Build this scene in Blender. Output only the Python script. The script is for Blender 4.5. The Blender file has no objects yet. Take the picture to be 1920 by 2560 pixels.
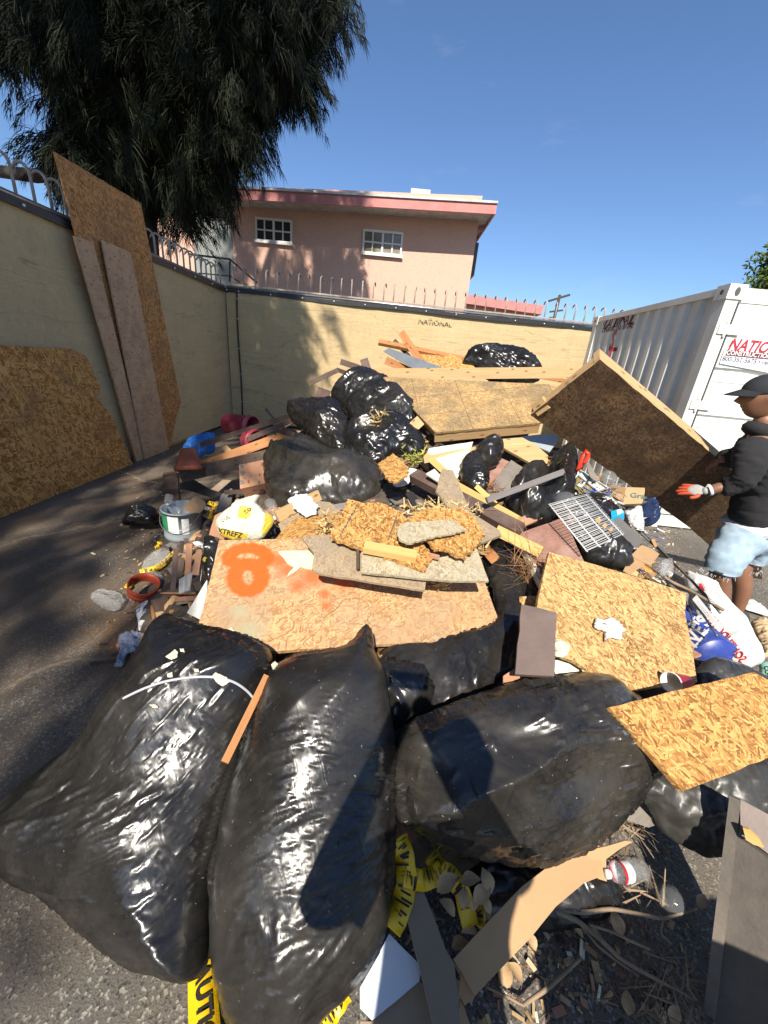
import bpy, bmesh, math, random
import numpy as np
from mathutils import Vector, Matrix, geometry as mgeo
random.seed(7); RNG=np.random.default_rng(7)
S=bpy.context.scene; COL=S.collection
# ---------------------------------------------------------------- camera, world, sun, exposure
FPX=961.; CX,CY=960.,1280.; CAMH=1.6
_p=math.radians(21.5); _r=math.radians(5.5)
_f=np.array([0,math.cos(_p),-math.sin(_p)]); _x=np.array([1.,0,0]); _u=np.cross(_x,_f)
_R=_x*math.cos(_r)+_u*math.sin(_r); _U=_u*math.cos(_r)-_x*math.sin(_r)
C0=np.array([0,0,CAMH])
cd=bpy.data.cameras.new('camera'); cam=bpy.data.objects.new('camera',cd); COL.objects.link(cam); S.camera=cam
cd.sensor_fit='VERTICAL'; cd.sensor_height=36; cd.sensor_width=27; cd.lens=36*FPX/2560; cd.clip_start=.02; cd.clip_end=3000
m=Matrix(((_R[0],_U[0],-_f[0],0),(_R[1],_U[1],-_f[1],0),(_R[2],_U[2],-_f[2],CAMH),(0,0,0,1))); cam.matrix_world=m
SUNDIR=Vector((-0.0607,-0.7194,0.6919)).normalized()      # towards the sun
elev=math.asin(SUNDIR.z); azi=math.atan2(SUNDIR.x,SUNDIR.y)
w=bpy.data.worlds.new('World'); S.world=w; w.use_nodes=True; wn=w.node_tree
sky=wn.nodes.new('ShaderNodeTexSky'); sky.sky_type='NISHITA'; sky.sun_disc=False; sky.sun_elevation=elev; sky.sun_rotation=azi
sky.air_density=1.0; sky.dust_density=.6; sky.ozone_density=2.2
bg=wn.nodes['Background']; bg.inputs[1].default_value=.082
tc=wn.nodes.new('ShaderNodeTexCoord'); mp=wn.nodes.new('ShaderNodeMapping'); mp.inputs['Scale'].default_value=(2.2,2.2,7)
nz=wn.nodes.new('ShaderNodeTexNoise'); nz.inputs['Scale'].default_value=1.6; nz.inputs['Detail'].default_value=7; nz.inputs['Roughness'].default_value=.6
cr=wn.nodes.new('ShaderNodeMapRange'); cr.inputs[1].default_value=.6; cr.inputs[2].default_value=.85; cr.inputs[3].default_value=0; cr.inputs[4].default_value=.25
mx=wn.nodes.new('ShaderNodeMix'); mx.data_type='RGBA'; mx.inputs[7].default_value=(5.5,5.8,6.3,1)
L=wn.links.new
L(tc.outputs['Generated'],mp.inputs[0]); L(mp.outputs[0],nz.inputs[0]); L(nz.outputs[0],cr.inputs[0]); L(cr.outputs[0],mx.inputs[0])
tn=wn.nodes.new('ShaderNodeMix'); tn.data_type='RGBA'; tn.blend_type='MULTIPLY'; tn.inputs[0].default_value=1; tn.inputs[7].default_value=(.84,1.0,1.2,1); L(sky.outputs[0],tn.inputs[6]); L(tn.outputs[2],mx.inputs[6]); L(mx.outputs[2],bg.inputs[0])
sd=bpy.data.lights.new('sun','SUN'); sd.energy=5.; sd.angle=math.radians(.55); sd.color=(1,.92,.80)
so=bpy.data.objects.new('sun',sd); COL.objects.link(so); so.rotation_euler=SUNDIR.to_track_quat('Z','Y').to_euler()
S.view_settings.view_transform='Standard'; S.view_settings.look='None'; S.view_settings.exposure=.72; S.view_settings.gamma=1
S.render.engine='CYCLES'; S.cycles.use_denoising=True; S.cycles.max_bounces=6; S.cycles.transparent_max_bounces=8
# ---------------------------------------------------------------- placing helpers (photo point + distance -> place)
def ray(px,py): return _R*(px-CX)/FPX+_U*(CY-py)/FPX+_f
def PY(px,py,y): d=ray(px,py); return C0+d*(y/d[1])
def PZ(px,py,z=0.): d=ray(px,py); return C0+d*((z-CAMH)/d[2])
def PX(px,py,x): d=ray(px,py); return C0+d*(x/d[0])
CR=dict(a=(600,800,.3014),b=(1050,780,.3014),c=(280,1000,.3014),d=(680,1150,.3014),e=(1150,1100,.3014),f=(1500,1300,.2532),
 g=(1420,1100,.3014),h=(220,1350,.3014),i=(900,2000,.3376),j=(1360,1900,.3376),k=(400,1600,.4342),l=(0,1500,.4792),m=(900,1550,.4822),
 n=(1740,900,.3255),o=(1440,680,.2893),q=(380,560,.2532),t=(0,300,.2773),w=(1500,1950,.2532),z=(0,640,.3858),y=(560,440,.4099),
 v=(1200,600,.434),A=(0,0,.5787),r=(1400,1150,.14467),s=(0,0,1),u=(520,1220,.12055))
def K(c,pts):
    ox,oy,k=CR[c]; return [(ox+k*x,oy+k*y) for x,y in pts]
# depth of the pile's surface over the photo (metres forward)
_D=[(1000,2560,.44),(1000,2200,.66),(1000,1900,.83),(1000,1640,1.1),(1000,1380,1.62),(1000,1250,2.15),(1000,1150,2.65),(1000,1050,3.3),(1000,950,4.3),(1000,880,4.9),(1000,830,5.3),
 (600,2560,.42),(600,2200,.64),(550,1900,.86),(550,1640,1.12),(550,1380,1.72),(620,1250,2.45),(650,1150,3.1),(700,1050,3.9),(800,950,4.7),(560,1150,3.5),(520,1100,4.4),
 (1300,1050,3.1),(1380,1180,2.5),(1480,1250,2.3),(1450,1350,2.05),(1500,1450,1.75),(1550,1600,1.42),(1600,1750,1.15),(1600,1950,.9),(1850,1720,1.3),(1700,1450,1.95),(1620,1300,2.5),(1780,1600,1.6),(1300,1250,2.25),(1300,1500,1.42),(1300,1700,1.02),
 (1750,2000,.95),(1250,950,4.3),(1250,880,4.9),(460,1330,2.75),(440,1450,2.1),(400,1550,1.75)]
for q in [(300,1500),(330,1330),(300,1650),(420,1230),(100,2000),(300,2300),(1700,2300),(1400,2500),(1200,2400),(0,1500),(300,2500),(1500,2250)]:
    _D.append((q[0],q[1],PZ(*q,z=.02)[1]))
_D=np.array(_D)
def DY(px,py):
    dx=_D[:,0]-px; dy=(_D[:,1]-py)*1.6; wt=1/(dx*dx+dy*dy+400)**1.6
    # local linear fit in py keeps the slope
    A=np.stack([np.ones(len(_D)),-dx*-1,dy/1.6],1); W=wt[:,None]
    M=A.T@(A*W)+np.diag([0,wt.sum()*400,wt.sum()*60]); b=A.T@(np.log(_D[:,2])*wt)
    return float(np.exp(np.linalg.solve(M,b)[0]))
def P(px,py,lift=0.):
    y=DY(px,py); p=PY(px,py,y); v=p-C0; n=np.linalg.norm(v); return C0+v*(1-lift/n)
def R3(r):
    if len(r)==3 and abs(r[0])<30: return np.array(r,float)
    if len(r)==3: return PY(*r)
    if r[2] is None: return PZ(r[0],r[1],r[3])
    return PX(r[0],r[1],r[3])
class Plane:
    def __init__(s,refs,uvdir=None):
        a,b,c=[np.array(x,float) for x in refs]
        n=np.cross(b-a,c-a); n/=np.linalg.norm(n)
        if n@(a-C0)>0: n=-n
        s.n=n; s.o=a; u=(b-a) if uvdir is None else uvdir; u=u-n*(u@n); s.u=u/np.linalg.norm(u); s.v=np.cross(n,s.u)
    def hit(s,px,py): d=ray(px,py); return C0+d*((s.o-C0)@s.n/(d@s.n))
    def uv(s,p): q=np.asarray(p)-s.o; return np.array([q@s.u,q@s.v])
    def at(s,a,b,h=0.): return s.o+s.u*a+s.v*b+s.n*h
def autoplane(poly,lift=0.,refs=None):
    if refs is not None: return Plane([R3(r) for r in refs])
    pts=np.array([P(x,y,lift) for x,y in poly]); c=pts.mean(0); uu,ss,vt=np.linalg.svd(pts-c)
    n=vt[2]; 
    v=(C0-c)/np.linalg.norm(C0-c)
    if n@v<0: n=-n
    if n@v<.35: n=n+v*.6; n/=np.linalg.norm(n)
    u=pts[1]-pts[0]; u-=n*(u@n); u/=np.linalg.norm(u); return Plane([c,c+u,c+np.cross(n,u)])
# ---------------------------------------------------------------- numpy noise
_T=RNG.random((256,256))
def vn(x,y,seed=0):
    x=np.asarray(x,float)+seed*17.3; y=np.asarray(y,float)+seed*31.7
    xi=np.floor(x).astype(int); yi=np.floor(y).astype(int); fx=x-xi; fy=y-yi
    fx=fx*fx*(3-2*fx); fy=fy*fy*(3-2*fy); a=_T[xi&255,yi&255]; b=_T[(xi+1)&255,yi&255]; c=_T[xi&255,(yi+1)&255]; d=_T[(xi+1)&255,(yi+1)&255]
    return (a*(1-fx)+b*fx)*(1-fy)+(c*(1-fx)+d*fx)*fy
def fbm(x,y,seed=0,o=3): return sum(vn(x*2**k,y*2**k,seed+k)*.5**k for k in range(o))/(2-2*.5**o)
# ---------------------------------------------------------------- materials
MATS={}
class NT:
    def __init__(s,name):
        s.m=bpy.data.materials.new(name); s.m.use_nodes=True; s.t=s.m.node_tree; s.b=s.t.nodes['Principled BSDF']; MATS[name]=s.m
    def n(s,ty,**kw):
        nd=s.t.nodes.new('ShaderNode'+ty)
        for k,v in kw.items():
            if k in('ins',): 
                for a,b in v.items():
                    if hasattr(b,'is_output'): s.t.links.new(b,nd.inputs[a])
                    else: nd.inputs[a].default_value=b
            else: setattr(nd,k,v)
        return nd
    def set(s,**kw):
        for k,v in kw.items():
            k=k.replace('_',' ')
            if hasattr(v,'is_output'): s.t.links.new(v,s.b.inputs[k])
            else: s.b.inputs[k].default_value=v
    def co(s,uv=True,scale=(1,1,1),rot=0.,off=True):
        tc=s.n('TexCoord'); o=tc.outputs['UV' if uv else 'Object']
        if off:
            oi=s.n('ObjectInfo'); mu=s.n('Math',operation='MULTIPLY',ins={0:oi.outputs['Random'],1:37.}); o=s.n('VectorMath',operation='ADD',ins={0:o,1:mu.outputs[0]}).outputs[0]
        return s.n('Mapping',ins={0:o,'Scale':scale,'Rotation':(0,0,rot)}).outputs[0]
    def noise(s,v,sc,det=4,ro=.6,dist=0.): return s.n('TexNoise',ins={'Vector':v,'Scale':sc,'Detail':det,'Roughness':ro,'Distortion':dist}).outputs[0]
    def mr(s,v,a,b,c=0.,d=1.): return s.n('MapRange',ins={0:v,1:a,2:b,3:c,4:d}).outputs[0]
    def mix(s,f,a,b,mode='MIX'):
        nd=s.n('Mix',data_type='RGBA',blend_type=mode)
        for k,v in((0,f),(6,a),(7,b)):
            if hasattr(v,'is_output'): s.t.links.new(v,nd.inputs[k])
            else: nd.inputs[k].default_value=v if k==0 else (*v,1)
        return nd.outputs[2]
    def math(s,op,a,b=0.): 
        return s.n('Math',operation=op,ins={0:a,1:b}).outputs[0]
    def bump(s,h,st,dist=.01): 
        nd=s.n('Bump',ins={'Height':h,'Strength':st,'Distance':dist}); s.set(Normal=nd.outputs[0]); return nd
def plain(name,c,rough=.6,var=.25,sc=6.,bump=.15,metal=0.,uv=False,dirt=None,spec=.5):
    t=NT(name); v=t.co(uv); a=t.noise(v,sc,6); c2=tuple(x*(1-var) for x in c); c3=tuple(min(1,x*(1+var*.6)) for x in c)
    col=t.mix(t.mr(a,.3,.7),c2,c3)
    if dirt: col=t.mix(t.mr(t.noise(v,sc*.45,8,.7),.5,.72,0,.75),col,dirt)
    t.set(Base_Color=col,Roughness=rough,Metallic=metal,Specular_IOR_Level=spec); t.bump(t.noise(v,sc*8,4),bump,.004); return t.m
def osb(name,dark,mid,light,dirt=.0,dirtc=(.2,.15,.1),lines=None,paint=None,contrast=1.,rough=.75,bumpk=.5,stain=None,fs=1.):
    t=NT(name); v=t.co(True); w=t.n('TexNoise',ins={'Vector':v,'Scale':11.,'Detail':3.}).outputs[1]
    v2=t.n('Mix',data_type='VECTOR',ins={0:.0035,4:v,5:w}).outputs[1]
    col=None;hh=None
    for k,(ang,sx,sy) in enumerate([(.2,14,75),(1.15,18,100),(-.75,15,80),(1.9,21,120),(-.35,13,62),(.75,24,150),(1.5,20,95),(-.1,25,130),(-1.0,30,120)]):
        mp=t.n('Mapping',vector_type='TEXTURE',ins={0:v2,'Rotation':(0,0,ang),'Scale':(1/sx/fs,1/sy/fs,1),'Location':(k*3.1,k*1.7,0)}).outputs[0]
        vo=t.n('TexVoronoi',voronoi_dimensions='2D',ins={'Vector':mp,'Scale':1.}); sp=t.n('SeparateColor',ins={0:vo.outputs['Color']})
        cr=t.n('ValToRGB',ins={0:sp.outputs[0]}); e=cr.color_ramp; e.elements[0].color=(*dark,1); e.elements[1].color=(*light,1)
        ee=e.elements.new(.5); ee.color=(*mid,1); e.elements[0].position=.1; e.elements[2].position=.92
        if k==0: col=cr.outputs[0]; hh=sp.outputs[0]
        else:
            pr=t.math('MULTIPLY',t.math('GREATER_THAN',sp.outputs[1],.6),t.math('LESS_THAN',vo.outputs['Distance'],.46)); col=t.mix(pr,col,cr.outputs[0])
            hh=t.n('Mix',data_type='FLOAT',ins={0:pr,2:hh,3:sp.outputs[0]}).outputs[0]
    gr=t.noise(t.n('Mapping',ins={0:v,'Scale':(1,1,1)}).outputs[0],260.,2)
    col=t.mix(t.mr(gr,.35,.75,0,.3),col,tuple(x*.6 for x in mid))
    big=t.noise(v,2.2,7,.7); col=t.mix(t.mr(big,.35,.8,0,.45),col,tuple(x*.75 for x in mid))
    if stain: col=t.mix(t.mr(t.noise(v,3.1,6,.65,.6),.52,.7,0,.8),col,stain)
    if lines:
        sp=t.n('SeparateXYZ',ins={0:t.co(True,off=False)})
        for ax,per,ofs in lines:
            f=t.math('FRACT',t.math('DIVIDE',t.math('ADD',sp.outputs[ax],ofs),per)); g=t.math('LESS_THAN',f,.0045/per)
            col=t.mix(t.math('MULTIPLY',g,.75),col,(.05,.035,.02))
    if dirt: col=t.mix(t.mr(t.noise(v,3.5,8,.72),.5-dirt*.3,.62,0,min(1,.35+dirt)),col,dirtc)
    if paint:
        raw=t.co(True,off=False); ns=t.noise(raw,30.,4,.7)
        for pc,blobs in paint:
            m_=None
            for (u,vv,rr,soft) in blobs:
                d=t.n('VectorMath',operation='DISTANCE',ins={0:raw,1:(u,vv,0)}).outputs[1]; d=t.math('ADD',d,t.math('MULTIPLY',ns,soft*.8))
                g=t.mr(d,rr+soft,rr-soft*.3,0,1); m_=g if m_ is None else t.math('MAXIMUM',m_,g)
            col=t.mix(t.math('MULTIPLY',m_,.93),col,pc)
    t.set(Base_Color=col,Roughness=rough,Specular_IOR_Level=.3); t.bump(hh,bumpk,.0022); return t.m
def wood(name,c,dark=None,rough=.65,knots=True,dirt=None,gs=1.):
    t=NT(name); v=t.co(True); dark=dark or tuple(x*.55 for x in c)
    g=t.noise(t.n('Mapping',ins={0:v,'Scale':(3*gs,55*gs,1)}).outputs[0],1.,5,.65,.4); col=t.mix(t.mr(g,.3,.75),c,dark)
    f=t.noise(t.n('Mapping',ins={0:v,'Scale':(14,400,1)}).outputs[0],1.,2); col=t.mix(t.mr(f,.4,.8,0,.35),col,tuple(x*.7 for x in c))
    if knots:
        vo=t.n('TexVoronoi',voronoi_dimensions='2D',ins={'Vector':t.n('Mapping',ins={0:v,'Scale':(5,12,1)}).outputs[0],'Scale':1.})
        col=t.mix(t.mr(vo.outputs['Distance'],.12,.05,0,.85),col,tuple(x*.3 for x in dark))
    if dirt: col=t.mix(t.mr(t.noise(v,7.,8,.7),.45,.68,0,.8),col,dirt)
    t.set(Base_Color=col,Roughness=rough,Specular_IOR_Level=.3); t.bump(g,.25,.002); return t.m
def bagmat(name,dust,dustc=(.13,.11,.085),rough=.3,base=(.011,.0105,.0105)):
    t=NT(name); v=t.co(True)
    d=t.mr(t.noise(v,2.6,9,.72,.4),.5-dust*.2,.8-dust*.1,0,.25+.5*dust)
    st=t.mr(t.noise(t.n('Mapping',ins={0:v,'Scale':(5,26,1),'Rotation':(0,0,.4)}).outputs[0],1.,6,.7,.8),.5,.8,0,.5*dust)
    d2=t.math('MAXIMUM',d,st)
    sp=t.mr(t.noise(v,95.,2),.735,.75,0,.7*min(1,dust*1.5)); 
    col=t.mix(d2,base,dustc); col=t.mix(sp,col,(.4,.37,.3))
    rg=t.math('ADD',t.math('MULTIPLY',d2,.34),rough)
    t.set(Base_Color=col,Roughness=rg,Specular_IOR_Level=.6)
    w1=t.n('TexNoise',noise_type='RIDGED_MULTIFRACTAL',ins={'Vector':t.n('Mapping',ins={0:v,'Scale':(4.5,15,1),'Rotation':(0,0,.5)}).outputs[0],'Scale':1.,'Detail':2.2,'Roughness':.42,'Distortion':.9}).outputs[0]
    w2=t.noise(v,30.,4,.62,1.6); w3=t.n('TexNoise',noise_type='RIDGED_MULTIFRACTAL',ins={'Vector':t.n('Mapping',vector_type='TEXTURE',ins={0:v,'Scale':(.09,.022,1),'Rotation':(0,0,1.1)}).outputs[0],'Scale':1.,'Detail':1.5,'Distortion':1.3}).outputs[0]; hh=t.math('ADD',t.math('ADD',w1,w3),t.math('MULTIPLY',w2,.45))
    t.bump(hh,.10,.006); return t.m
# ---------------------------------------------------------------- object helpers
def tag(o,label=None,cat=None,group=None,kind=None):
    if label:o['label']=label
    if cat:o['category']=cat
    if group:o['group']=group
    if kind:o['kind']=kind
    return o
def empty(name,loc,label,cat,group=None):
    o=bpy.data.objects.new(name,None); o.location=Vector(loc); o.empty_display_size=.1; COL.objects.link(o); return tag(o,label,cat,group)
def finish(name,me,mat,parent=None,smooth=False,origin=True):
    for mm in (mat if isinstance(mat,(list,tuple)) else [mat]): me.materials.append(mm)
    if smooth: me.polygons.foreach_set('use_smooth',[True]*len(me.polygons))
    o=bpy.data.objects.new(name,me); COL.objects.link(o)
    if parent: 
        o.parent=parent; pl=Vector(parent.location)
        if parent.parent: pl=pl+Vector(parent.parent.location)
        me.transform(Matrix.Translation(-pl))
    elif origin and len(me.vertices):
        co=np.empty(len(me.vertices)*3,'f'); me.vertices.foreach_get('co',co); co=co.reshape(-1,3); c=co.mean(0); c[2]=co[:,2].min()
        me.transform(Matrix.Translation(-Vector(c))); o.location=Vector(c)
    me.update(); return o
class MB:
    def __init__(s): s.v=[];s.f=[];s.uv=[];s.mi=[]
    def add(s,vs,fs,uvs=None,mi=0):
        b=len(s.v); s.v+= [tuple(map(float,x)) for x in vs]
        for k,f in enumerate(fs):
            s.f.append([b+i for i in f]); s.mi.append(mi)
            if uvs is None: s.uv.append([(vs[i][0],vs[i][1]+vs[i][2]) for i in f])
            elif len(uvs)==len(vs) and not isinstance(uvs[0],list): s.uv.append([tuple(uvs[i]) for i in f])
            else: s.uv.append(uvs[k])
        return s
    def box(s,c,ax,mi=0):
        # c centre, ax three half-extent vectors; u runs along the longest
        c=np.array(c,float); ax=[np.array(a,float) for a in ax]; L_=[np.linalg.norm(a) for a in ax]; lo=int(np.argmax(L_))
        for i in range(3):
            j,k=[q for q in range(3) if q!=i]
            for sg in(1,-1):
                a,b=(ax[j],ax[k]); cc=c+ax[i]*sg; vs=[cc-a-b,cc+a-b,cc+a+b,cc-a+b]
                la,lb=L_[j],L_[k]; uu=[(-la,-lb),(la,-lb),(la,lb),(-la,lb)]
                if k==lo: uu=[(y,x) for x,y in uu]
                uu=[(x+i*1.3,y+sg*.7+i*.31) for x,y in uu]
                fl=np.dot(np.cross(a,b),ax[i]*sg)>0
                s.add(vs,[(0,1,2,3) if fl else (3,2,1,0)],[uu if fl else uu[::-1]],mi)
        return s
    def abox(s,x0,x1,y0,y1,z0,z1,mi=0): return s.box(((x0+x1)/2,(y0+y1)/2,(z0+z1)/2),((abs(x1-x0)/2,0,0),(0,abs(y1-y0)/2,0),(0,0,abs(z1-z0)/2)),mi)
    def tube(s,pts,r,seg=6,mi=0,cap=True):
        pts=[np.array(p,float) for p in pts]; n=len(pts); rs=r if hasattr(r,'__len__') else [r]*n; vs=[];uv=[];L_=0
        for i,p in enumerate(pts):
            d=pts[min(i+1,n-1)]-pts[max(i-1,0)]; d/=np.linalg.norm(d)+1e-9; 
            if i: L_+=np.linalg.norm(p-pts[i-1])
            h=np.array([0,0,1.]) if abs(d[2])<.9 else np.array([1.,0,0]); a=np.cross(d,h); a/=np.linalg.norm(a); b=np.cross(d,a)
            for k in range(seg+0): t=2*math.pi*k/seg; vs.append(p+(a*math.cos(t)+b*math.sin(t))*rs[i]); uv.append((L_,k/seg*rs[i]*6.28))
        fs=[(i*seg+k,i*seg+(k+1)%seg,(i+1)*seg+(k+1)%seg,(i+1)*seg+k) for i in range(n-1) for k in range(seg)]
        if cap: fs+= [tuple(range(seg))[::-1],tuple(range((n-1)*seg,n*seg))]
        return s.add(vs,fs,uv,mi)
    def lathe(s,prof,o,axis,up=None,seg=28,mi=0,arc=None):
        # prof (radius, height along axis)
        o=np.array(o,float); ax=np.array(axis,float); ax/=np.linalg.norm(ax); h=np.array(up if up is not None else ((0,0,1.) if abs(ax[2])<.9 else (1.,0,0)),float)
        a=h-ax*(h@ax); a/=np.linalg.norm(a); b=np.cross(ax,a); vs=[];uv=[];R0=max(p[0] for p in prof)
        full=arc is None; n=seg if full else seg+1; a0,a1=arc or (0,2*math.pi)
        for r,z in prof:
            for k in range(n): t=a0+(a1-a0)*k/seg; vs.append(o+ax*z+(a*math.cos(t)+b*math.sin(t))*r); uv.append((t*R0,z))
        fs=[(i*n+k,i*n+(k+1)%n,(i+1)*n+(k+1)%n,(i+1)*n+k) for i in range(len(prof)-1) for k in range(n if full else n-1)]
        return s.add(vs,fs,uv,mi)
    def build(s,name,mat,parent=None,smooth=False,bevel=0):
        me=bpy.data.meshes.new(name); me.from_pydata(s.v,[],s.f); uvl=me.uv_layers.new(name='UVMap')
        uvl.data.foreach_set('uv',np.array([c for f in s.uv for c in f],'f').ravel()); me.polygons.foreach_set('material_index',s.mi)
        return finish(name,me,mat,parent,smooth)
def unit(v): v=np.array(v,float); return v/np.linalg.norm(v)
def smoothpoly(pts,it=2):
    pts=[np.array(p,float) for p in pts]
    for _ in range(it):
        o=[]
        for i in range(len(pts)): a,b=pts[i],pts[(i+1)%len(pts)]; o+= [a*.75+b*.25,a*.25+b*.75]
        pts=o
    return pts
def rough_edge(q,amp,step):
    o=[]
    for i in range(len(q)):
        a,b=q[i],q[(i+1)%len(q)]; step=step if amp<.003 else .011; n=max(1,int(np.linalg.norm(b-a)/step)); o.append(a)
        for k in range(1,n): 
            t=k/n; d=unit(b-a); nn=np.array([-d[1],d[0]]); o.append(a*(1-t)+b*t+nn*random.gauss(0,amp))
    return o
def board(name,poly,mat,label=None,cat=None,th=.018,lift=0.,refs=None,group=None,parent=None,edge=None,ragged=0.,warp=0.,pl=None,uvdir=None,kind=None):
    pl=pl or autoplane(poly,lift,refs); q=[pl.uv(pl.hit(x,y)) for x,y in poly]
    d=q[1]-q[0]; ang=math.atan2(d[1],d[0])
    ar=sum(q[i][0]*q[(i+1)%len(q)][1]-q[(i+1)%len(q)][0]*q[i][1] for i in range(len(q)))
    if ar<0: q=q[::-1]
    if ragged: q=rough_edge(q,ragged,.02)
    elif th>.008: q=rough_edge(q,.0012,.05)
    n=len(q); top=[pl.at(*p) for p in q]; bot=[pl.at(*p)-pl.n*th for p in q]
    tess=mgeo.tessellate_polygon([[Vector((p[0],p[1],0)) for p in q]]); mb=MB()
    uvp=[tuple(p) for p in q]
    def ccw(t): a,b,c=[q[i] for i in t]; return t if (b[0]-a[0])*(c[1]-a[1])-(b[1]-a[1])*(c[0]-a[0])>0 else t[::-1]
    tf=[ccw(tuple(t)) for t in tess]
    mb.add(top,tf,uvp); mb.add(bot,[t[::-1] for t in tf],uvp); L_=0
    for i in range(n):
        j=(i+1)%n; l=np.linalg.norm(q[j]-q[i]); mb.add([top[i],bot[i],bot[j],top[j]],[(0,1,2,3)],[[(L_,0),(L_,th),(L_+l,th),(L_+l,0)]],1 if edge else 0); L_+=l
    o=mb.build(name,[mat,edge] if edge else mat,parent); tag(o,label,cat,group,kind); o_pl[o.name]=pl; return o
o_pl={}
def beam(name,p0,p1,w,t,mat,label=None,cat=None,face=None,group=None,parent=None,roll=0.,bend=0.):
    p0=np.array(R3(p0) if len(p0)!=3 or p0[0]>30 else p0,float); p1=np.array(R3(p1) if len(p1)!=3 or p1[0]>30 else p1,float)
    d=p1-p0; ln=np.linalg.norm(d); d/=ln; c=(p0+p1)/2
    f=unit(face if face is not None else (C0-c)); f=unit(f-d*(f@d)); s=np.cross(d,f); a=math.radians(roll); f,s=f*math.cos(a)+s*math.sin(a),s*math.cos(a)-f*math.sin(a)
    mb=MB(); mb.box(c-f*t/2,(d*ln/2,s*w/2,f*t/2)); o=mb.build(name,mat,parent)
    tag(o,label,cat,group); bv=o.modifiers.new('b','BEVEL'); bv.width=.002; bv.segments=1; return o
def PP(px,py,lift=0.):    # photo point on the pile surface as a world tuple in 4-ref form
    y=DY(px,py); p=P(px,py,lift); return (px,py,float(p[1]))
def relax(V0,F,free,n,adir,ex,ey,it=260,bend=.12,tether=.012,push=0.,seed=0):
    """let a thin film with surplus material buckle: V0 points, F tris, adir per-point fold direction (3d)"""
    F=np.asarray(F); E=np.vstack([F[:,[0,1]],F[:,[1,2]],F[:,[2,0]]]); Es=np.sort(E,1); key=Es[:,0].astype(np.int64)*len(V0)+Es[:,1]; uq,first,inv=np.unique(key,return_index=True,return_inverse=True)
    E=Es[first]; opp=np.concatenate([F[:,2],F[:,0],F[:,1]]); o_=np.argsort(inv,kind='stable'); iv=inv[o_]; oo=opp[o_]; dup=np.nonzero(iv[1:]==iv[:-1])[0]; B=np.stack([oo[dup],oo[dup+1]],1)
    d=V0[E[:,1]]-V0[E[:,0]]; L=np.linalg.norm(d,axis=1); a=adir[E[:,0]]; c2=np.einsum('ij,ij->i',d,a)**2/(L*L+1e-12); exe=ex[E].mean(1) if hasattr(ex,'__len__') else ex; rest=L*(1+ey*c2+exe*(1-c2))
    Lb=np.linalg.norm(V0[B[:,1]]-V0[B[:,0]],axis=1)
    N=len(V0); x=V0.copy(); rs=np.random.default_rng(seed); m=free.astype(float)[:,None]; x+=n*(rs.normal(0,.0009,N)[:,None])*m
    def acc(Ed,L_,k,only=None):
        d=x[Ed[:,1]]-x[Ed[:,0]]; l=np.linalg.norm(d,axis=1)+1e-9; g=(l-L_)/l
        if only: g=np.where(l<L_,g,0)
        c=d*(g*k*.5)[:,None]; return np.stack([np.bincount(Ed[:,0],c[:,i],N)-np.bincount(Ed[:,1],c[:,i],N) for i in range(3)],1)
    cnt=(np.bincount(E[:,0],minlength=N)+np.bincount(E[:,1],minlength=N))[:,None]/2.2; v=np.zeros_like(x)
    for i in range(it):
        dx=acc(E,rest,1.)/cnt+acc(B,Lb,bend)/cnt+tether*(V0-x)+n*push
        v=v*.82+dx*.55; x=x+v*m
    return x
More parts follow.
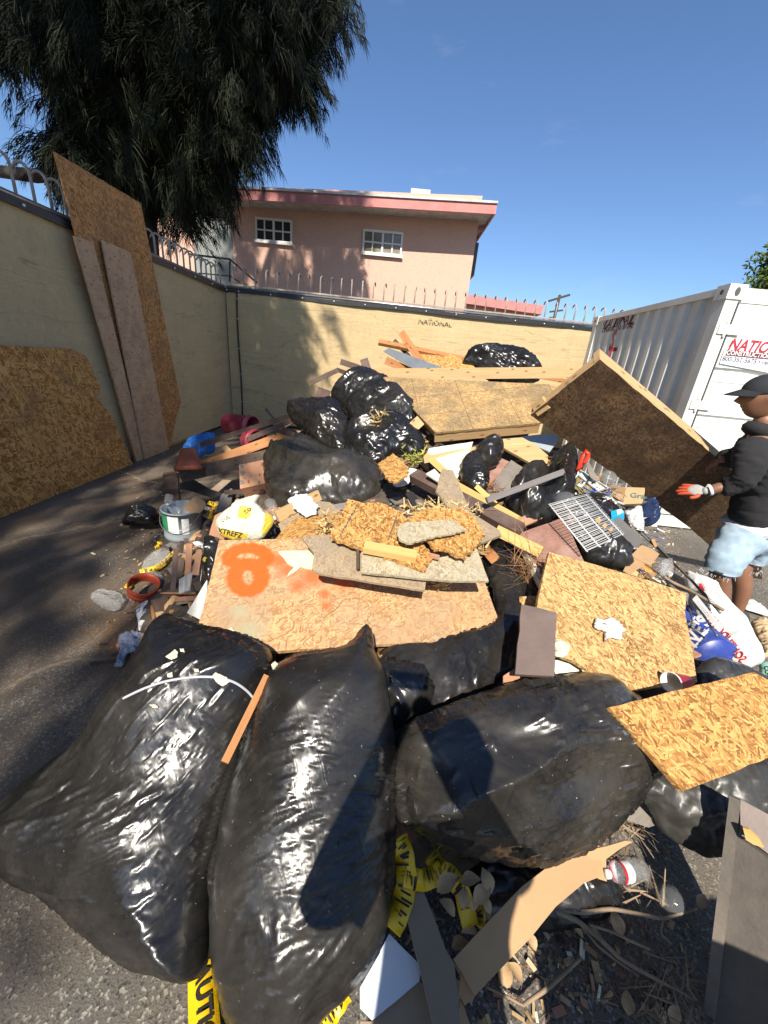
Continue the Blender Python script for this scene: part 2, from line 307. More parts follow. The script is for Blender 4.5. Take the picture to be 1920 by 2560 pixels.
def inflate(name,poly,mat,label=None,cat=None,T=.15,lift=0.,refs=None,step=.012,wr=.008,ang=0.,tie=None,seed=1,group=None,parent=None,back=.6,R=None,ws=(.30,.035),sm=2,folds=0.,pleat=1.,kind=None,creases=.4,jag=.006,fl=2.,ex=.085,ey=.015,bend=.4,tether=.003,fd=None,it=360):
    if ex>.2: creases=.3
    if wr>.0115 and 'bag' in name: wr=.0115+(wr-.0115)*.3
    poly2=[tuple(p) for p in smoothpoly(poly,sm)] if sm else poly
    pl=autoplane(poly,lift,refs); q=np.array([pl.uv(pl.hit(x,y)) for x,y in poly2])
    # resample boundary
    L_=np.r_[0,np.cumsum(np.linalg.norm(np.roll(q,-1,0)-q,axis=1))]; nb=max(24,int(L_[-1]/(step*1.3))); qq=np.vstack([q,q[:1]]); tt=np.linspace(0,L_[-1],nb,endpoint=False)
    B=np.stack([np.interp(tt,L_,qq[:,0]),np.interp(tt,L_,qq[:,1])],1)
    if jag:
        nr=np.roll(B,-1,0)-np.roll(B,1,0); nr=np.stack([nr[:,1],-nr[:,0]],1)/(np.linalg.norm(nr,axis=1)[:,None]+1e-9); B=B+nr*((np.abs(2*fbm(tt*13,tt*0,seed+50)-1)-.3)*jag*2)[:,None]
    mn,mxx=B.min(0),B.max(0); gx=np.arange(mn[0],mxx[0],step); gy=np.arange(mn[1],mxx[1],step*.87); X,Y_=np.meshgrid(gx,gy); X=X+(np.arange(len(gy))%2)[:,None]*step/2
    G=np.stack([X.ravel(),Y_.ravel()],1); G=G+RNG.normal(0,step*.06,G.shape)
    a=B; b=np.roll(B,-1,0)
    def inside(G):
        c=np.zeros(len(G),bool)
        for i in range(nb):
            (x1,y1),(x2,y2)=a[i],b[i]
            if y1==y2: continue
            m_=((y1>G[:,1])!=(y2>G[:,1]))&(G[:,0]<(x2-x1)*(G[:,1]-y1)/(y2-y1)+x1); c^=m_
        return c
    def dist(G):
        D=np.full(len(G),9.)
        for i in range(0,nb):
            ab=b[i]-a[i]; t=np.clip(((G-a[i])@ab)/(ab@ab+1e-12),0,1); D=np.minimum(D,np.linalg.norm(G-a[i]-t[:,None]*ab,axis=1))
        return D
    G=G[inside(G)]; D=dist(G); k=D>step*.55; G=G[k]; D=D[k]
    pts=[Vector(p) for p in B]+[Vector(p) for p in G]
    res=mgeo.delaunay_2d_cdt(pts,[(i,(i+1)%nb) for i in range(nb)],[list(range(nb))],1,1e-6)
    V=np.array([tuple(v) for v in res[0]]); F=[tuple(f) for f in res[2]]
    D=dist(V); D[:nb]=0; Rm=R or D.max(); f=np.clip(1-(1-np.clip(D/Rm,0,1))**fl,0,1)**.55
    th=ang; ca,sa=math.cos(th),math.sin(th); uu=V[:,0]*ca+V[:,1]*sa; vv=-V[:,0]*sa+V[:,1]*ca
    rs=np.random.default_rng(seed*7+1); n=len(V); ext=math.sqrt((mxx-mn).prod())
    tq=pl.uv(pl.hit(*tie)) if tie else None
    W=(fbm(uu*5,vv*5,seed+11)-.5)*1.0
    # long soft folds, then sharp creases drawn as tapering strokes that sometimes zigzag
    ns=int(.75*creases*ext*ext/.0016*(.012/step)**.6); ns=max(50,min(ns,420))
    big=np.abs(2*fbm(uu*(1.2/ext)+3,vv*(2.6/ext),seed+30,2)-1); H=folds*(.45-big*1.6)*2*f
    for k in range(ns):
        p=V[rs.integers(n)]; dens=vn(p[0]*2.2/ext+seed,p[1]*2.2/ext,seed+60)
        if dens<.5 and rs.random()<.8: continue
        if tq is not None and rs.random()<.55:
            dv=p-tq; r_=np.linalg.norm(dv)+1e-6; 
            if rs.random()<.5: p=tq+dv*rs.random()**.7; 
            a0=math.atan2(dv[1],dv[0])+rs.normal(0,.16)
        else: a0=ang+(vn(p[0]*3.1,p[1]*3.1,seed+40)-.5)*2.6+rs.normal(0,.28)
        zig=rs.random()<.3; L0=(.04+.24*rs.random()**2)*min(1.,ext/.55)*(ws[0]/.3); wd=(step*.5+.007*rs.random()**2.5*ws[0]/.3); A=wr*(.35+1.3*rs.random()**2)*(1 if rs.random()<.8 else -.8)
        for q_ in range(rs.integers(2,5) if zig else 1):
            d=np.array([math.cos(a0),math.sin(a0)]); dp=V-p; s_=dp@d; m_=(s_>-.01)&(s_<L0+.01); 
            if not m_.any(): break
            curv=rs.normal(0,.8); e=dp[m_]@np.array([-d[1],d[0]])-curv*s_[m_]*(L0-s_[m_]); t_=np.clip(s_[m_]/L0,0,1)
            W[m_]+=A/wr*np.exp(-np.abs(e)/(wd*(.6+.8*t_)))*np.sin(math.pi*t_)**.6
            p=p+d*L0*.95; a0+=rs.choice([-1,1])*(1.6+rs.random()*.9); L0*=.6+.3*rs.random()
    h=T*f+wr*W*np.clip(f*1.7,.12,1)+H
    hb=-T*back*f
    top=pl.o+V[:,:1]*pl.u+V[:,1:]*pl.v+h[:,None]*pl.n; bot=pl.o+V[:,:1]*pl.u+V[:,1:]*pl.v+hb[:,None]*pl.n
    n=len(V); isb=np.arange(n)<nb; idx=np.arange(n)+n; idx[isb]=np.arange(n)[isb]
    def orient(t): p,q_,r_=V[t[0]],V[t[1]],V[t[2]]; return t if (q_[0]-p[0])*(r_[1]-p[1])-(q_[1]-p[1])*(r_[0]-p[0])>0 else t[::-1]
    F=[orient(t) for t in F if len(t)==3]
    zmin=.004; top[:,2]=np.maximum(top[:,2],zmin); bot[:,2]=np.maximum(bot[:,2],zmin-.001)
    vs=np.vstack([top,bot]); me=bpy.data.meshes.new(name); FB=[tuple(int(idx[i]) for i in t[::-1]) for t in F]
    used=np.unique(np.array(F+FB)); rem=-np.ones(2*n,int); rem[used]=np.arange(len(used))
    FF=rem[np.array(F+FB)]; X=vs[used]
    if ex>0:
        nf=np.cross(X[FF[:,1]]-X[FF[:,0]],X[FF[:,2]]-X[FF[:,0]]); nr=np.stack([sum(np.bincount(FF[:,k],nf[:,i],len(X)) for k in range(3)) for i in range(3)],1); nr/=np.linalg.norm(nr,axis=1)[:,None]+1e-12
        VV=np.vstack([V,V])[used]; a_=ang
        if fd is not None: c_=np.mean(poly2,0); A1=pl.uv(pl.hit(*c_)); A2=pl.uv(pl.hit(c_[0]+fd[0]*20,c_[1]+fd[1]*20)); a_=math.atan2(A2[1]-A1[1],A2[0]-A1[0])
        an=a_+(vn(VV[:,0]*2.2,VV[:,1]*2.2,seed+5)-.5)*(1.9 if ey>=0 else 1.3); du=np.stack([np.cos(an),np.sin(an)],1)
        if tie: dv=VV-tq; r_=np.linalg.norm(dv,axis=1)[:,None]+1e-6; sg=np.sign((dv*du).sum(1))[:,None]; kk=np.exp(-r_/.35); du=du*(1-kk)+dv/r_*sg*kk*1.4
        ad=du[:,:1]*pl.u+du[:,1:]*pl.v; ad=ad-nr*np.einsum('ij,ij->i',ad,nr)[:,None]; ad/=np.linalg.norm(ad,axis=1)[:,None]+1e-9
        msk=vn(VV[:,0]*5,VV[:,1]*5,seed+70)*.6+vn(VV[:,0]*11,VV[:,1]*11,seed+71)*.4; exv=ex*(np.clip((msk-.30)/.25,0,1)*1.25 if ey<0 else .5+.9*msk)
        X=relax(X,FF,(nr@pl.n)>.08,nr,ad,exv,ey,it,bend,tether,0.,seed)
    me.from_pydata(X.tolist(),[],FF.tolist())
    uvl=me.uv_layers.new(name='UVMap'); U=np.vstack([V,V+5])[used]; uvl.data.foreach_set('uv',U[FF.ravel()].astype('f').ravel())
    o=finish(name,me,mat,parent,True); tag(o,label,cat,group,kind); o_pl[o.name]=pl; return o
def text(body,mat,parent,o,u,v,size,name='lettering',bold=.012,n=None,proud=.002,align='CENTER',sx=1.,cuts=None,shear=0.,warpf=None):
    c=bpy.data.curves.new(name,'FONT'); c.body=body; c.size=size; c.align_x=align; c.align_y='CENTER'; c.offset=bold*size; c.resolution_u=3; c.shear=shear
    ob=bpy.data.objects.new(name,c); COL.objects.link(ob); bpy.context.view_layer.update(); me=bpy.data.meshes.new_from_object(ob.evaluated_get(bpy.context.evaluated_depsgraph_get())); bpy.data.objects.remove(ob); bpy.data.curves.remove(c)
    u=unit(u); v=np.array(v,float); v=unit(v-u*(v@u)); nn=np.cross(u,v)
    if n is not None and nn@np.array(n)<0: nn=-nn
    o=np.array(o,float)
    if cuts:
        bm=bmesh.new(); bm.from_mesh(me)
        for cx in cuts: bmesh.ops.bisect_plane(bm,geom=bm.verts[:]+bm.edges[:]+bm.faces[:],plane_co=(cx/sx,0,0),plane_no=(1,0,0))
        bm.to_mesh(me); bm.free()
    for vt in me.vertices:
        p=o+u*vt.co.x*sx+v*vt.co.y+nn*proud
        if warpf: p=warpf(p)
        vt.co=p
    if not me.uv_layers: me.uv_layers.new(name='UVMap')
    return finish(name,me,mat,parent)
def ribbon(name,pts,w,mat,label=None,cat=None,group=None,parent=None,tw=0.,th=.0015,n=24,face=None,kind=None,marks=None,marks_f=.37):
    pts=np.array(pts,float); t=np.linspace(0,len(pts)-1,n); P_=np.stack([np.interp(t,range(len(pts)),pts[:,i]) for i in range(3)],1)
    for _ in range(3): P_[1:-1]=(P_[:-2]+2*P_[1:-1]+P_[2:])/4
    mb=MB(); vs=[];uv=[];L_=0
    for i,p in enumerate(P_):
        d=unit(P_[min(i+1,n-1)]-P_[max(i-1,0)]); f=unit(face if face is not None else C0-p); f=unit(f-d*(f@d)); s=np.cross(d,f); a=tw*math.sin(i*.5)
        s2=s*math.cos(a)+f*math.sin(a); f2=np.cross(s2,d)
        if i:L_+=np.linalg.norm(p-P_[i-1])
        for q_ in(-1,1):
            for e in(0,1): vs.append(p+s2*w/2*q_-f2*th*e); uv.append((L_,q_*w/2))
    fs=[]
    for i in range(n-1):
        b=i*4; c=b+4; fs+=[(b,b+2,c+2,c),(b+1,c+1,c+3,b+3),(b,c,c+1,b+1),(b+2,b+3,c+3,c+2)]
    fs+=[(0,1,3,2),((n-1)*4,(n-1)*4+2,(n-1)*4+3,(n-1)*4+1)]
    mb.add(vs,fs,uv)
    if marks:
        for i in range(1,n-2):
            if (i*marks_f)%1.0<.6:
                a=vs[i*4];b=vs[i*4+2];c=vs[i*4+6];e=vs[i*4+4]; f=unit(np.cross(b-a,e-a)); f=f if f@(C0-a)>0 else -f; ww=.3+.5*random.random(); o1=.05+random.random()*.3; g_=f*.003; mb.add([a+(b-a)*o1+g_,a+(b-a)*(o1+ww)+g_,a+(b-a)*(o1+ww*.9)+(e-a)*.6+g_,a+(b-a)*o1+(e-a)*.6+g_],[(0,1,2,3)],None,1)
        mat=[mat,marks]
    o=mb.build(name,mat,parent,True); tag(o,label,cat,group,kind); return o
def skin(name,nodes,edges,mat,parent=None,label=None,cat=None,sub=2,root=0,post=None,smooth=True,folds=0.):
    me=bpy.data.meshes.new(name+'_s'); me.from_pydata([tuple(x[0]) for x in nodes],edges,[]); o=bpy.data.objects.new(name+'_s',me); COL.objects.link(o)
    sk=o.modifiers.new('s','SKIN'); sk.branch_smoothing=.6; sk.use_smooth_shade=True
    for i,x in enumerate(nodes): r=x[1]; me.skin_vertices[0].data[i].radius=(r if hasattr(r,'__len__') else (r,r)); me.skin_vertices[0].data[i].use_root=(i==root)
    o.modifiers.new('u','SUBSURF').levels=sub; bpy.context.view_layer.update()
    nm=bpy.data.meshes.new_from_object(o.evaluated_get(bpy.context.evaluated_depsgraph_get())); bpy.data.objects.remove(o)
    if post: post(nm)
    if folds:
        b=bmesh.new(); b.from_mesh(nm); bmesh.ops.triangulate(b,faces=b.faces[:]); b.to_mesh(nm); b.free(); n_=len(nm.vertices); co=np.empty(n_*3,'f'); nm.vertices.foreach_get('co',co); co=co.reshape(-1,3).astype(float); nr=np.empty(n_*3,'f'); nm.vertex_normals.foreach_get('vector',nr); nr=nr.reshape(-1,3).astype(float)
        F_=np.empty(len(nm.polygons)*3,'i'); nm.polygons.foreach_get('vertices',F_); ad=np.cross(nr,np.tile([.35,.2,1.],(n_,1))); ad/=np.linalg.norm(ad,axis=1)[:,None]+1e-9
        lump=(fbm(co[:,0]*9+co[:,1]*4,co[:,2]*13,4)-.5)*.03; co2=co+nr*lump[:,None]; X=relax(co2,F_.reshape(-1,3),np.ones(n_,bool),nr,ad,folds,0.01,200,.35,.01,0.,3); nm.vertices.foreach_set('co',X.astype('f').ravel()); nm.update()
    if not nm.uv_layers: nm.uv_layers.new(name='UVMap')
    for l in nm.loops: nm.uv_layers[0].data[l.index].uv=(nm.vertices[l.vertex_index].co.x+nm.vertices[l.vertex_index].co.y,nm.vertices[l.vertex_index].co.z)
    q=finish(name,nm,mat,parent,smooth); return tag(q,label,cat)
# ================================================================ materials for the setting
def asphalt():
    t=NT('asphalt'); v=t.co(False,off=False); g=t.noise(v,220.,3,.7); a=t.mix(t.mr(g,.3,.7),(.06,.057,.052),(.165,.155,.138))
    vo=t.n('TexVoronoi',ins={'Vector':v,'Scale':150.}); sp=t.n('SeparateColor',ins={0:vo.outputs['Color']})
    a=t.mix(t.math('GREATER_THAN',sp.outputs[0],.86),a,(.34,.31,.26)); a=t.mix(t.math('GREATER_THAN',sp.outputs[1],.9),a,(.035,.033,.03))
    big=t.noise(v,1.3,8,.7); a=t.mix(t.mr(big,.38,.7,0,.8),a,(.15,.12,.085)); a=t.mix(t.mr(t.noise(v,.55,6,.6,.8),.5,.75,0,.75),a,(.05,.045,.04))
    sx_=t.n('SeparateXYZ',ins={0:v}); dm=t.math('MULTIPLY',t.mr(sx_.outputs[0],-.7,-2.0,0,1),t.mr(t.noise(v,1.7,7,.7),.35,.6,.25,.9)); a=t.mix(dm,a,(.115,.08,.05))
    ck=t.n('TexVoronoi',feature='DISTANCE_TO_EDGE',ins={'Vector':t.n('VectorMath',operation='ADD',ins={0:v,1:t.n('VectorMath',operation='SCALE',ins={0:t.n('TexNoise',ins={'Vector':v,'Scale':3.,'Detail':6.}).outputs[1],'Scale':.35}).outputs[0]}).outputs[0],'Scale':.42})
    cm=t.mr(ck.outputs[0],.0,.012,1,0); a=t.mix(t.math('MULTIPLY',cm,t.mr(t.noise(v,30.,3),.35,.6,.1,.85)),a,(.3,.24,.16))
    t.set(Base_Color=a,Roughness=.9); t.bump(t.math('ADD',g,t.math('MULTIPLY',vo.outputs['Distance'],.6)),.6,.004); return t.m
def fabric():
    t=NT('screen_fabric'); v=t.co(True,off=False)
    a=t.noise(t.n('Mapping',ins={0:v,'Scale':(1.5,5,1)}).outputs[0],1.,8,.65,.3); col=t.mix(t.mr(a,.3,.75),(.61,.47,.255),(.50,.385,.21))
    wv=t.noise(t.n('Mapping',ins={0:v,'Scale':(14,190,1)}).outputs[0],1.,3); wh=t.noise(t.n('Mapping',ins={0:v,'Scale':(170,9,1)}).outputs[0],1.,3)
    ww=t.math('ADD',wv,wh); col=t.mix(t.mr(ww,.75,1.25,0,.55),col,(.30,.22,.13))
    st=t.noise(t.n('Mapping',ins={0:v,'Scale':(5,.5,1)}).outputs[0],1.,5,.7); col=t.mix(t.mr(st,.5,.8,0,.35),col,(.33,.25,.16))
    ln=t.noise(t.n('Mapping',ins={0:v,'Scale':(.35,2.6,1)}).outputs[0],1.,4,.5,.5); lf=t.mr(t.math('ABSOLUTE',t.math('SUBTRACT',ln,.5)),.0,.006,.5,0); col=t.mix(lf,col,(.24,.17,.09))  # shade of the creases painted in as thin dark lines
    t.set(Base_Color=col,Roughness=.85,Specular_IOR_Level=.15); cre=t.noise(t.n('Mapping',ins={0:v,'Scale':(1.2,9,1)}).outputs[0],1.,3,.5,1.)
    t.bump(t.math('ADD',t.math('MULTIPLY',ww,.12),cre),.5,.02); return t.m
def stucco(name,a,b):
    t=NT(name); v=t.co(False); n1=t.noise(v,9.,5,.6,2.2); rd=t.math('ABSOLUTE',t.math('SUBTRACT',n1,.5)); col=t.mix(t.mr(rd,.0,.03,.75,0),a,b)
    col=t.mix(t.mr(t.noise(v,.6,6),.4,.75,0,.35),col,tuple(x*.8 for x in a)); t.set(Base_Color=col,Roughness=.9,Specular_IOR_Level=.2); t.bump(t.noise(v,26.,6,.7,1.),.5,.02); return t.m
M_asph=asphalt(); M_fab=fabric(); M_stucco=stucco('pink_stucco',(.66,.42,.325),(.46,.27,.19))
M_fascia=plain('fascia_paint',(.50,.19,.17),.6,.2,3); M_roof=plain('roof_edge',(.5,.5,.47),.6,.3,4)
M_white=plain('white_paint',(.74,.73,.69),.4,.1,5,.05); M_glass=plain('window_pane',(.055,.05,.045),.08,.3,1,.0); M_blind=plain('window_blind',(.24,.21,.15),.12,.3,2,.0)
M_black=plain('black_binding',(.018,.018,.02),.5,.3,20,.2); M_galv=plain('galvanised_pipe',(.42,.42,.41),.38,.25,12,.05,.8); M_tie=plain('tie_white',(.8,.78,.72),.5,.1,5,0)
M_spike=plain('spike_paint',(.36,.30,.25),.6,.25,10,.1); M_wall=plain('grey_block',(.25,.23,.2),.9,.2,5,.4)
M_cont=plain('container_paint',(.72,.71,.65),.45,.09,1.7,.08,dirt=(.46,.42,.35)); M_sealhole=plain('seal_and_hole_shade',(.10,.10,.095),.6,.3,5,.1)
M_grey_door=plain('grey_door',(.24,.26,.24),.6,.15,3,.1); M_red=plain('red_print',(.42,.03,.045),.5,.25,30,.0); M_navy=plain('navy_print',(.05,.05,.11),.5,.2,30,0); M_maroon=plain('dark_print',(.16,.045,.06),.5,.25,30,0)
M_dmetal=plain('dark_metal',(.07,.07,.07),.5,.3,8,.1,.3); M_bark=plain('bark',(.06,.045,.035),.9,.4,12,.8)
# ================================================================ ground
mb=MB(); mb.add([(-120,-120,0),(120,-120,0),(120,160,0),(-120,160,0)],[(0,1,2,3)]); tag(mb.build('ground',M_asph),kind='structure')
# ================================================================ fences and walls
XL=-3.5; YC=8.5; FH=2.6
cL=np.array([XL,YC,0.]); cR=np.array([4.25,9.1,0.])
def fence(a,b,label,inward,seed):
    a=np.array(a,float);b=np.array(b,float); L_=np.linalg.norm(b-a); d=(b-a)/L_; nn=np.array(inward,float); root=empty('screened_fence',a,label,'fence','fences with beige screens round the yard')
    nx,nz=int(L_/.06),40; xs=np.linspace(0,L_,nx); zs=np.linspace(.05,FH-.02,nz); X,Z=np.meshgrid(xs,zs,indexing='ij')
    off=.03*(fbm(X*.9,Z*.5,seed)-.5)*2+.012*(fbm(X*5,Z*1.2,seed+2)-.5)+.02*np.exp(-(FH-Z)/.4)*(fbm(X*3.3,Z*.8,seed+7)-.5)
    zz=Z+.0*X; V=a+X[...,None]*d+off[...,None]*nn; V[...,2]+=zz; V=V.reshape(-1,3)
    fs=[(i*nz+j,(i+1)*nz+j,(i+1)*nz+j+1,i*nz+j+1) for i in range(nx-1) for j in range(nz-1)]
    uv=np.stack([X.ravel(),Z.ravel()],1).tolist(); mb=MB(); mb.add(V,fs,[tuple(u) for u in uv]); o=mb.build('screen',M_fab,root,True)
    m=MB(); top=[a+d*x+nn*(.03)+np.array([0,0,FH-.005+.012*math.sin(x*2.1)-.01*abs(math.sin(x*1.1))]) for x in np.linspace(0,L_,80)]
    for i in range(79):
        p,q=top[i],top[i+1]; m.box((p+q)/2,((q-p)/2,nn*.008,(0,0,.035)))
    m.build('binding',M_black,root)
    m=MB(); m.tube([a+np.array([0,0,FH+.055])-nn*.03,b+np.array([0,0,FH+.055])-nn*.03],.022,10); m.build('top_rail',M_galv,root,True)
    for x in np.arange(.6,L_,2.6):
        m=MB(); p=a+d*x-nn*.05; m.tube([p,p+np.array([0,0,FH+.06])],.03,10); m.build('post',M_galv,root,True)
    mm=None
    for i,x in enumerate(np.arange(.25,L_,.62)):
        if mm is None:
            m=MB(); m.lathe([(0,-.012),(.011,-.008),(.013,0),(.011,.008),(0,.012)],(0,0,0),(1,0,0),seg=8); mm=m.build('tie',M_tie,root,True); mm.location=(0,0,0); mm.data.transform(Matrix.Translation(Vector(root.location))); t=mm
        else: t=mm.copy(); COL.objects.link(t); t.parent=root
        t.location=Vector(d*x+nn*.045+np.array([0,0,FH-.01]))
    return root
fl=fence((XL,-3,0),(XL,YC,0),'beige screened fence running along the left behind the tall leaning boards',(1,0,0),3)
fr=fence(cL,cR,'beige screened fence across the back of the yard behind the pile',(.08,-1,0),8)
# seam strip with ties near the corner
sx=.22; dR=unit(cR-cL); p0=cL+dR*sx; m=MB(); pts=[p0+np.array([0.012*math.sin(z*2.4),-.055,z]) for z in np.linspace(.1,FH-.03,14)]
m.tube(pts,.016,6); m.build('seam_strip',M_black,fr,True)
for z in (.5,1.05,1.55,2.1,2.45):
    m=MB(); m.lathe([(0,-.01),(.012,0),(0,.01)],p0+np.array([0,-.075,z]),(0,1,0),seg=8); m.build('tie',M_tie,fr,True)
o_=PY(1045,797,8.82); text('NATIONAL',plain('faded_print',(.50,.385,.21),.85,.2,30,0),fr,o_,dR,(0,0,1),.14,n=(0,-1,0),proud=.07,bold=.02,align='LEFT',name='faded_lettering')
def spikewall(a,b,out,label,hh,sp):
    a=np.array(a,float);b=np.array(b,float); L_=np.linalg.norm(b-a); d=(b-a)/L_; o_=np.array(out,float); root=empty('spiked_wall',a,label,'wall','block walls topped with curved spikes')
    m=MB(); m.box((a+b)/2+np.array([0,0,(hh)/2])+o_*.08,(d*L_/2,o_*.075,(0,0,hh/2))); m.build('wall',M_wall,root)
    m=MB(); m.box((a+b)/2+np.array([0,0,hh+.085])+o_*.05,(d*L_/2,o_*.02,(0,0,.014))); m.build('base_rail',M_spike,root)
    proto=None
    for x in np.arange(.06,L_,sp):
        if proto is None:
            m=MB(); pts=[o_*.05+np.array([0,0,hh-.02]),o_*.05+np.array([0,0,hh+.30])]
            for k in range(1,8): t=k/7*2.7; pts.append(o_*(.05+.09*(1-math.cos(t)))+np.array([0,0,hh+.30+.11*math.sin(t)]))
            m.tube(pts,[.0145]*(len(pts)-1)+[.007],7); proto=m.build('spike',M_spike,root,True); proto.data.transform(Matrix.Translation(Vector(root.location))); t=proto
        else: t=proto.copy(); COL.objects.link(t); t.parent=root
        t.location=Vector(d*x); t.rotation_euler.z=random.gauss(0,.08)
    return root
spikewall((XL-.12,-3,0),(XL-.12,YC+.3,0),(-1,0,0),'grey wall with curved spikes behind the left fence under the dark tree',2.62,.2)
spikewall(cL+np.array([0,.16,0]),cR+np.array([2.5,.36,0]),(0,1,0),'block wall with tan curved spikes behind the back fence',2.64,.215)
# ================================================================ pink building
YB=14.; g=lambda px,py,y=YB:PY(px,py,y)
bld=empty('pink_building',(g(880,600)[0],YB,0),'two storey pink stucco building with two gridded windows beyond the back fence','building')
xl,xr=g(580,560)[0],g(1190,600)[0]; z_r=g(1190,570)[2]
m=MB(); zl=g(580,500)[2]+.35; zr_=g(1190,530)[2]+.4
m.add([(xl,YB,0),(xr,YB,0),(xr,YB,zr_),(xl,YB,zl),(xl,YB+9,0),(xr,YB+9,0),(xr,YB+9,zr_),(xl,YB+9,zl)],[(0,1,2,3),(1,5,6,2),(5,4,7,6),(4,0,3,7),(3,2,6,7)]); m.build('wall',M_stucco,bld)
YF=YB-.85
a0,a1=g(470,462,YF),g(1239,507,YF); b0,b1=g(470,492,YF),g(1237,533,YF); s0=(a1[2]-a0[2])/(a1[0]-a0[0])
def slab(x0,x1,y0,y1,zt,zb,mat,name,par): # sloped slab following the eave line
    zt0=a0[2]+s0*(x0-a0[0])+zt; zt1=a0[2]+s0*(x1-a0[0])+zt; m=MB(); v=[(x0,y0,zt0-zb),(x1,y0,zt1-zb),(x1,y0,zt1),(x0,y0,zt0),(x0,y1,zt0-zb),(x1,y1,zt1-zb),(x1,y1,zt1),(x0,y1,zt0)]
    m.add(v,[(0,1,2,3),(1,5,6,2),(5,4,7,6),(4,0,3,7),(3,2,6,7),(0,4,5,1)]); return m.build(name,mat,par)
fh=a1[2]-b1[2]
rf=slab(a0[0],a1[0],YF+.05,YB+9.5,-.04,.16,M_roof,'roof',bld)
slab(a0[0],a1[0],YF,YF+.05,-.02,fh,M_fascia,'fascia',bld); slab(a1[0],a1[0]+.05,YF,YB+9.5,-.02,fh,M_fascia,'fascia',bld); slab(a0[0],a1[0]+.06,YF-.04,YF+.06,.035,.055,M_roof,'drip_edge',bld)
for k in range(9): slab(xr,a1[0],YB+.4+k*1.0,YB+.5+k*1.0,-.2,.13,M_fascia,'rafter',bld)
vb=MB(); p=g(1028,470,YB+1.5); q=g(1070,500,YB+1.5); vb.abox(p[0],q[0]+.05,YB+1.5,YB+2.3,q[2]-.4,p[2]); o=vb.build('roof_vent',M_galv,rf)
def window(x0,z0,x1,z1,blind):
    fr_=MB(); y=YB-.02; 
    for (u0,u1,w0,w1) in [(x0,x1,z1-.06,z1),(x0,x1,z0,z0+.07),(x0,x0+.05,z0+.07,z1-.06),(x1-.05,x1,z0+.07,z1-.06)]: fr_.abox(u0,u1,y-.05,y+.03,w0,w1)
    f=fr_.build('window',M_white,bld); cx=(x0+x1)/2; gr=MB(); gr.abox(cx-.03,cx+.03,y-.045,y-.005,z0+.07,z1-.06)
    for c in((x0+cx)/2,(x1+cx)/2): gr.abox(c-.018,c+.018,y-.04,y-.01,z0+.07,z1-.06)
    gr.abox(x0+.05,x1-.05,y-.042,y-.012,(z0+z1)/2-.018,(z0+z1)/2+.018); gr.build('grid',M_white,f)
    gp=MB(); gp.abox(x0+.05,x1-.05,y-.006,y+.012,z0+.07,z1-.06); gp.build('pane',M_blind if blind else M_glass,f)
    sl=MB(); sl.abox(x0-.04,x1+.04,y-.08,y-.051,z0-.03,z0+.04); sl.build('sill',M_white,f)
p=g(639,543);q=g(731,613); window(p[0],q[2],q[0],p[2],False); p=g(909,573);q=g(1003,644); window(p[0],q[2],q[0],p[2],True)
dr=empty('stair_landing',(g(520,620,16)[0],16,0),'grey door and stair rail landing left of the pink building under the tree','landing')
m=MB(); p=g(480,560,16); q=g(585,720,16); m.abox(p[0],q[0]+.4,16,16.2,1.2,p[2]+.6); m.build('door',M_grey_door,dr)
m=MB(); p=g(385,600,16.6); q=g(485,720,16.6); m.abox(p[0]-1,q[0]+.3,16.6,16.9,0,p[2]+2.0); m.build('wall',M_stucco,dr)
m=MB(); m.tube([g(470,635,13.6),g(575,648,13.6),g(642,707,13.6)],.03,6); m.tube([g(575,648,13.6),g(574,704,13.6)],.025,6); m.tube([g(497,683,13.6),g(575,690,13.6),g(600,706,13.6)],.02,6); m.tube([g(504,637,13.6),g(502,700,13.6)],.02,6); m.build('railing',M_dmetal,dr,True)
ac=MB(); p=g(1183,650,YB+.6); ac.abox(xr-.02,xr+.18,YB+.5,YB+1.2,p[2]-.45,p[2]+.45); ac.build('meter_box',M_dmetal,bld)
# far building
YG=30; fb=empty('pink_building',(6,YG,0),'low pink building far off between the pink block and the container','building')
p0_=PY(1150,733,YG);p1_=PY(1360,764,YG);sl=(p1_[2]-p0_[2])/(p1_[0]-p0_[0])
m=MB(); m.add([(p0_[0]-4,YG,p0_[2]-4*sl-.55),(p1_[0],YG,p1_[2]-.55),(p1_[0],YG,p1_[2]),(p0_[0]-4,YG,p0_[2]-4*sl),(p0_[0]-4,YG+7,p0_[2]-4*sl-.55),(p1_[0],YG+7,p1_[2]-.55),(p1_[0],YG+7,p1_[2]),(p0_[0]-4,YG+7,p0_[2]-4*sl)],[(0,1,2,3),(1,5,6,2),(5,4,7,6),(4,0,3,7),(3,2,6,7),(0,4,5,1)]); m.build('roof',M_fascia,fb)
m=MB(); m.abox(p0_[0]-3.5,p1_[0]-1.0,YG+.7,YG+6.8,0,p1_[2]-.2); m.build('wall',M_stucco,fb)
for k in range(4): m=MB(); x=p1_[0]-2.6-k*1.9; m.abox(x-.62,x+.62,YG+.62,YG+.71,p1_[2]-1.7,p1_[2]-.75); m.build('window',M_glass,fb)
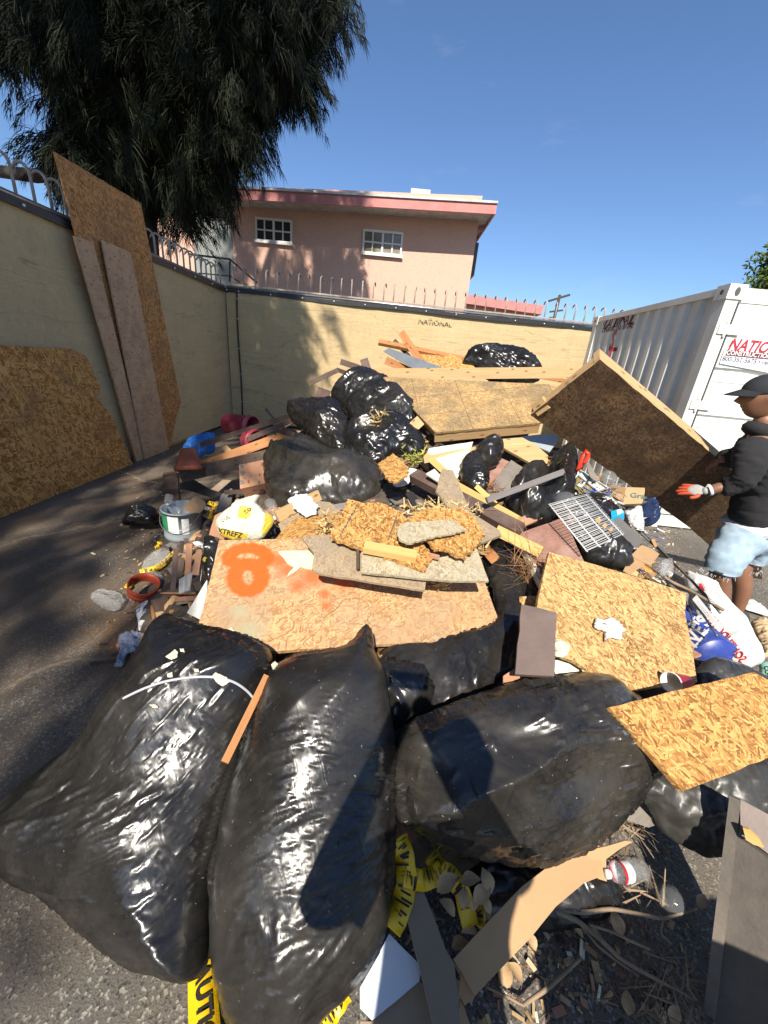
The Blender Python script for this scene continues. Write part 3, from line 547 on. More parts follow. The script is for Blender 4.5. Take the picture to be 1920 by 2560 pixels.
# utility pole
up=empty('utility_pole',(PY(1385,760,34)[0],34,0),'thin utility pole with a crossarm beyond the spiked wall','pole')
a_=PY(1400,737,34);m=MB(); m.tube([(a_[0]-.2,34,0),(a_[0],34,a_[2])],[.16,.11],8); m.build('pole',M_bark,up,True)
m=MB(); c_=PY(1398,745,34); m.box(c_,((.75,0,.28),(0,.06,0),(-.03,0,.07))); m.box(c_-np.array([0,0,.9]),((.5,0,.1),(0,.05,0),(0,0,.06))); m.build('crossarm',M_bark,up)
m=MB(); m.lathe([(0,-.35),(.2,-.35),(.2,.35),(0,.35)],c_-np.array([.25,.1,1.7]),(0,0,1),seg=10); m.build('transformer',M_dmetal,up,True)
# ================================================================ container
cn=np.array([3.19,4.46,0.]); cf=np.array([3.29,7.5,0.]); eL=unit(cf-cn); eW=np.array([eL[1],-eL[0],0.]); CL=np.linalg.norm(cf-cn); CW=2.44; CH=2.59
ct=empty('shipping_container',cn,'white steel shipping container with red lettering at the right of the yard','container')
def cp(l,w_,z): return cn+eL*l+eW*w_+np.array([0,0,z])
def cbox(m,l0,l1,w0,w1,z0,z1): m.box(cp((l0+l1)/2,(w0+w1)/2,(z0+z1)/2),(eL*(l1-l0)/2,eW*(w1-w0)/2,(0,0,(z1-z0)/2))); return m
per=.245; segs=[]; x=.15
brk=[]
while x<CL-.16: segs+= [(x,.0),(x+.075,.0),(x+.12,.03),(x+.195,.03)]; brk+=[x,x+.075,x+.12,x+.195]; x+=per
segs.append((CL-.15,0))
def cw_at(l): return float(np.interp(l,[s[0] for s in segs],[s[1] for s in segs]))
m=MB()
for i in range(len(segs)-1):
    (l0,w0),(l1,w1)=segs[i],segs[i+1]; m.add([cp(l0,w0+.02,.16),cp(l1,w1+.02,.16),cp(l1,w1+.02,CH-.075),cp(l0,w0+.02,CH-.075)],[(0,1,2,3)])
side=m.build('side_panel',M_cont,ct)
m=MB(); cbox(m,.16,CL-.16,0,.06,CH-.075,CH-.005); m.build('top_rail',M_cont,ct); m=MB(); cbox(m,.16,CL-.16,0,.06,0.02,.16); m.build('bottom_rail',M_cont,ct)
m=MB(); cbox(m,.1,CL,.06,CW-.06,CH-.09,CH-.03); cbox(m,.1,CL,.06,CW,.1,.16); cbox(m,CL-.05,CL-.02,.05,CW,.1,CH-.1); cbox(m,.1,CL-.1,CW-.04,CW,.1,CH-.1); m.build('roof',M_cont,ct)
for l0,l1 in((0,.15),(CL-.15,CL)):
    for w0,w1 in((0,.13),(CW-.13,CW)): m=MB(); cbox(m,l0+.004,l1-.004,w0+.004,w1-.004,.12,CH-.12); m.build('corner_post',M_cont,ct)
for l0,l1 in((-.01,.17),(CL-.17,CL+.01)):
    for w0,w1 in((-.01,.165),(CW-.165,CW+.01)):
        for z0,z1 in((0,.12),(CH-.12,CH+.012)):
            m=MB(); cbox(m,l0,l1,w0,w1,z0,z1); c=m.build('corner_casting',M_cont,ct)
            if w0<0 and z0>1:
                h=MB(); h.lathe([(0,.0),(.03,.0)],cp(l0-.002,(w0+w1)/2,(z0+z1)/2),-eL,up=(0,0,1),seg=16)
                for i_ in range(len(h.v)): vv=np.array(h.v[i_]); c0=cp(l0-.002,(w0+w1)/2,(z0+z1)/2); dd=vv-c0; h.v[i_]=tuple(c0+eW*(dd@eW)*.85+np.array([0,0,dd[2]*1.35]))
                h.build('hole_shade',M_sealhole,c); h=MB(); h.lathe([(0,.0),(.024,.0)],cp((l0+l1)/2,w0-.002,(z0+z1)/2),-eW,up=(0,0,1),seg=16); h.build('hole_shade',M_sealhole,c)  # flat dark discs imitate the shade inside the casting holes
dpl=Plane([cp(0,0,1),cp(0,1,1),cp(0,0,2)]); zof=lambda px,py:dpl.hit(px,py)[2]
gz=[zof(*K('o',[(1215,822)])[0]),zof(*K('o',[(1175,935)])[0]),zof(*K('o',[(1070,1228)])[0]),zof(*K('o',[(1030,1330)])[0])]
m=MB(); cbox(m,.02,.06,.13,CW-.13,CH-.14,CH-.01); m.build('header',M_cont,ct); m=MB(); cbox(m,.0,.07,.165,CW-.165,.02,.15); m.build('sill',M_cont,ct)
m=MB(); 
for w0,w1 in((.145,CW/2-.008),(CW/2+.008,CW-.145)):
    zs=[.16]; lev=[]
    for z,d_ in((gz[0],.05),(gz[2],.05),(gz[0]-.95,.05),(gz[2]-.95,.05)):
        if z>.4: lev.append((z,d_))
    lev=sorted(lev); z=.17
    for zz,dd in lev:
        cbox(m,.012,.05,w0,w1,z,zz-dd); cbox(m,.04,.055,w0+.002,w1-.002,zz-dd+.001,zz-.001); z=zz
    cbox(m,.012,.05,w0,w1,z,CH-.15)
m.build('door',M_cont,ct)
m=MB()
for zz in(gz[1],gz[3],gz[1]-.9): cbox(m,.006,.0115,.17,CW/2-.06,zz-.012,zz+.012)
m.build('door_ridge',M_cont,ct)
m=MB(); cbox(m,.0,.012,.132,.144,.16,CH-.15); m.build('seal',M_sealhole,ct)
for hz in(2.2,1.45,.75):
    m=MB(); cbox(m,-.012,.012,.03,.25,hz-.045,hz+.045); m.tube([cp(-.01,.1,hz-.07),cp(-.01,.1,hz+.07)],.014,8); hg=m.build('hinge',M_cont,ct)
for wv in(.62,.95,1.5,1.85):
    m=MB(); m.tube([cp(-.02,wv,.1),cp(-.02,wv,CH-.06)],.017,8); 
    for z in(.5,1.2,1.9): cbox(m,-.03,.012,wv-.04,wv+.04,z-.03,z+.03)
    if wv>1.2: m.build('lock_bar',M_galv,ct)
# stickers and lettering
stk=[dpl.hit(*q) for q in K('o',[(1400,555),(1659,575),(1900,600),(1900,905),(1659,870),(1240,790),(1285,670),(1330,640)])]
m=MB(); sv=[p-eL*.003 for p in stk]; m.add(sv,[tuple(range(8))]); st=m.build('sticker',plain('sticker_vinyl',(.78,.79,.82),.3,.06,4,.0),ct)
org=dpl.hit(*K('o',[(1318,628)])[0]); 
text('NATIONAL',M_red,st,org,eW,(0,0,1),.15,n=-eL,proud=.006,align='LEFT',sx=.86,bold=.03,shear=.25)
org=dpl.hit(*K('o',[(1292,705)])[0]); m=MB(); m.box(org+eW*.55+np.array([0,0,.01])-eL*.0045,(eW*.55,eL*.001,(0,0,.028))); m.build('band',M_maroon,st)
text('CONSTRUCTION RENTALS',M_tie,st,org+np.array([0,0,.01]),eW,(0,0,1),.058,n=-eL,proud=.008,align='LEFT',bold=.02)
org=dpl.hit(*K('o',[(1262,748)])[0]); text('800-352-5675 • rentnational.com',M_navy,st,org,eW,(0,0,1),.062,n=-eL,proud=.006,align='LEFT',bold=.008)
def sidewarp(p):
    q=p-cn; l=q@eL; return cn+eL*l+np.array([0,0,q[2]])+eW*(cw_at(l)+.02-.004)
spl=Plane([cp(0,0.02,1),cp(1,0.02,1),cp(0,.02,2)])
def sidetext(s_,px,py,size,mat,name,sx=1.,bold=.02,shear=0.):
    o=spl.hit(px,py); l=(o-cn)@eL
    text(s_,mat,ct,cn+eL*l+np.array([0,0,o[2]]),-eL,(0,0,1),size,name=name,n=-eW,proud=0,align='CENTER',sx=sx,bold=bold,cuts=[(l-b) for b in brk]+[(l-b-.02) for b in brk],warpf=sidewarp,shear=shear)
q=K('o',[(345,435)])[0]; sidetext('NATIONAL',q[0],q[1],.2,M_maroon,'lettering',.95,.03,.2)
q=K('o',[(340,487)])[0]; sidetext('CONSTRUCTION RENTALS',q[0],q[1],.095,M_maroon,'lettering',.85,.02)
q=K('o',[(310,600)])[0]; sidetext('S',q[0],q[1],.42,M_red,'lettering',1.,.03)
q=K('o',[(285,745)])[0]; sidetext('T',q[0],q[1],.38,M_red,'lettering',1.,.03)
# ================================================================ trees
def foliage_mat(name,a,b,tr=.25):
    t=NT(name); v=t.co(False,off=False); n_=t.noise(v,1.1,4); t.set(Base_Color=t.mix(t.mr(n_,.3,.7),a,b),Roughness=.7,Specular_IOR_Level=.2); return t.m
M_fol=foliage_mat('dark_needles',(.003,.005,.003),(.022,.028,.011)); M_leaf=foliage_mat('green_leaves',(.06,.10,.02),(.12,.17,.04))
def strands(centers,nper,ln,wd,spread,seed):
    r=np.random.default_rng(seed); C0_=np.array(centers); M_=len(C0_)
    D=r.normal(0,1,(M_,3)); D[:,2]=D[:,2]*.5-.55; D/=np.linalg.norm(D,axis=1)[:,None]; Lc=ln*(1.1+1.1*r.random(M_))
    C=np.repeat(C0_,nper,0); D=np.repeat(D,nper,0); Lr=np.repeat(Lc,nper); N=len(C); t0=r.random(N)
    C=C+r.normal(0,spread*.35,(N,3))*(.25+.75*(1-t0))[:,None]+D*(t0*Lr)[:,None]-np.array([0,0,1.])*(t0**2*Lr*.5)[:,None]
    d=D*1.0+r.normal(0,.42,(N,3))-np.array([0,0,1.])*(.35+.5*t0)[:,None]; d/=np.linalg.norm(d,axis=1)[:,None]; l=ln*(.35+r.random(N)*.55)*(1.1-.5*t0)
    s=np.cross(d,r.normal(0,1,(N,3))); s/=np.linalg.norm(s,axis=1)[:,None]; ring=[]
    for t,wk in((0,1.),(.4,.9),(.75,.6),(1,.12)):
        pos=C+d*(l*t)[:,None]-np.array([0,0,1.])*(l*.35*t**2)[:,None]; ring.append(pos-s*(wd*wk/2)); ring.append(pos+s*(wd*wk/2))
    V=np.stack(ring,1).reshape(-1,3); b=(np.arange(N)*8)[:,None]; F=np.concatenate([b+np.array([[0,1,3,2]]),b+np.array([[2,3,5,4]]),b+np.array([[4,5,7,6]])],0); return V,F
def np_mesh(name,V,F,mat,parent=None):
    me=bpy.data.meshes.new(name); me.vertices.add(len(V)); me.vertices.foreach_set('co',V.astype('f').ravel()); nf,k=F.shape
    me.loops.add(nf*k); me.loops.foreach_set('vertex_index',F.astype('i').ravel()); me.polygons.add(nf); me.polygons.foreach_set('loop_start',(np.arange(nf)*k).astype('i')); me.update(calc_edges=True)
    me.uv_layers.new(name='UVMap'); return finish(name,me,mat,parent)
tr=empty('casuarina_tree',(-5.6,9.2,0),'huge dark tree with drooping needle foliage hanging over the left fence','tree')
cen=[]
for (px,py,y,rp,n_) in [(120,40,8.5,200,120),(330,120,8.8,200,150),(520,70,8.8,180,130),(680,20,9,100,70),(760,30,9.2,75,50),(820,-10,9.3,55,24),(735,150,8.8,55,34),(730,200,8.8,35,12),(640,110,8.8,90,50),(560,220,8.8,100,70),(600,300,8.8,45,22),(430,290,8.8,140,110),(300,330,9,160,120),(560,330,8.9,60,34),(500,400,9,80,44),(430,440,9.2,90,60),(330,450,9.3,90,50),(470,500,9.6,60,34),(210,240,9,100,60),(190,400,9.5,85,50),(240,400,9.2,110,60),(90,50,8.8,80,40),(520,-110,9,230,90),(250,-120,8.8,260,110),(680,-130,9,180,60),(800,-130,9.4,70,20),(480,570,10,35,8),(560,440,9.2,30,8)]:
    for _ in range(n_):
        r_=RNG.normal(0,1,3); r_=r_/np.linalg.norm(r_)*RNG.random()**.4; p=PY(px+r_[0]*rp,py+r_[1]*rp-25,y+r_[2]*1.5); cen.append(p)
# canopy reaching up and back over the yard, out of the picture, that shades the left side
for _ in range(2000):
    x=-9+RNG.random()*7.2; y=-8+RNG.random()*12.5; z=6.6+RNG.random()*2.8
    if x>(-1.75-.05*(y+6) if y>-4.6 else -1.15): continue
    if y>2.2: z+=2.2+(y-2)*.5
    if math.hypot(x+3.0,y+4.6)<.9 or math.hypot(x+2.3,y+6.4)<.7 or math.hypot(x+4,y+.4)<.5 or math.hypot(x+2.4,y-1)<.6: continue
    cen.append(np.array([x,y,z]))
for _ in range(300): cen.append(np.array([-4.2+RNG.random()*1.6,2+RNG.random()*1.4,5.5+RNG.random()*2.9]))
for _ in range(520): cen.append(np.array([-7.6+RNG.random()*5.75-.25,2.5+RNG.random()*3,12.6+RNG.random()*4.6]))
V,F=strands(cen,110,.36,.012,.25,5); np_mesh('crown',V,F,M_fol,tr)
m=MB(); m.tube([(-5.6,9.2,0),(-5.5,9.1,3),(-5.2,8.9,6),(-5.0,8.0,9.5)],[.42,.36,.3,.15],10); m.tube([(-5.4,9,4.6),PY(90,440,9.3),PY(-30,425,9.2)],[.2,.12,.1],8); m.tube([(-5.2,8.9,5.5),(-4,9,7.5),(-2.8,9,9)],[.18,.12,.05],8); m.tube([(-5.2,8.9,6),(-5,4,8.5),(-4.5,-3,8.6)],[.2,.15,.06],8); m.tube([(-5.0,8.0,9.5),(-5,6,12),(-4.6,4.4,15)],[.14,.1,.05],8); m.build('trunk',M_bark,tr,True)
t2=empty('leafy_tree',(9.6,11.5,0),'green leafy tree peeking over the container at the right edge','tree')
r=np.random.default_rng(4); N=5200; cc=PY(1982,672,11.5); d=r.normal(0,1,(N,3)); d/=np.linalg.norm(d,axis=1)[:,None]; pos=cc+d*(r.random(N)**.4)[:,None]*np.array([.72,.8,.75])*(1+.35*np.sin(d[:,:1]*9+d[:,2:]*7))
a=r.normal(0,1,(N,3)); a/=np.linalg.norm(a,axis=1)[:,None]; b=np.cross(a,r.normal(0,1,(N,3))); b/=np.linalg.norm(b,axis=1)[:,None]; sz=.05+.04*r.random(N)
V=np.stack([pos-a*sz[:,None],pos+b*sz[:,None]*.4,pos+a*sz[:,None],pos-b*sz[:,None]*.4],1).reshape(-1,3); np_mesh('crown',V,np.arange(N*4).reshape(N,4),M_leaf,t2)
m=MB(); m.tube([(cc[0]+.3,11.5,0),(cc[0]+.2,11.5,cc[2]-.4)],[.16,.07],8); m.build('trunk',M_bark,t2,True)
def offpl(pl,h): q=Plane.__new__(Plane); q.n=pl.n;q.o=pl.o+pl.n*h;q.u=pl.u;q.v=pl.v; return q
# ================================================================ materials for the pile
O_pale=osb('osb_pale',(.20,.09,.03),(.52,.315,.12),(.70,.48,.21),bumpk=.6)
O_gold=osb('osb_gold',(.17,.065,.018),(.48,.245,.07),(.66,.41,.14),bumpk=.6)
O_shade=osb('osb_brown',(.20,.08,.02),(.54,.26,.07),(.74,.43,.14),stain=(.28,.14,.06),fs=.5)
O_plat=osb('osb_framed',(.26,.15,.06),(.42,.27,.11),(.55,.38,.18),dirt=.25,dirtc=(.12,.10,.07),lines=[(0,.4,.1),(1,.6,.05)])
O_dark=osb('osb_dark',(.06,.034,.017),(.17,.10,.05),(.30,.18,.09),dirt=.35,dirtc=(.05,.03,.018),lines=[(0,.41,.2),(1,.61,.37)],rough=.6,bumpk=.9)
O_dust=osb('osb_dusty',(.22,.15,.085),(.38,.27,.155),(.48,.36,.22),dirt=.5,dirtc=(.27,.225,.165),bumpk=.3)
O_grey=osb('osb_weathered',(.24,.185,.11),(.43,.36,.235),(.52,.45,.31),dirt=.3,dirtc=(.38,.33,.23),bumpk=.2)
O_left=osb('osb_tall',(.18,.075,.025),(.50,.23,.075),(.66,.36,.13),dirt=.1,dirtc=(.22,.12,.06),fs=.6)
M_ply=wood('plywood_face',(.56,.37,.22),(.45,.28,.16),dirt=(.3,.19,.13),gs=.6)
W_light=wood('lumber_light',(.56,.38,.19),(.42,.25,.11)); W_orange=wood('lumber_orange',(.45,.21,.08),(.3,.12,.04)); W_yellow=wood('lumber_yellow',(.62,.44,.17),(.52,.33,.11),knots=False)
W_brown=wood('lumber_brown',(.12,.075,.06),(.07,.04,.032),knots=False,dirt=(.16,.12,.10)); W_pink=wood('lumber_pink',(.46,.25,.15),(.34,.16,.09)); W_grey=wood('lumber_grey',(.20,.18,.17),(.13,.115,.11),knots=False); W_dark=wood('lumber_dark',(.10,.065,.045),(.05,.03,.022),dirt=(.13,.10,.08))
M_greyp=wood('grey_panel',(.22,.195,.165),(.17,.15,.125),knots=False,dirt=(.12,.10,.08)); M_brownp=plain('brown_panel',(.135,.095,.08),.55,.15,9,.2,uv=True,dirt=(.2,.16,.13)); M_red_panel=plain('rusty_brown_panel',(.27,.14,.105),.7,.3,14,.6,uv=True,dirt=(.36,.24,.19)); M_panelend=wood('panel_edge',(.42,.34,.22),(.3,.22,.13),knots=False)
M_cream=plain('cream_sheet',(.66,.63,.47),.6,.15,6,.15,uv=True,dirt=(.5,.46,.34)); M_foil=plain('cream_flakes',(.68,.64,.44),.55,.2,30,.6,uv=True); M_cloth=plain('white_cloth',(.68,.67,.65),.85,.12,12,.3,uv=True); M_bluecloth=plain('grey_blue_cloth',(.22,.25,.34),.9,.3,12,.4,uv=True)
M_bluegrey=plain('blue_grey_panel',(.30,.34,.35),.5,.12,4,.1,uv=True); M_whiteb=plain('white_board',(.60,.64,.70),.6,.06,3,.1,uv=True); M_card=plain('cardboard',(.42,.255,.125),.75,.12,5,.15,uv=True); M_cardd=plain('cardboard_faded',(.30,.22,.145),.8,.15,5,.15,uv=True)
M_metal=plain('grey_metal_strip',(.22,.24,.26),.4,.15,6,.05,.5,uv=True); M_tarp=plain('blue_tarp',(.02,.13,.42),.5,.3,10,.3,uv=True); M_navyc=plain('navy_plastic',(.02,.035,.09),.35,.35,9,.3,uv=True)
M_redpl=plain('red_plastic',(.50,.02,.03),.35,.12,5,.05); M_maroonpl=plain('dusty_red_plastic',(.28,.025,.05),.5,.3,12,.1,dirt=(.3,.14,.13)); M_terra=plain('terracotta',(.38,.10,.04),.7,.25,7,.2); M_orangeh=plain('orange_red_plastic',(.78,.05,.02),.35,.1,4,.05)
M_bucket=plain('grey_plastic',(.25,.29,.31),.5,.12,4,.1,dirt=(.32,.30,.27)); M_blue=plain('blue_plastic',(.025,.05,.26),.38,.1,6,.05,dirt=(.20,.22,.33)); M_green=plain('green_label',(.03,.22,.10),.5,.15,6,0,uv=True); M_label=plain('white_label',(.66,.67,.66),.5,.15,20,.0,uv=True)
M_yel=plain('yellow_plastic',(.62,.50,.03),.4,.2,8,.25,uv=True); M_ytape=plain('caution_tape',(.74,.46,.01),.38,.12,12,.3,uv=True); M_ink=plain('black_ink',(.02,.02,.02),.5,.2,9,0); M_sack=plain('sack_paper',(.56,.55,.44),.6,.12,9,.2,uv=True); M_sackw=plain('white_sack',(.72,.71,.66),.5,.08,7,.2,uv=True)
M_sackyel=plain('sack_yellow',(.62,.43,.04),.5,.2,9,.1,uv=True); M_paper=plain('white_paper',(.58,.58,.57),.7,.08,20,.2,uv=True); M_cup=plain('paper_cup',(.72,.70,.66),.6,.06,9,0); M_cupr=plain('red_cup',(.50,.015,.05),.45,.15,9,0); M_rebar=plain('wire_steel',(.16,.16,.155),.45,.3,30,.1,.6); M_rack=plain('rack_wire',(.62,.62,.60),.45,.1,20,0,0.); M_foam=plain('grey_foam',(.13,.125,.12),.9,.2,10,.2)
M_can=plain('aluminium',(.6,.6,.6),.25,.1,8,0,.9); M_twig=plain('dry_twig',(.26,.19,.12),.8,.4,20,.3); M_leafd=plain('dry_leaf',(.50,.33,.17),.7,.3,25,.3); M_needle=plain('dry_needles',(.30,.16,.07),.8,.4,9,0); M_pole=plain('old_white_pole',(.60,.58,.46),.6,.25,12,.3,dirt=(.35,.28,.18)); M_bolive=plain('olive_print',(.20,.16,.06),.5,.1,9,0,uv=True); M_bblue=plain('blue_print',(.03,.09,.38),.45,.1,9,0,uv=True); M_cyan=plain('cyan_print',(.02,.35,.62),.45,.1,9,0); M_ltgreen=plain('pale_green_sack',(.28,.50,.40),.6,.1,9,.1,uv=True); M_kraft=plain('kraft_paper',(.48,.35,.20),.75,.2,9,.4,uv=True); M_bark2=plain('shredded_fibre',(.28,.14,.07),.9,.4,9,.3); M_purpl=plain('dark_seal',(.03,.028,.03),.6,.2,9,.1)
M_chip=plain('wood_chips',(.46,.31,.15),.8,.5,40,.2)
t=NT('clear_plastic'); t.set(Base_Color=(.86,.9,.92,1),Roughness=.1,Transmission_Weight=.8,IOR=1.2,Alpha=.38); t.bump(t.noise(t.co(False),40.,3),.4,.004); M_clear=t.m
t=NT('cloudy_film'); t.set(Base_Color=(.62,.62,.6,1),Roughness=.25,Transmission_Weight=.6,IOR=1.1,Alpha=.5); t.bump(t.noise(t.co(False),30.,4,.6,1.),.8,.01); M_film=t.m
BG=bagmat('bag_glossy',.25,(.08,.07,.055),.25); BD=bagmat('bag_dusty',.55,(.115,.10,.075),.22); BM=bagmat('bag_worn',.42,(.085,.075,.06),.27); BX=bagmat('bag_grey',.7,(.10,.095,.08),.3,(.02,.02,.02))
# ================================================================ rubble mound under everything
s_=[]
_mp=[(720,1050),(800,960),(860,880),(1250,870),(1330,1000),(1420,1120),(1560,1250),(1620,1340),(1640,1450),(1660,1540),(1560,1640),(1350,1640),(1000,1630),(620,1630),(510,1580),(470,1500),(450,1360),(520,1220),(640,1120)]
def inpoly(x,y,p):
    c=False
    for i in range(len(p)):
        (x1,y1),(x2,y2)=p[i],p[i-1]
        if (y1>y)!=(y2>y) and x<(x2-x1)*(y-y1)/(y2-y1)+x1: c=not c
    return c
for px in range(330,1800,30):
    for py in range(840,2560,26):
        if inpoly(px,py,_mp): s_.append(P(px,py)-np.array([0,0,.07 if inpoly(px,py,[(1200,1360),(1350,1340),(1350,1600),(1300,1720),(980,1850),(900,1620),(1200,1590)]) else 0]))
s_=np.array(s_); s_=s_[s_[:,2]>.06]
gx=np.arange(-2.4,3.2,.055); gy=np.arange(.1,7.0,.055); X,Y_=np.meshgrid(gx,gy,indexing='ij'); Z=np.zeros_like(X); Wt=np.zeros_like(X)+.25
for p in s_: w_=np.exp(-((X-p[0])**2+(Y_-p[1])**2)/.03); Z+=w_*(p[2]-.13); Wt+=w_
Z=Z/Wt; Z=Z-.04+ .05*(fbm(X*7,Y_*7,3)-.5)*np.clip(Z*4,0,1); Z=np.where(Wt<.3,-.03,Z)
nx,ny=X.shape; V=np.stack([X,Y_,Z],-1).reshape(-1,3); F=np.array([(i*ny+j,(i+1)*ny+j,(i+1)*ny+j+1,i*ny+j+1) for i in range(nx-1) for j in range(ny-1) if max(Z[i,j],Z[i+1,j],Z[i,j+1],Z[i+1,j+1])>-.02])
M_rub=plain('rubble',(.085,.065,.05),.9,.6,22,.8,dirt=(.19,.14,.09)); tag(np_mesh('rubble_heap',V,F,M_rub),'heap of fine dirt and broken bits under the bags and boards',None,None,'stuff')
HZ=lambda x,y:float(Z[int(np.clip((x-gx[0])/.055,0,nx-1)),int(np.clip((y-gy[0])/.055,0,ny-1))])
# ================================================================ black bags
_pb=Plane([PZ(548,1350,.70),PZ(479,1639,.52),PZ(1262,1594,.50)])
BEHIND=[]
for q_ in((1290,1380),(1250,1690),(980,1720)): h_=_pb.hit(*q_); d_=unit(h_-C0); h_=h_+d_*(.036/abs(d_@_pb.n)); BEHIND.append((q_[0],q_[1],float(h_[1])))
bg='black garbage bags heaped in the pile'; BAG=dict(cat='garbage bag',group=bg)
BAG1=inflate('garbage_bag',K('l',[(870,85),(900,70),(1030,130),(1230,170),(1400,240),(1430,330),(1400,500),(1330,600),(1270,760),(1240,900),(1200,1050),(1150,1250),(1110,1450),(1085,1700),(1090,1880),(1060,1990),(1000,1965),(860,1950),(680,1890),(560,1790),(420,1690),(300,1570),(100,1450),(0,1390),(-110,1330),(-110,1230),(0,1150),(150,970),(300,850),(450,745),(560,600),(640,480),(760,280)]),BM,'big slumped black bag at the left front with cream flakes and a cord across it',T=.2,refs=[(560,1600,None,.56),(150,2080,None,.14),(520,2330,None,.12)],step=.0075,wr=.004,ang=-.9,tie=(60,2090),fd=(1,-.7),ex=.15,ey=-.012,bend=.5,seed=3,folds=.03,**BAG)
inflate('garbage_bag',K('k',[(1190,-105),(1225,-40),(1245,90),(1300,180),(1320,400),(1365,560),(1360,760),(1370,1000),(1340,1400),(1310,1650),(1240,1830),(1100,2020),(960,2160),(800,2300),(500,2320),(370,2180),(320,1950),(285,1600),(300,1300),(360,1020),(410,800),(470,640),(510,450),(560,300),(620,190),(700,120),(820,70),(1000,50),(1110,10),(1160,-70)]),BM,'tall upright black bag at the front centre with a pointed top corner',T=.19,refs=[(860,1620,None,.62),(560,1950,None,.36),(800,2520,None,.08)],step=.0072,wr=.004,fd=(1,.1),ex=.15,ey=-.012,bend=.5,seed=14,folds=.02,ws=(.32,.03),sm=1,**BAG)
inflate('garbage_bag',K('m',[(200,560),(330,490),(560,400),(800,320),(1000,285),(1200,268),(1290,290),(1350,350),(1450,395),(1400,500),(1440,590),(1530,740),(1520,800),(1450,900),(1330,1020),(1150,1170),(1040,1230),(900,1262),(700,1255),(560,1230),(480,1215),(330,1130),(200,1050),(165,960),(180,800),(185,680)]),BD,'wide dusty black bag at the front right under the board corner',T=.17,refs=[(1400,1690,None,.56),(1000,1800,None,.50),(1300,2130,None,.24)],step=.0075,wr=.007,fd=(1,-.2),tie=(985,2035),ex=.24,ey=-.012,bend=.35,creases=1.2,seed=25,folds=.05,R=.20,pleat=.8,**BAG)
inflate('garbage_bag',[(1200,1370),(1290,1345),(1324,1400),(1332,1480),(1322,1570),(1300,1650),(1255,1705),(1160,1755),(1040,1805),(985,1830),(950,1760),(925,1640),(1000,1600),(1150,1580),(1240,1560),(1235,1480)],BM,'long black bag running down behind the big painted board',T=.07,refs=BEHIND,creases=.8,wr=.006,fd=(.3,-1),seed=36,folds=.02,ex=.12,back=1.2,**BAG)
inflate('garbage_bag',[(900,1640),(980,1650),(1060,1660),(1090,1720),(1060,1790),(1000,1830),(950,1820),(920,1750)],BG,'small shiny black bag in the gap between the front bags',T=.09,refs=[(900,1650,None,.50),(1080,1660,None,.50),(1000,1830,None,.36)],wr=.009,seed=37,creases=1.1,jag=.018,ex=.17,ey=.04,bend=.2,**BAG)
inflate('garbage_bag',[(1590,1960),(1620,1915),(1690,1950),(1745,1895),(1850,1885),(1930,1900),(1960,1960),(1900,2010),(1830,2060),(1800,2100),(1770,2130),(1700,2112),(1640,2060)],BX,'shiny creased black bag under the gold board corner at the right',T=.08,refs=[(1620,1930,None,.40),(1900,1930,None,.40),(1760,2120,None,.16)],wr=.012,ang=.6,seed=44,creases=1.1,jag=.018,ex=.17,ey=.04,bend=.2,folds=.03,**BAG)
inflate('garbage_bag',[(1830,1880),(1900,1840),(2010,1830),(2020,2080),(1930,2060),(1880,2010),(1840,1960)],BX,'grey creased black bag at the right frame edge',T=.07,refs=[(1850,1880,None,.43),(1990,1880,None,.43),(1900,2050,None,.26)],wr=.012,ang=1.3,seed=47,creases=1.1,jag=.018,ex=.17,ey=.04,bend=.2,**BAG)
inflate('garbage_bag',K('a',[(190,1170),(240,1100),(330,1040),(430,990),(540,970),(640,1010),(720,1070),(880,1110),(1000,1150),(1130,1190),(1190,1270),(1230,1330),(1190,1400),(1170,1480),(1000,1530),(860,1570),(700,1560),(560,1590),(330,1590),(250,1480),(210,1380),(200,1280)]),BD,'large rounded black bag on the left of the pile beside the stained wood block',creases=.7,T=.2,refs=[(665,1130,3.2),(860,1130,3.15),(760,1270,2.55)],step=.016,wr=.014,ang=-.5,tie=(960,1160),seed=55,folds=.05,ex=.13,jag=.014,**BAG)
inflate('garbage_bag',K('a',[(420,760),(520,710),(620,690),(740,680),(820,690),(870,770),(900,850),(890,950),(880,1120),(740,1070),(640,1010),(560,930),(470,870),(425,830)]),BG,'black bag with a knotted swirl at the upper left of the pile',T=.18,refs=[(735,1040,3.8),(860,1030,3.6),(840,1120,3.2)],step=.014,wr=.016,tie=(822,1045),seed=61,creases=1.1,jag=.018,ex=.17,ey=.04,bend=.2,folds=.07,**BAG)
inflate('garbage_bag',K('a',[(860,900),(930,840),(1050,850),(1240,860),(1420,870),(1480,960),(1560,1060),(1500,1150),(1400,1140),(1280,1110),(1200,1150),(1140,1200),(1000,1170),(880,1120),(850,1000)]),BG,'crumpled black bag carrying wood splinters near the middle of the pile',T=.17,refs=[(870,1070,3.5),(1040,1090,3.3),(940,1150,3.0)],step=.014,wr=.015,seed=66,creases=1.1,jag=.018,ex=.17,ey=.04,bend=.2,ang=.3,folds=.07,**BAG)
inflate('garbage_bag',K('a',[(750,670),(800,580),(880,530),(1000,510),(1130,510),(1250,560),(1400,680),(1500,800),(1480,880),(1250,870),(1100,860),(950,830),(880,760),(800,690)]),BG,'black bag tucked under the left end of the framed platform',T=.2,refs=[(850,1000,4.0),(1020,1000,3.9),(930,1050,3.6)],step=.016,wr=.016,ang=.3,seed=72,creases=1.1,jag=.018,ex=.17,ey=.04,bend=.2,folds=.07,**BAG)
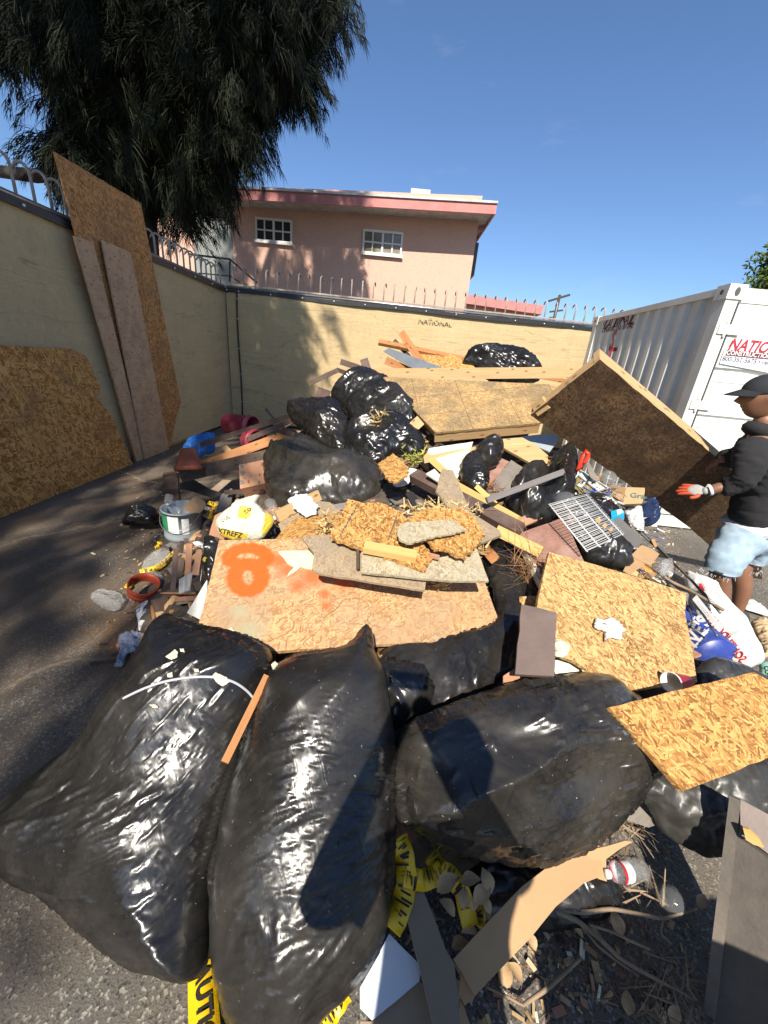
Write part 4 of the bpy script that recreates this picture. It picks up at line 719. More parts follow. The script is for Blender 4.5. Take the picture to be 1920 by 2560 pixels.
inflate('garbage_bag',K('b',[(340,440),(360,390),(400,340),(450,308),(560,295),(640,292),(720,295),(820,340),(940,400),(990,480),(1000,590),(700,600),(560,570),(490,480),(450,445),(400,452)]),BG,'black bag lying at the top of the pile against the fence',T=.2,refs=[(1170,900,5.2),(1330,900,5.2),(1250,960,5.0)],step=.018,wr=.018,tie=(1170,890),seed=78,creases=1.1,jag=.018,ex=.17,ey=.04,bend=.2,folds=.07,**BAG)
inflate('garbage_bag',K('e',[(100,150),(150,50),(250,-10),(330,20),(365,80),(330,170),(290,215),(220,225),(160,195)]),BM,'small black bag under the front edge of the framed platform',T=.11,refs=[(1190,1110,2.75),(1250,1110,2.75),(1225,1160,2.6)],wr=.008,seed=81,creases=1.1,jag=.018,**BAG)
inflate('garbage_bag',K('e',[(0,200),(60,130),(130,120),(220,210),(228,330),(225,450),(130,440),(40,380),(0,330)]),BG,'black bag behind the cream board in the middle of the pile',T=.1,refs=[(1160,1150,2.65),(1215,1160,2.65),(1200,1230,2.4)],wr=.01,seed=84,creases=1.1,jag=.018,ex=.17,ey=.04,bend=.2,**BAG)
inflate('garbage_bag',K('e',[(720,240),(800,110),(880,60),(960,110),(975,200),(950,330),(945,440),(880,560),(800,640),(700,700),(500,745),(440,640),(350,540),(420,460),(520,390),(640,330),(700,290)]),BM,'long creased black bag at the right of the pile beside the red saw',T=.15,refs=[(1400,1150,2.62),(1280,1290,2.25),(1400,1290,2.2)],wr=.016,step=.012,ang=.4,seed=88,creases=1.1,jag=.018,ex=.17,ey=.04,bend=.2,folds=.07,**BAG)
inflate('garbage_bag',K('e',[(430,400),(460,320),(540,240),(640,225),(730,270),(720,330),(600,390),(500,440),(440,440)]),BG,'black bag between the grey panel and the thin grey stick',T=.1,refs=[(1290,1180,2.6),(1360,1180,2.6),(1320,1220,2.4)],wr=.012,seed=90,creases=1.1,jag=.018,ex=.17,ey=.04,bend=.2,**BAG)
inflate('garbage_bag',K('e',[(960,850),(1150,780),(1330,810),(1420,930),(1400,1090),(1200,1070),(1020,1000)]),BM,'dark bag beneath the wire rack on the right slope',T=.1,refs=[(1450,1370,1.95),(1560,1370,1.95),(1520,1420,1.85)],wr=.012,seed=93,creases=1.1,jag=.018,ex=.17,ey=.04,bend=.2,ang=1.2,**BAG)
inflate('garbage_bag',K('e',[(860,560),(1000,450),(1150,440),(1300,560),(1400,700),(1400,860),(1200,860),(1000,860),(900,760)]),BG,'black bag seen through the wires of the rack',T=.08,refs=[(1430,1270,2.25),(1560,1290,2.25),(1500,1360,2.05)],wr=.012,seed=95,creases=1.1,jag=.018,ex=.17,ey=.04,bend=.2,**BAG)
inflate('garbage_bag',K('c',[(80,1030),(110,960),(170,860),(230,845),(300,870),(370,900),(400,960),(390,1040),(300,1055),(180,1045)]),BG,'small black bag alone on the asphalt left of the grey bucket',T=.12,refs=[(310,1310,None,.05),(395,1310,None,.05),(350,1265,None,.2)],wr=.012,seed=97,ex=.17,ey=.04,bend=.2,**BAG)
inflate('garbage_bag',K('c',[(790,1140),(840,1130),(910,1160),(900,1300),(860,1450),(800,1540),(775,1400),(780,1250)]),BG,'narrow strip of black bag along the left edge of the painted board',T=.04,refs=[(520,1350,None,.5),(550,1350,None,.52),(520,1450,None,.38)],wr=.008,seed=99,ex=.17,ey=.04,bend=.2,**BAG)
inflate('garbage_bag',[(1720,1700),(1760,1650),(1800,1640),(1880,1668),(1930,1700),(1900,1760),(1740,1770)],BX,'grey streaked bag between the blue bucket and the gold board',T=.06,refs=[(1740,1690,None,.42),(1880,1690,None,.40),(1800,1750,None,.32)],wr=.01,ang=.2,seed=101,ex=.17,ey=.04,bend=.2,**BAG)
inflate('garbage_bag',[(1200,2150),(1330,2100),(1480,2120),(1560,2200),(1540,2300),(1400,2330),(1240,2330),(1130,2290),(1130,2200)],BG,'flat dark bag in shadow under the front right bag and the cardboard strip',T=.05,refs=[(1200,2150,None,.12),(1500,2150,None,.12),(1350,2330,None,.05)],wr=.01,seed=103,ex=.17,ey=.04,bend=.2,**BAG)
# ================================================================ boards, from the left
lb='boards leaning on the left fence'
board('leaning_board',K('s',[(137,380),(352,508),(471,1099),(336,1153)]),O_left,'tall orange brown strand board leaning against the left fence','board',.018,refs=[(471,1099,None,.005),(336,1153,None,.005),(165,560,'x',-3.40)],group=lb,uvdir=None)
_pl=o_pl['leaning_board']
board('leaning_board',K('s',[(186,590),(233,605),(366,1152),(343,1158)]),M_ply,'narrow plain plank, leftmost of the two in front of the tall strand board','plank',.02,pl=offpl(_pl,.03),group=lb,uvdir=None)
board('leaning_board',K('s',[(255,600),(327,632),(426,1138),(365,1155)]),M_ply,'wide knotty plank leaning on the tall strand board','plank',.02,pl=offpl(_pl,.055),group=lb)
board('leaning_sheet',[(-90,862),(0,862),(181,873),(216,891),(255,981),(235,987),(282,1043),(332,1161),(39,1280),(-120,1345)],O_shade,'low wide strand board with a stepped cut edge leaning at the left frame edge','board',.018,refs=[(332,1161,None,.005),(39,1280,None,.005),(0,862,'x',-3.42)],group=lb)
# paint marks on the big board
B1=[(548,1350),(479,1639),(1262,1594),(1190,1395),(900,1345)]; r1=[(548,1350,None,.70),(479,1639,None,.52),(1262,1594,None,.50)]; pb=Plane([R3(r) for r in r1])
def blob(px,py,r,soft): a=pb.uv(pb.hit(px,py)); b=pb.uv(pb.hit(px+r,py)); rr=np.linalg.norm(a-b); return (a[0],a[1],rr,rr*soft)
org=[blob(620+47*math.cos(a)*(1+.05*math.sin(3*a)),1392+22*math.sin(a),21,.3) for a in np.linspace(0,6.28,15)[:-1]]+[blob(620+34*math.cos(a),1443+34*math.sin(a),22,.3) for a in np.linspace(0,6.28,15)[:-1]]+[blob(600,1418,20,.3),blob(645,1412,18,.3)]
redm=[blob(*x) for x in [(700,1400,26,.8),(720,1425,24,.9),(745,1465,20,1.),(780,1440,30,.9),(812,1485,14,.9),(815,1515,13,.9),(860,1452,24,1.1),(775,1405,20,1.)]]
gb=[blob(620,1580,40,.9),blob(600,1530,20,.9)]
O_paint=osb('osb_painted',(.30,.15,.065),(.52,.305,.14),(.64,.43,.22),dirt=.15,dirtc=(.33,.25,.16),stain=(.42,.24,.13),paint=[((.75,.13,.04),redm),((.36,.32,.20),gb),((1.,.10,.008),org)],bumpk=.45)
pt=board('painted_board',B1,O_paint,'large tan strand board with an orange spray painted loop','board',.018,refs=r1,group=None)
board('strand_board',[(900,1640),(1000,1606),(1160,1598),(1165,1604),(1000,1625),(905,1650)],O_gold,'thin strip of strand board peeking out under the painted board','board',.012,refs=[(900,1640,None,.47),(1160,1600,None,.47),(1000,1620,None,.455)])
db='broken boards stacked on the painted board'
board('dusty_board',K('d',[(50,530),(390,340),(480,350),(580,430),(400,465),(250,640),(100,640)]),O_dust,'dusty tan board under the white rag','board',.016,lift=.05,group=db)
board('broken_board',K('d',[(-30,700),(30,650),(200,475),(560,450),(620,480),(560,640),(300,760),(100,740),(-30,760)]),O_gold,'yellow broken strand board beside the orange paint','board',.016,lift=.07,group=db,ragged=.0032)
board('dusty_board',K('d',[(240,640),(330,620),(480,620),(700,730),(1280,985),(1268,1080),(760,1000),(370,935),(330,900),(350,770)]),O_dust,'long dusty grey brown board lying across the painted board','board',.012,refs=[(740,1420,None,.74),(850,1500,None,.69),(1062,1470,None,.70)],group=db)
pdb=o_pl['dusty_board.001'] if 'dusty_board.001' in o_pl else o_pl['dusty_board']
board('weathered_board',[(903,1430),(904,1367),(1075,1400),(1192,1371),(1222,1453),(1140,1452),(1063,1447),(960,1436)],O_grey,'pale grey weathered board, right end resting over the long black bag','board',.012,pl=offpl(pdb,.035),group=db,ragged=.001)
board('broken_board',K('d',[(480,640),(560,470),(640,320),(755,358),(900,350),(950,370),(1060,430),(1130,500),(1260,700),(1340,800),(1265,915),(1000,820),(700,720)]),O_gold,'golden broken strand board with grey pencil lines in the middle of the stack','board',.016,pl=offpl(pdb,.055),group=db,ragged=.003)
board('dusty_board',K('e',[(-60,250),(90,600),(330,750),(345,790),(180,850),(150,860),(0,700),(-200,420),(-150,240)]),O_dust,'dusty board sloping under the brown beam','board',.016,lift=.1,group=db)
board('splintered_board',K('d',[(1060,540),(1200,430),(1400,395),(1580,400),(1690,480),(1770,620),(1700,700),(1605,820),(1430,740),(1345,742),(1290,660),(1100,640)]),O_gold,'splintered strand board with shredded edges at the right of the stack','board',.016,pl=offpl(pdb,.085),group=db,ragged=.006)
board('splintered_board',K('d',[(1040,600),(1030,560),(1110,515),(1300,505),(1500,495),(1615,580),(1280,655),(1120,690),(1050,640)]),O_grey,'pale weathered board with splintered left end on top of the stack','board',.011,pl=offpl(pdb,.12),group=db,ragged=.0032)
def bm(name,c,a,b,w,t,mat,label,cat='lumber',ya=None,yb=None,la=.08,**k):
    (x0,y0),(x1,y1)=K(c,[a,b]); A=(x0,y0,ya) if ya else PP(x0,y0,la); B=(x1,y1,yb) if yb else PP(x1,y1,la); return beam(name,A,B,w,t,mat,label,cat,**k)
def onpl(name,pl,c,a,b,w,t,mat,label,h,cat='lumber',**k):
    (x0,y0),(x1,y1)=K(c,[a,b]); q=offpl(pl,h); return beam(name,tuple(q.hit(x0,y0)),tuple(q.hit(x1,y1)),w,t,mat,label,cat,face=pl.n,**k)
onpl('short_lumber',pdb,'d',(765,700),(1200,780),.052,.03,W_yellow,'short pale yellow lumber piece lying on the weathered board',.085)
onpl('wood_offcut',pdb,'d',(1310,780),(1390,800),.018,.015,W_pink,'tiny brown wood strip at the right of the golden board',.07)
onpl('wood_offcut',pdb,'d',(712,730),(712,890),.012,.012,W_dark,'small dark peg at the left end of the weathered board',.04)
bm('short_lumber','d',(45,470),(400,290),.07,.035,W_light,'light two by four under the white rag',la=.09,roll=12)
inflate('white_rag',K('d',[(130,330),(200,290),(300,280),(340,340),(385,370),(375,450),(290,475),(230,440),(180,400)]),M_cloth,'white rag draped over the light two by four','rag',T=.012,lift=.14,wr=.016,seed=120,step=.006,ws=(.2,.02),sm=0,jag=.012,folds=.02,ex=.22,ey=.15,bend=.2)
board('strand_board',K('a',[(1140,1195),(1270,1105),(1395,1215),(1390,1280),(1300,1345),(1230,1330)]),O_gold,'small strand board piece with shredded brown fibre near the knotted bag','board',.014,lift=.14,ragged=.004)
bm('brown_beam','s',(1034,1180),(1300,1318),.085,.06,W_brown,'dark brown painted beam slanting down the middle of the pile',ya=2.52,yb=1.92,face=(0,-.55,.84))
bm('lumber','s',(1128,1207),(1292,1300),.055,.04,W_yellow,'yellow two by four above the brown beam',ya=2.42,yb=1.99)
bm('lumber','s',(1240,1325),(1352,1380),.06,.035,W_yellow,'yellow two by four lying below the end of the brown beam',ya=1.95,yb=1.79)
wr_=empty('cream_sheet',PP and P(1120,1190,.1),'triangular cream panel with a yellow wood edge under the platform','panel')
board('panel_face',K('b',[(75,1130),(440,1075),(400,1200),(300,1395),(60,1165)]),M_cream,parent=wr_,th=.01,refs=[(1075,1125,2.8),(1180,1105,2.8),(1140,1200,2.5)])
_q=K('b',[(45,1180),(290,1400)]); beam('edge_strip',(_q[0][0],_q[0][1],2.76),(_q[1][0],_q[1][1],2.46),.045,.04,W_yellow,parent=wr_)
board('cream_offcut',K('b',[(50,1340),(120,1300),(235,1420),(190,1430)]),M_cream,'small cream board scrap left of the yellow two by four','board',.01,lift=.1)
# framed platform
ppl=Plane([PY(1089,1081,3.15),PY(1348,1057,3.2),PY(956,942,4.0)])
pf=empty('framed_platform',ppl.hit(1200,1060)-ppl.n*.2,'framed strand board platform tilted on top of the pile','platform')
board('deck',[(956,942),(1089,1081),(1348,1057),(1395,1040),(1440,975),(1366,960)],O_plat,parent=pf,th=.018,pl=ppl)
def pbeam(a,b,w,t,h=0.,mat=W_light,name='frame_beam'):
    A,B=ppl.hit(*a),ppl.hit(*b); d=unit(B-A); s=np.cross(d,ppl.n); c=(A+B)/2-ppl.n*(.019+w/2); s=s*(1 if (s@(C0-c))>0 else -1); c=c-s*t/2
    mb=MB(); mb.box(c,(d*np.linalg.norm(B-A)/2,ppl.n*w/2,s*t/2)); o=mb.build(name,mat,pf); bv=o.modifiers.new('b','BEVEL'); bv.width=.002; return o
pbeam((1087,1080),(1352,1056),.085,.04); pbeam((1092,1070),(962,948),.085,.04); pbeam((975,952),(1420,967),.085,.04)
A_=ppl.hit(960,946); beam('frame_beam',tuple(A_-ppl.n*.02+np.array([.02,0,0])),tuple(A_-ppl.n*.26+np.array([-.03,-.05,0])),.09,.045,W_light,parent=pf)
for px_,py_ in((1060,1060),): A_=ppl.hit(px_,py_); beam('frame_beam',tuple(A_-ppl.n*.1+np.array([-.04,0,0])),tuple(A_-ppl.n*.12+np.array([-.16,-.02,-.05])),.07,.04,W_light,parent=pf)
bm('long_lumber','s',(866,936),(1446,931),.115,.05,W_light,'long pale beam lying level across the back of the pile',ya=4.35,yb=4.5)
bm('lumber','s',(1340,940),(1447,959),.05,.04,W_orange,'short orange board under the right end of the long pale beam',ya=4.95,yb=5.0)
board('strand_board',K('b',[(-60,330),(0,335),(250,350),(420,420),(490,495),(490,530),(230,530),(-60,420)]),O_gold,'golden strand board lying in front of the far bag','board',.018,refs=[(1050,880,5.3),(1190,905,5.2),(1110,935,4.95)])
board('metal_flashing',K('a',[(1190,260),(1235,232),(1659,385),(1800,450),(1640,470),(1480,425),(1290,320)]),M_metal,'bent grey metal strip at the top of the pile','strip',.004,refs=[(960,878,5.0),(1100,915,4.85),(1040,925,4.8)])
bm('lumber','s',(947,852),(1170,897),.075,.04,W_orange,'orange plank sticking out left from the top of the pile',ya=5.25,yb=5.3,face=(0,-.6,.8))
bm('lumber','s',(1003,830),(1052,905),.09,.04,W_orange,'upright orange plank end, highest piece of the pile',ya=5.35,yb=5.1)
bm('lumber','s',(964,900),(1060,945),.09,.05,W_orange,'thick orange plank below the grey metal strip',ya=4.95,yb=4.85)
bm('lumber','s',(851,904),(905,922),.07,.045,W_brown,'brown wood end, upper of two beside the pale beam end',ya=5.1,yb=5.1)
bm('lumber','s',(842,924),(880,938),.05,.04,W_dark,'dark wood end, lower of two beside the pale beam end',ya=4.95,yb=5.0)
bm('lumber','s',(909,897),(922,935),.10,.05,W_brown,'squat brown block standing behind the pale beam',ya=5.1,yb=5.0)
bm('lumber','s',(812,972),(798,1022),.15,.06,W_brown,'brown block standing beside the knotted bag',ya=4.6,yb=4.35)
bm('lumber','s',(985,850),(1035,905),.05,.05,W_dark,'dark plank in the shadow behind the grey metal strip',ya=5.4,yb=5.2)
bm('wood_block','s',(1030,1070),(1052,1050),.09,.045,W_light,'light wood block end left of the platform front corner',ya=3.25,yb=3.3)
M2=board('tan_board',K('b',[(640,1055),(850,1040),(960,1100),(1062,1190),(1056,1330),(700,1130)]),W_light,'tan board sloping out from under the platform','board',.02,refs=[(1243,1098,2.95),(1310,1093,2.95),(1370,1180,2.62)])
board('blue_grey_sheet',K('b',[(850,1030),(1000,1015),(1140,1025),(1135,1080),(1075,1160),(960,1110)]),M_bluegrey,'blue grey panel scrap under the dark sheet corner','panel',.008,refs=[(1310,1090,3.05),(1393,1090,3.05),(1370,1125,2.9)])
board('brown_board',K('e',[(240,400),(330,280),(425,165),(545,240),(500,300),(440,400),(400,440),(230,460)]),M_greyp,'flat grey brown panel scrap in the middle of the pile','panel',.01,refs=[(1225,1225,2.4),(1278,1150,2.65),(1310,1175,2.6)])
board('brown_board',K('e',[(230,240),(330,145),(410,180),(240,390),(225,380)]),M_red_panel,'reddish panel scrap behind the grey brown one','panel',.01,refs=[(1220,1180,2.6),(1255,1145,2.72),(1225,1215,2.5)])
bm('stick','s',(1219,1250),(1412,1178),.035,.02,W_grey,'thin grey stick laid across the bags in the middle',ya=2.03,yb=2.28)
board('rusty_sheet',K('e',[(490,775),(700,700),(850,640),(940,810),(1030,1010),(740,940),(690,1080),(660,1180),(610,1100),(560,960)]),M_red_panel,'reddish brown rough panel left of the wire rack','panel',.012,refs=[(1300,1335,2.0),(1405,1295,2.1),(1350,1440,1.75)])
rg_=[(1373,1380,None,.80),(1715,1482,None,.62),(1480,1660,None,.56)]
board('strand_board',[(1373,1380),(1500,1415),(1650,1460),(1700,1477),(1716,1484),(1712,1530),(1730,1620),(1743,1705),(1640,1718),(1576,1730),(1530,1715),(1490,1690),(1440,1655),(1400,1640),(1330,1650),(1343,1516),(1358,1440)],O_pale,'large pale strand board on the right of the pile under the red cup','board',.018,refs=rg_)
prb=Plane([R3(r) for r in rg_])
board('brown_board',[(1304,1511),(1391,1531),(1386,1690),(1288,1685)],M_brownp,'rectangular dark brown panel standing by the front bag','panel',.018,refs=[(1304,1511,1.33),(1391,1531,1.30),(1290,1685,1.08)])
board('wood_offcut',[(1258,1690),(1285,1672),(1300,1672),(1300,1700),(1258,1706)],W_pink,'small wood chip beside the brown panel foot','offcut',.02,refs=[(1258,1690,1.13),(1300,1680,1.14),(1280,1704,1.11)])
beam('white_pole',(1295,1355,1.95),(1436,1642,1.3),.03,.03,M_pole,'old white pole lying down beside the pale strand board','pole',roll=45)
board('strand_board',K('e',[(490,1300),(645,1292),(640,1385),(490,1375)]),O_pale,'small strand board square above the dark brown panel','board',.016,refs=[(1298,1492,1.62),(1344,1490,1.62),(1320,1515,1.57)])
gb_=[(1523,1768,None,.64),(1885,1680,None,.62),(1708,1978,None,.52)]
board('strand_board',[(1523,1768),(1885,1680),(1990,1738),(1990,1868),(1708,1978)],O_gold,'gold strand board resting on bags at the lower right','board',.018,refs=gb_)
beam('block_end',(1205,1362,1.95),(1225,1385,1.82),.055,.055,W_orange,'orange square block end poking out over the long black bag','block')
inflate('paper_rag',K('e',[(1115,1550),(1130,1480),(1200,1490),(1280,1475),(1330,1560),(1380,1580),(1345,1600),(1340,1660),(1260,1660),(1200,1680),(1210,1590),(1150,1570)]),M_paper,'crumpled white paper towel on the pale strand board','paper',T=.008,refs=[tuple(offpl(prb,.014).hit(*q)) for q in((1480,1550),(1560,1560),(1520,1600))],wr=.012,seed=130,step=.005,ws=(.15,.012),sm=0,jag=.01,folds=.015,ex=.25,ey=.2,bend=.1)
cl=empty('white_downspout',P(1410,1670,.05),'short white downspout piece beside the clear plastic cup','downspout')
beam('channel',(1384,1668,1.24),(1455,1660,1.24),.05,.03,M_cream,parent=cl); beam('end_lip',(1455,1645,1.24),(1460,1678,1.2),.012,.035,M_white,parent=cl)
inflate('paper_rag',K('m',[(1005,90),(1035,80),(1060,110),(1095,190),(1040,195),(1003,190)]),M_cream,'wadded cream paper beside the white pole foot','paper',T=.012,lift=.04,wr=.005,seed=133,step=.006,sm=1)
# dark sheet held by the man
dpl2=Plane([PY(1500,898,2.45),PY(1808,1158,2.65),PY(1326,1038,2.8)])
ds=empty('dark_sheet',dpl2.hit(1600,1150),'dark weathered strand board sheet with a wood frame tilted up by the man','sheet')
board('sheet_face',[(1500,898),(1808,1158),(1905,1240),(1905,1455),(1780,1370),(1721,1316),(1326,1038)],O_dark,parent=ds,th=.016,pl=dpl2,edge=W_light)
def dbeam(a,b,w=.085,t=.04,off=0.):
    A,B=dpl2.hit(*a),dpl2.hit(*b); d=unit(B-A); s=np.cross(d,dpl2.n); ctr=dpl2.hit(1620,1180); s=s*(1 if (s@(ctr-(A+B)/2))>0 else -1); c=(A+B)/2-dpl2.n*(.017+w/2)+s*(t/2+off)
    mb=MB(); mb.box(c,(d*np.linalg.norm(B-A)/2,dpl2.n*w/2,s*t/2)); o=mb.build('frame_beam',W_light,ds); bv=o.modifiers.new('b','BEVEL'); bv.width=.002
dbeam((1500,899),(1904,1240),.085); dbeam((1498,900),(1328,1037),.05); dbeam((1328,1040),(1860,1420),.09)
A_=dpl2.hit(1335,1030); beam('frame_beam',tuple(A_-dpl2.n*.01),tuple(A_-dpl2.n*.01+unit(dpl2.hit(1400,985)-A_)*.1),.09,.03,W_light,parent=ds)
# left side timbers
bm('stained_block','s',(628,1156),(632,1215),.20,.20,W_pink,'square pinkish wood block with dark round stains','block',ya=3.05,yb=2.85,face=(0,-.8,.6))
sb=o_last=bpy.data.objects['stained_block']
for (x_,y_,r_) in [(600,1163,.018),(602,1182,.02),(602,1204,.018),(628,1191,.008),(612,1196,.008)]:
    pass
bm('orange_lumber','s',(498,1166),(690,1096),.10,.05,W_orange,'long orange timber on the left slope of the pile',ya=3.55,yb=3.75,face=(0,-.8,.6))
beam('wood_block',(688,1094,3.75),(718,1104,3.65),.10,.10,W_orange,'cut orange timber end next to the big rounded bag','block')
bm('dark_timber','s',(450,1190),(670,1140),.12,.06,W_dark,'dark timber in shadow under the long orange timber',ya=3.3,yb=3.5)
board('grey_plank',K('c',[(860,935),(910,760),(925,735),(985,720),(1000,745),(990,850),(950,900)]),W_grey,'flat grey plank end left of the printed sack','plank',.02,refs=[(540,1280,2.85),(580,1220,3.1),(560,1290,2.8)])
board('pale_plank',K('c',[(800,1140),(850,960),(900,930),(960,960),(930,1160)]),W_pink,'pinkish plank under the printed sack','plank',.015,refs=[(525,1340,2.3),(545,1290,2.5),(560,1345,2.3)])
board('dark_plank',K('c',[(420,600),(540,590),(560,890),(430,885)]),W_dark,'dark plank flat on the ground behind the grey bucket','plank',.02,refs=[(406,1180,None,.03),(443,1178,None,.03),(410,1266,None,.03)])
bm('stick','s',(500,1112),(725,1040),.05,.02,W_dark,'dark stick slanting up toward the knotted bag',ya=3.6,yb=4.2)
bm('brown_stick','s',(620,1098),(732,1050),.05,.03,W_brown,'brown stick slanting up beside the knotted bag',ya=3.7,yb=4.0)
bm('dark_timber','s',(700,1075),(740,1100),.10,.04,W_brown,'short dark plank behind the big rounded bag',ya=3.9,yb=3.7)
bm('metal_scrap','s',(664,1022),(690,1055),.03,.01,M_dmetal,'dark metal strap near the back fence',cat='metal scrap',ya=4.6,yb=4.4)
board('cardboard_piece',K('c',[(910,400),(940,365),(1010,430),(960,460)]),M_card,'small cardboard scrap under the long orange timber','cardboard',.006,lift=.05)
board('cardboard_piece',K('c',[(820,740),(920,660),(990,665),(880,760)]),M_cardd,'faded cardboard scrap left of the stained block','cardboard',.006,lift=.04)
board('roofing_scrap',K('c',[(550,690),(680,660),(900,790),(820,810),(640,750),(560,740)]),M_purpl,'dark roofing scrap behind the grey bucket','scrap',.006,lift=.03)
# ================================================================ small things
def axis_px(a,b): A,B=[np.array(R3(r)) for r in(a,b)]; return A,B
def lathe_obj(name,prof,o,ax,mat,label,cat,seg=28,parent=None,group=None,**k):
    m=MB(); m.lathe(prof,o,ax,seg=seg,**k); return tag(m.build(name,mat,parent,True),label,cat,group)
# grey bucket with label
A=PZ(462,1352,.02); bk=empty('grey_bucket',A,'grey plastic bucket with a green and white label left of the printed sack','bucket'); ax_=unit(np.array([.03,-.02,1.])); r0=.15
lathe_obj('body',[(0,0),(r0*.9,0),(r0*.93,.03),(r0*.95,.031),(r0*.955,.06),(r0*.98,.061),(r0*.98,.09),(r0*.965,.1),(r0,.30),(r0+.008,.30),(r0+.008,.312),(r0-.006,.312),(r0*.9,.05),(0,.03)],A,ax_,M_bucket,None,None,36,bk)
m=MB(); m.lathe([(r0*.985,.14),(r0*1.006,.285)],A,ax_,up=(-.9,-.5,0),seg=16,arc=(-.15,.75)); m.build('green_label',M_green,bk,True)
m=MB(); m.lathe([(r0*.985,.14),(r0*1.006,.285)],A,ax_,up=(-.9,-.5,0),seg=14,arc=(.76,1.35)); m.build('white_label',M_label,bk,True)
m=MB(); m.lathe([(r0*.985,.13),(r0*1.004,.27)],A,ax_,up=(-.9,-.5,0),seg=8,arc=(1.5,1.85)); m.build('white_label',M_label,bk,True)
m=MB(); m.tube([A+ax_*.29+np.array([math.cos(t)*(r0+.01),math.sin(t)*(r0+.01)*.6-.09*abs(math.sin(t)),-.12*abs(math.sin(t))]) for t in np.linspace(math.pi,2*math.pi,14)],.003,6); m.build('handle',M_galv,bk,True)
board('cardboard_piece',K('c',[(580,900),(600,870),(690,800),(765,835),(780,870),(730,940),(640,930)]),M_card,'tan cardboard piece with a small black symbol stuck in the grey bucket','cardboard',.005,refs=[(460,1275,2.62),(515,1265,2.62),(490,1245,2.66)])
# printed sack
SK=K('c',[(862,1045),(880,990),(905,950),(1000,880),(1060,830),(1120,810),(1235,780),(1205,830),(1190,850),(1250,900),(1270,940),(1315,935),(1350,1000),(1310,1080),(1250,1160),(1100,1165),(950,1160),(890,1110)])
rs_=[(540,1330,None,.50),(680,1330,None,.56),(640,1250,None,.70)]
sk=inflate('printed_sack',SK,M_sack,'pale cement sack with yellow print and the number 50 left of the white rag','sack',T=.07,refs=rs_,wr=.009,seed=201,ex=.07,step=.008,sm=1,ang=.5)
spl_=Plane([R3(r) for r in rs_])
_bvh=None
from mathutils.bvhtree import BVHTree
def drape(obj,poly,mat,name,off=.003,c=None):
    """thin printed patch laid on the surface of obj, seen through the photo polygon"""
    pts=K(c,poly) if c else poly; bv=BVHTree.FromObject(obj,bpy.context.evaluated_depsgraph_get()); bpy.context.view_layer.update(); L0=obj.matrix_world.translation.copy(); 
    q=np.array(pts); mn,mx_=q.min(0),q.max(0); st=max(1.2,(mx_-mn).max()/26); V=[];F=[];idx={}
    nx_,ny_=int((mx_[0]-mn[0])/st)+2,int((mx_[1]-mn[1])/st)+2
    def hit(x,y):
        d=Vector(ray(x,y)).normalized(); h=bv.ray_cast(Vector(C0)-L0,d)
        return None if h[0] is None else np.array(h[0]+L0)-np.array(d)*off
    for i in range(nx_):
        for j in range(ny_):
            x,y=mn[0]+i*st,mn[1]+j*st; h=hit(x,y)
            if h is not None: idx[i,j]=len(V); V.append(h)
    for i in range(nx_-1):
        for j in range(ny_-1):
            if inpoly(mn[0]+(i+.5)*st,mn[1]+(j+.5)*st,pts) and all(k in idx for k in((i,j),(i+1,j),(i+1,j+1),(i,j+1))): F.append((idx[i,j],idx[i,j+1],idx[i+1,j+1],idx[i+1,j]))
    if not F: return None
    mb=MB(); mb.add(V,F,[(v[0],v[2]) for v in V]); return mb.build(name,mat,obj,True)
def drapetext(obj,body,mat,c,p0,p1,hpx,name='lettering',bold=.02,off=.004,up=1):
    """lettering laid on the surface of obj between two photo points"""
    (x0,y0),(x1,y1)=K(c,[p0,p1]) if c else (p0,p1); hpx=hpx*(CR[c][2] if c else 1)
    cv=bpy.data.curves.new(name,'FONT'); cv.body=body; cv.size=1; cv.offset=bold; cv.resolution_u=2; cv.align_y='CENTER'
    ob=bpy.data.objects.new(name,cv); COL.objects.link(ob); bpy.context.view_layer.update(); me=bpy.data.meshes.new_from_object(ob.evaluated_get(bpy.context.evaluated_depsgraph_get())); bpy.data.objects.remove(ob)
    w_=max(v.co.x for v in me.vertices); d=np.array([x1-x0,y1-y0],float); L0=np.linalg.norm(d); d/=L0; n_=np.array([d[1],-d[0]])*up
    bv=BVHTree.FromObject(obj,bpy.context.evaluated_depsgraph_get()); loc=obj.matrix_world.translation.copy(); bm_=bmesh.new(); bm_.from_mesh(me)
    bmesh.ops.triangulate(bm_,faces=bm_.faces[:]); bmesh.ops.subdivide_edges(bm_,edges=[e for e in bm_.edges if e.calc_length()>.25],cuts=2,use_grid_fill=True); dead=[]
    for v in bm_.verts:
        px=x0+d[0]*v.co.x/w_*L0+n_[0]*v.co.y*hpx; py=y0+d[1]*v.co.x/w_*L0+n_[1]*v.co.y*hpx; dr_=Vector(ray(px,py)).normalized(); h=bv.ray_cast(Vector(C0)-loc,dr_)
        if h[0] is None: dead.append(v)
        else: v.co=h[0]+loc-dr_*off
    bmesh.ops.delete(bm_,geom=dead,context='VERTS'); bm_.to_mesh(me); bm_.free()
    if not len(me.polygons): return None
    if not me.uv_layers: me.uv_layers.new(name='UVMap')
    return finish(name,me,mat,obj)
drape(sk,[(1055,890),(1080,875),(1160,890),(1145,960),(1110,985),(1040,975)],M_sackyel,'yellow_print',c='c'); drapetext(sk,'50',M_ink,'c',(1098,940),(1150,900),46)
drape(sk,[(865,1050),(920,1075),(1000,1085),(1050,1095),(1130,1115),(1100,1155),(950,1158),(900,1110)],M_sackyel,'yellow_print',c='c'); drapetext(sk,'XTREFZ',M_ink,'c',(875,1080),(1080,1130),60,off=.006)
